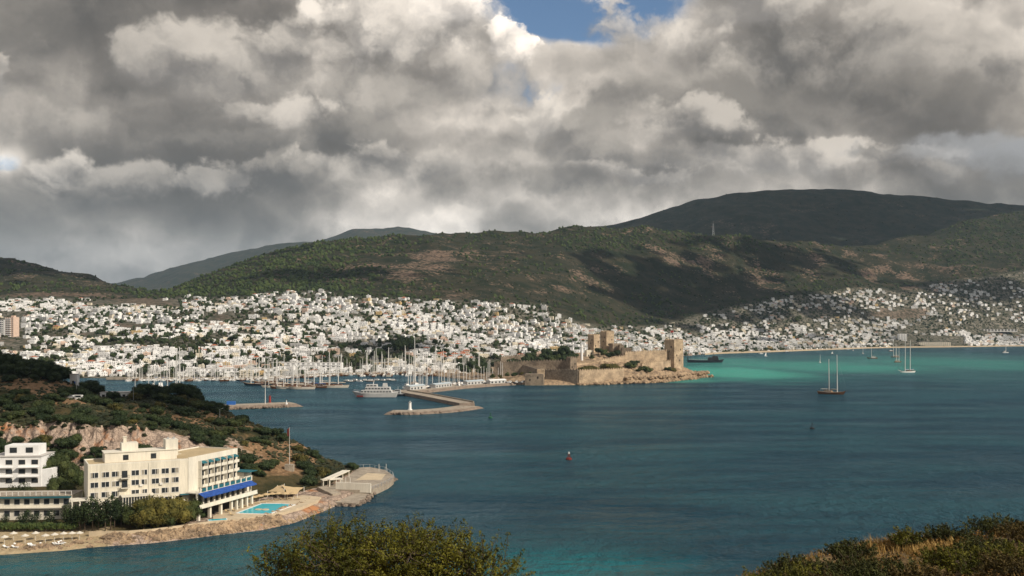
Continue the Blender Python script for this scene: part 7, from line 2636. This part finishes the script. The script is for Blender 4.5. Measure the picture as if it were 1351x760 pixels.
t = near_tree('bushy_tree', TX, lobes, 2.6, 0.22, 1500, 46, 0.042, 0.75, M_near, 71)
tag(t, 'big bushy olive-green tree rising at the bottom of the picture', 'tree')

# bushes on the knoll
def bush_near(px, py, Y, w, h, m, seed, label, n=240, leaf=0.05, L=0.4):
    """(px, py) is where the bush's top stands in the photo."""
    c = at(px, py, Y)
    g = nz(c.x, Y)
    hh = max(0.55, c.z - g - 0.16)
    r = random.Random(seed)
    lb = [((0, 0, hh * 0.5), (w * 0.30, w * 0.30, hh * 0.36))]
    for i in range(6):
        a = i * 1.05 + r.uniform(-0.3, 0.3)
        lb.append(((math.cos(a) * w * 0.27, math.sin(a) * w * 0.27, hh * r.uniform(0.3, 0.55)), (w * 0.2, w * 0.2, hh * 0.27)))
    t = near_tree('bush', (c.x, Y, g), lb, hh * 0.35, 0.07, n, 34, leaf, L, m, seed, 0.9)
    tag(t, label, 'bush', 'bushes on the near knoll')
bush_near(1250, 697, 40, 2.2, 1.0, M_near3, 81, 'low dark bush on the knoll skyline left of the tallest one', 160)
bush_near(1325, 687, 41, 3.4, 1.6, M_near3, 82, 'tallest dark bush on the knoll at the picture edge', 300)
bush_near(1352, 694, 38, 2.2, 1.4, M_near2, 83, 'brownish bush cut by the picture edge', 160)
bush_near(1272, 716, 33, 3.2, 1.3, M_near, 84, 'broad green bush in the middle of the knoll', 330)
bush_near(1122, 710, 38, 2.0, 1.2, M_near3, 85, 'dark bush beside the pale dry grass plumes', 200)
bush_near(1137, 722, 34, 1.7, 0.9, M_near2, 86, 'brownish bush under the pale dry grass plumes', 140)
bush_near(1046, 725, 37, 2.8, 1.4, M_near3, 87, 'dark bush heading the knoll above the water', 280)
bush_near(1066, 738, 33, 2.2, 1.0, M_near, 88, 'green bush just below the heading dark bush', 200)
bush_near(1010, 742, 36, 2.0, 1.2, M_near, 89, 'green bush low on the knoll toe', 200)
bush_near(931, 752, 36, 1.2, 0.8, M_near2, 90, 'small brown bush peeping alone at the bottom edge', 110)
bush_near(1130, 742, 30, 2.6, 1.0, M_near3, 91, 'dark bush at the bottom edge under the brownish one', 240)
bush_near(1215, 742, 28, 1.6, 0.7, M_near2, 92, 'small brownish bush at the bottom edge beside the broad green bush', 120)
bush_near(1330, 728, 30, 2.0, 0.9, M_near2, 93, 'brown bush below the tallest dark bush', 150)
bush_near(1195, 706, 40, 1.4, 0.7, M_near, 94, 'little green bush on the grassy crest', 100)
bush_near(1085, 733, 36, 2.4, 1.1, M_near3, 95, 'dark spreading bush between the heading bush and the grass plumes', 240)
bush_near(1165, 728, 31, 2.4, 0.9, M_near3, 96, 'dark bush in the hollow before the grassy crest', 240)
bush_near(1300, 708, 36, 2.6, 1.1, M_near3, 97, 'dark bush between the broad green bush and the tallest one', 240)
bush_near(1345, 715, 33, 2.2, 1.0, M_near, 98, 'green bush at the picture edge under the brownish one', 200)
bush_near(1080, 752, 29, 2.2, 0.7, M_near2, 99, 'golden brown bush at the bottom edge below the heading bush', 200)
bush_near(1030, 752, 33, 2.0, 0.8, M_near3, 100, 'dark bush at the bottom edge of the knoll toe', 200)
bush_near(985, 757, 34, 1.6, 0.7, M_near3, 101, 'small dark bush where the knoll leaves the picture', 140)
# russet heath, uncountable low growth
rs = np.random.RandomState(5)
n = 1500
Yg = rs.uniform(20, 47, n)
pg = rs.uniform(930, 1420, n)
xg = (pg - 675.5) / FPX * Yg
zg = near.z(xg, Yg)
py = HZ - FPX * (zg - CAM_H) / Yg
k = (rs.rand(n) < 0.35 + 0.6 * fbm(xg / 2.2, Yg / 2.2, 3, 311)) & (py < 800)
bs = np.stack([xg, Yg, zg], -1)[k]
P, Q, st = [], [], None
rep = 60
base = np.repeat(bs, rep, 0)
d = rs.normal(0, 1, (len(base), 3))
d[:, 2] = np.abs(d[:, 2])
d /= np.linalg.norm(d, axis=1)[:, None]
P = base + d * np.array([0.42, 0.42, 0.34]) * rs.uniform(0.4, 1.1, len(base))[:, None]
V, F = leaf_cards(P, d, 0.055, 312, 0.9, 0.45)
F = np.concatenate([F[:, [0, 1, 2]], F[:, [0, 2, 3]]])
tag(link('heath', big_mesh('heath', V, F, [M_dryb])), kind='stuff')
# dry grass: blades in tufts, tallest on the crest by the plumes
n = 5200
Yg = rs.uniform(18, 46, n)
pg = rs.uniform(985, 1420, n)
xg = (pg - 675.5) / FPX * Yg
zg = near.z(xg, Yg)
py = HZ - FPX * (zg - CAM_H) / Yg
dens = 0.22 + 0.5 * fbm(xg / 1.8, Yg / 1.8, 3, 321) + lump_map(pg, py, [(1185, 716, 60, 12, 0.8), (1150, 716, 20, 8, 0.9), (1230, 735, 30, 12, 0.5)])
k = (rs.rand(n) < dens) & (py < 800)
B = np.stack([xg, Yg, zg], -1)[k]
tall = 1 + 1.3 * lump_map(pg[k], py[k], [(1150, 716, 14, 10, 0.8), (1190, 715, 24, 8, 0.6)])
rep = 9
B = np.repeat(B, rep, 0) + np.concatenate([rs.normal(0, 0.10, (len(B) * rep, 2)), np.zeros((len(B) * rep, 1))], 1)
hh = np.repeat(tall, rep) * rs.uniform(0.16, 0.40, len(B))
lean = rs.normal(0, 0.22, (len(B), 2)) * hh[:, None] + np.array([-0.08, 0.0])
wv = rs.normal(0, 1, (len(B), 2))
wv = wv / np.linalg.norm(wv, axis=1)[:, None] * 0.012
Z0 = np.zeros((len(B), 1))
a = B - np.concatenate([wv, Z0], 1)
b = B + np.concatenate([wv, Z0], 1)
mid = B + np.concatenate([lean * 0.4, hh[:, None] * 0.6], 1)
tip = B + np.concatenate([lean, hh[:, None]], 1)
V = np.stack([a, b, mid + np.concatenate([wv * 0.9, Z0], 1), mid - np.concatenate([wv * 0.9, Z0], 1), tip], 1).reshape(-1, 3)
I = np.arange(len(B))[:, None] * 5
F = np.concatenate([I + np.array([[0, 1, 2]]), I + np.array([[0, 2, 3]]), I + np.array([[3, 2, 4]])])
tag(link('dry_grass', big_mesh('dry_grass', V, F, [M_dry])), kind='stuff')

for mk in [m for m in PROTO.values()] + [t[2] for t in TREE_KINDS] + [t[2] for t in MK.values()] + SHRUB + [PINE_H, PINE_L, OLIVE_H, THIN_H, B_olive, B_dark, B_mid, CARB, CARS, CARW]:
    mk.drop()
label_all()
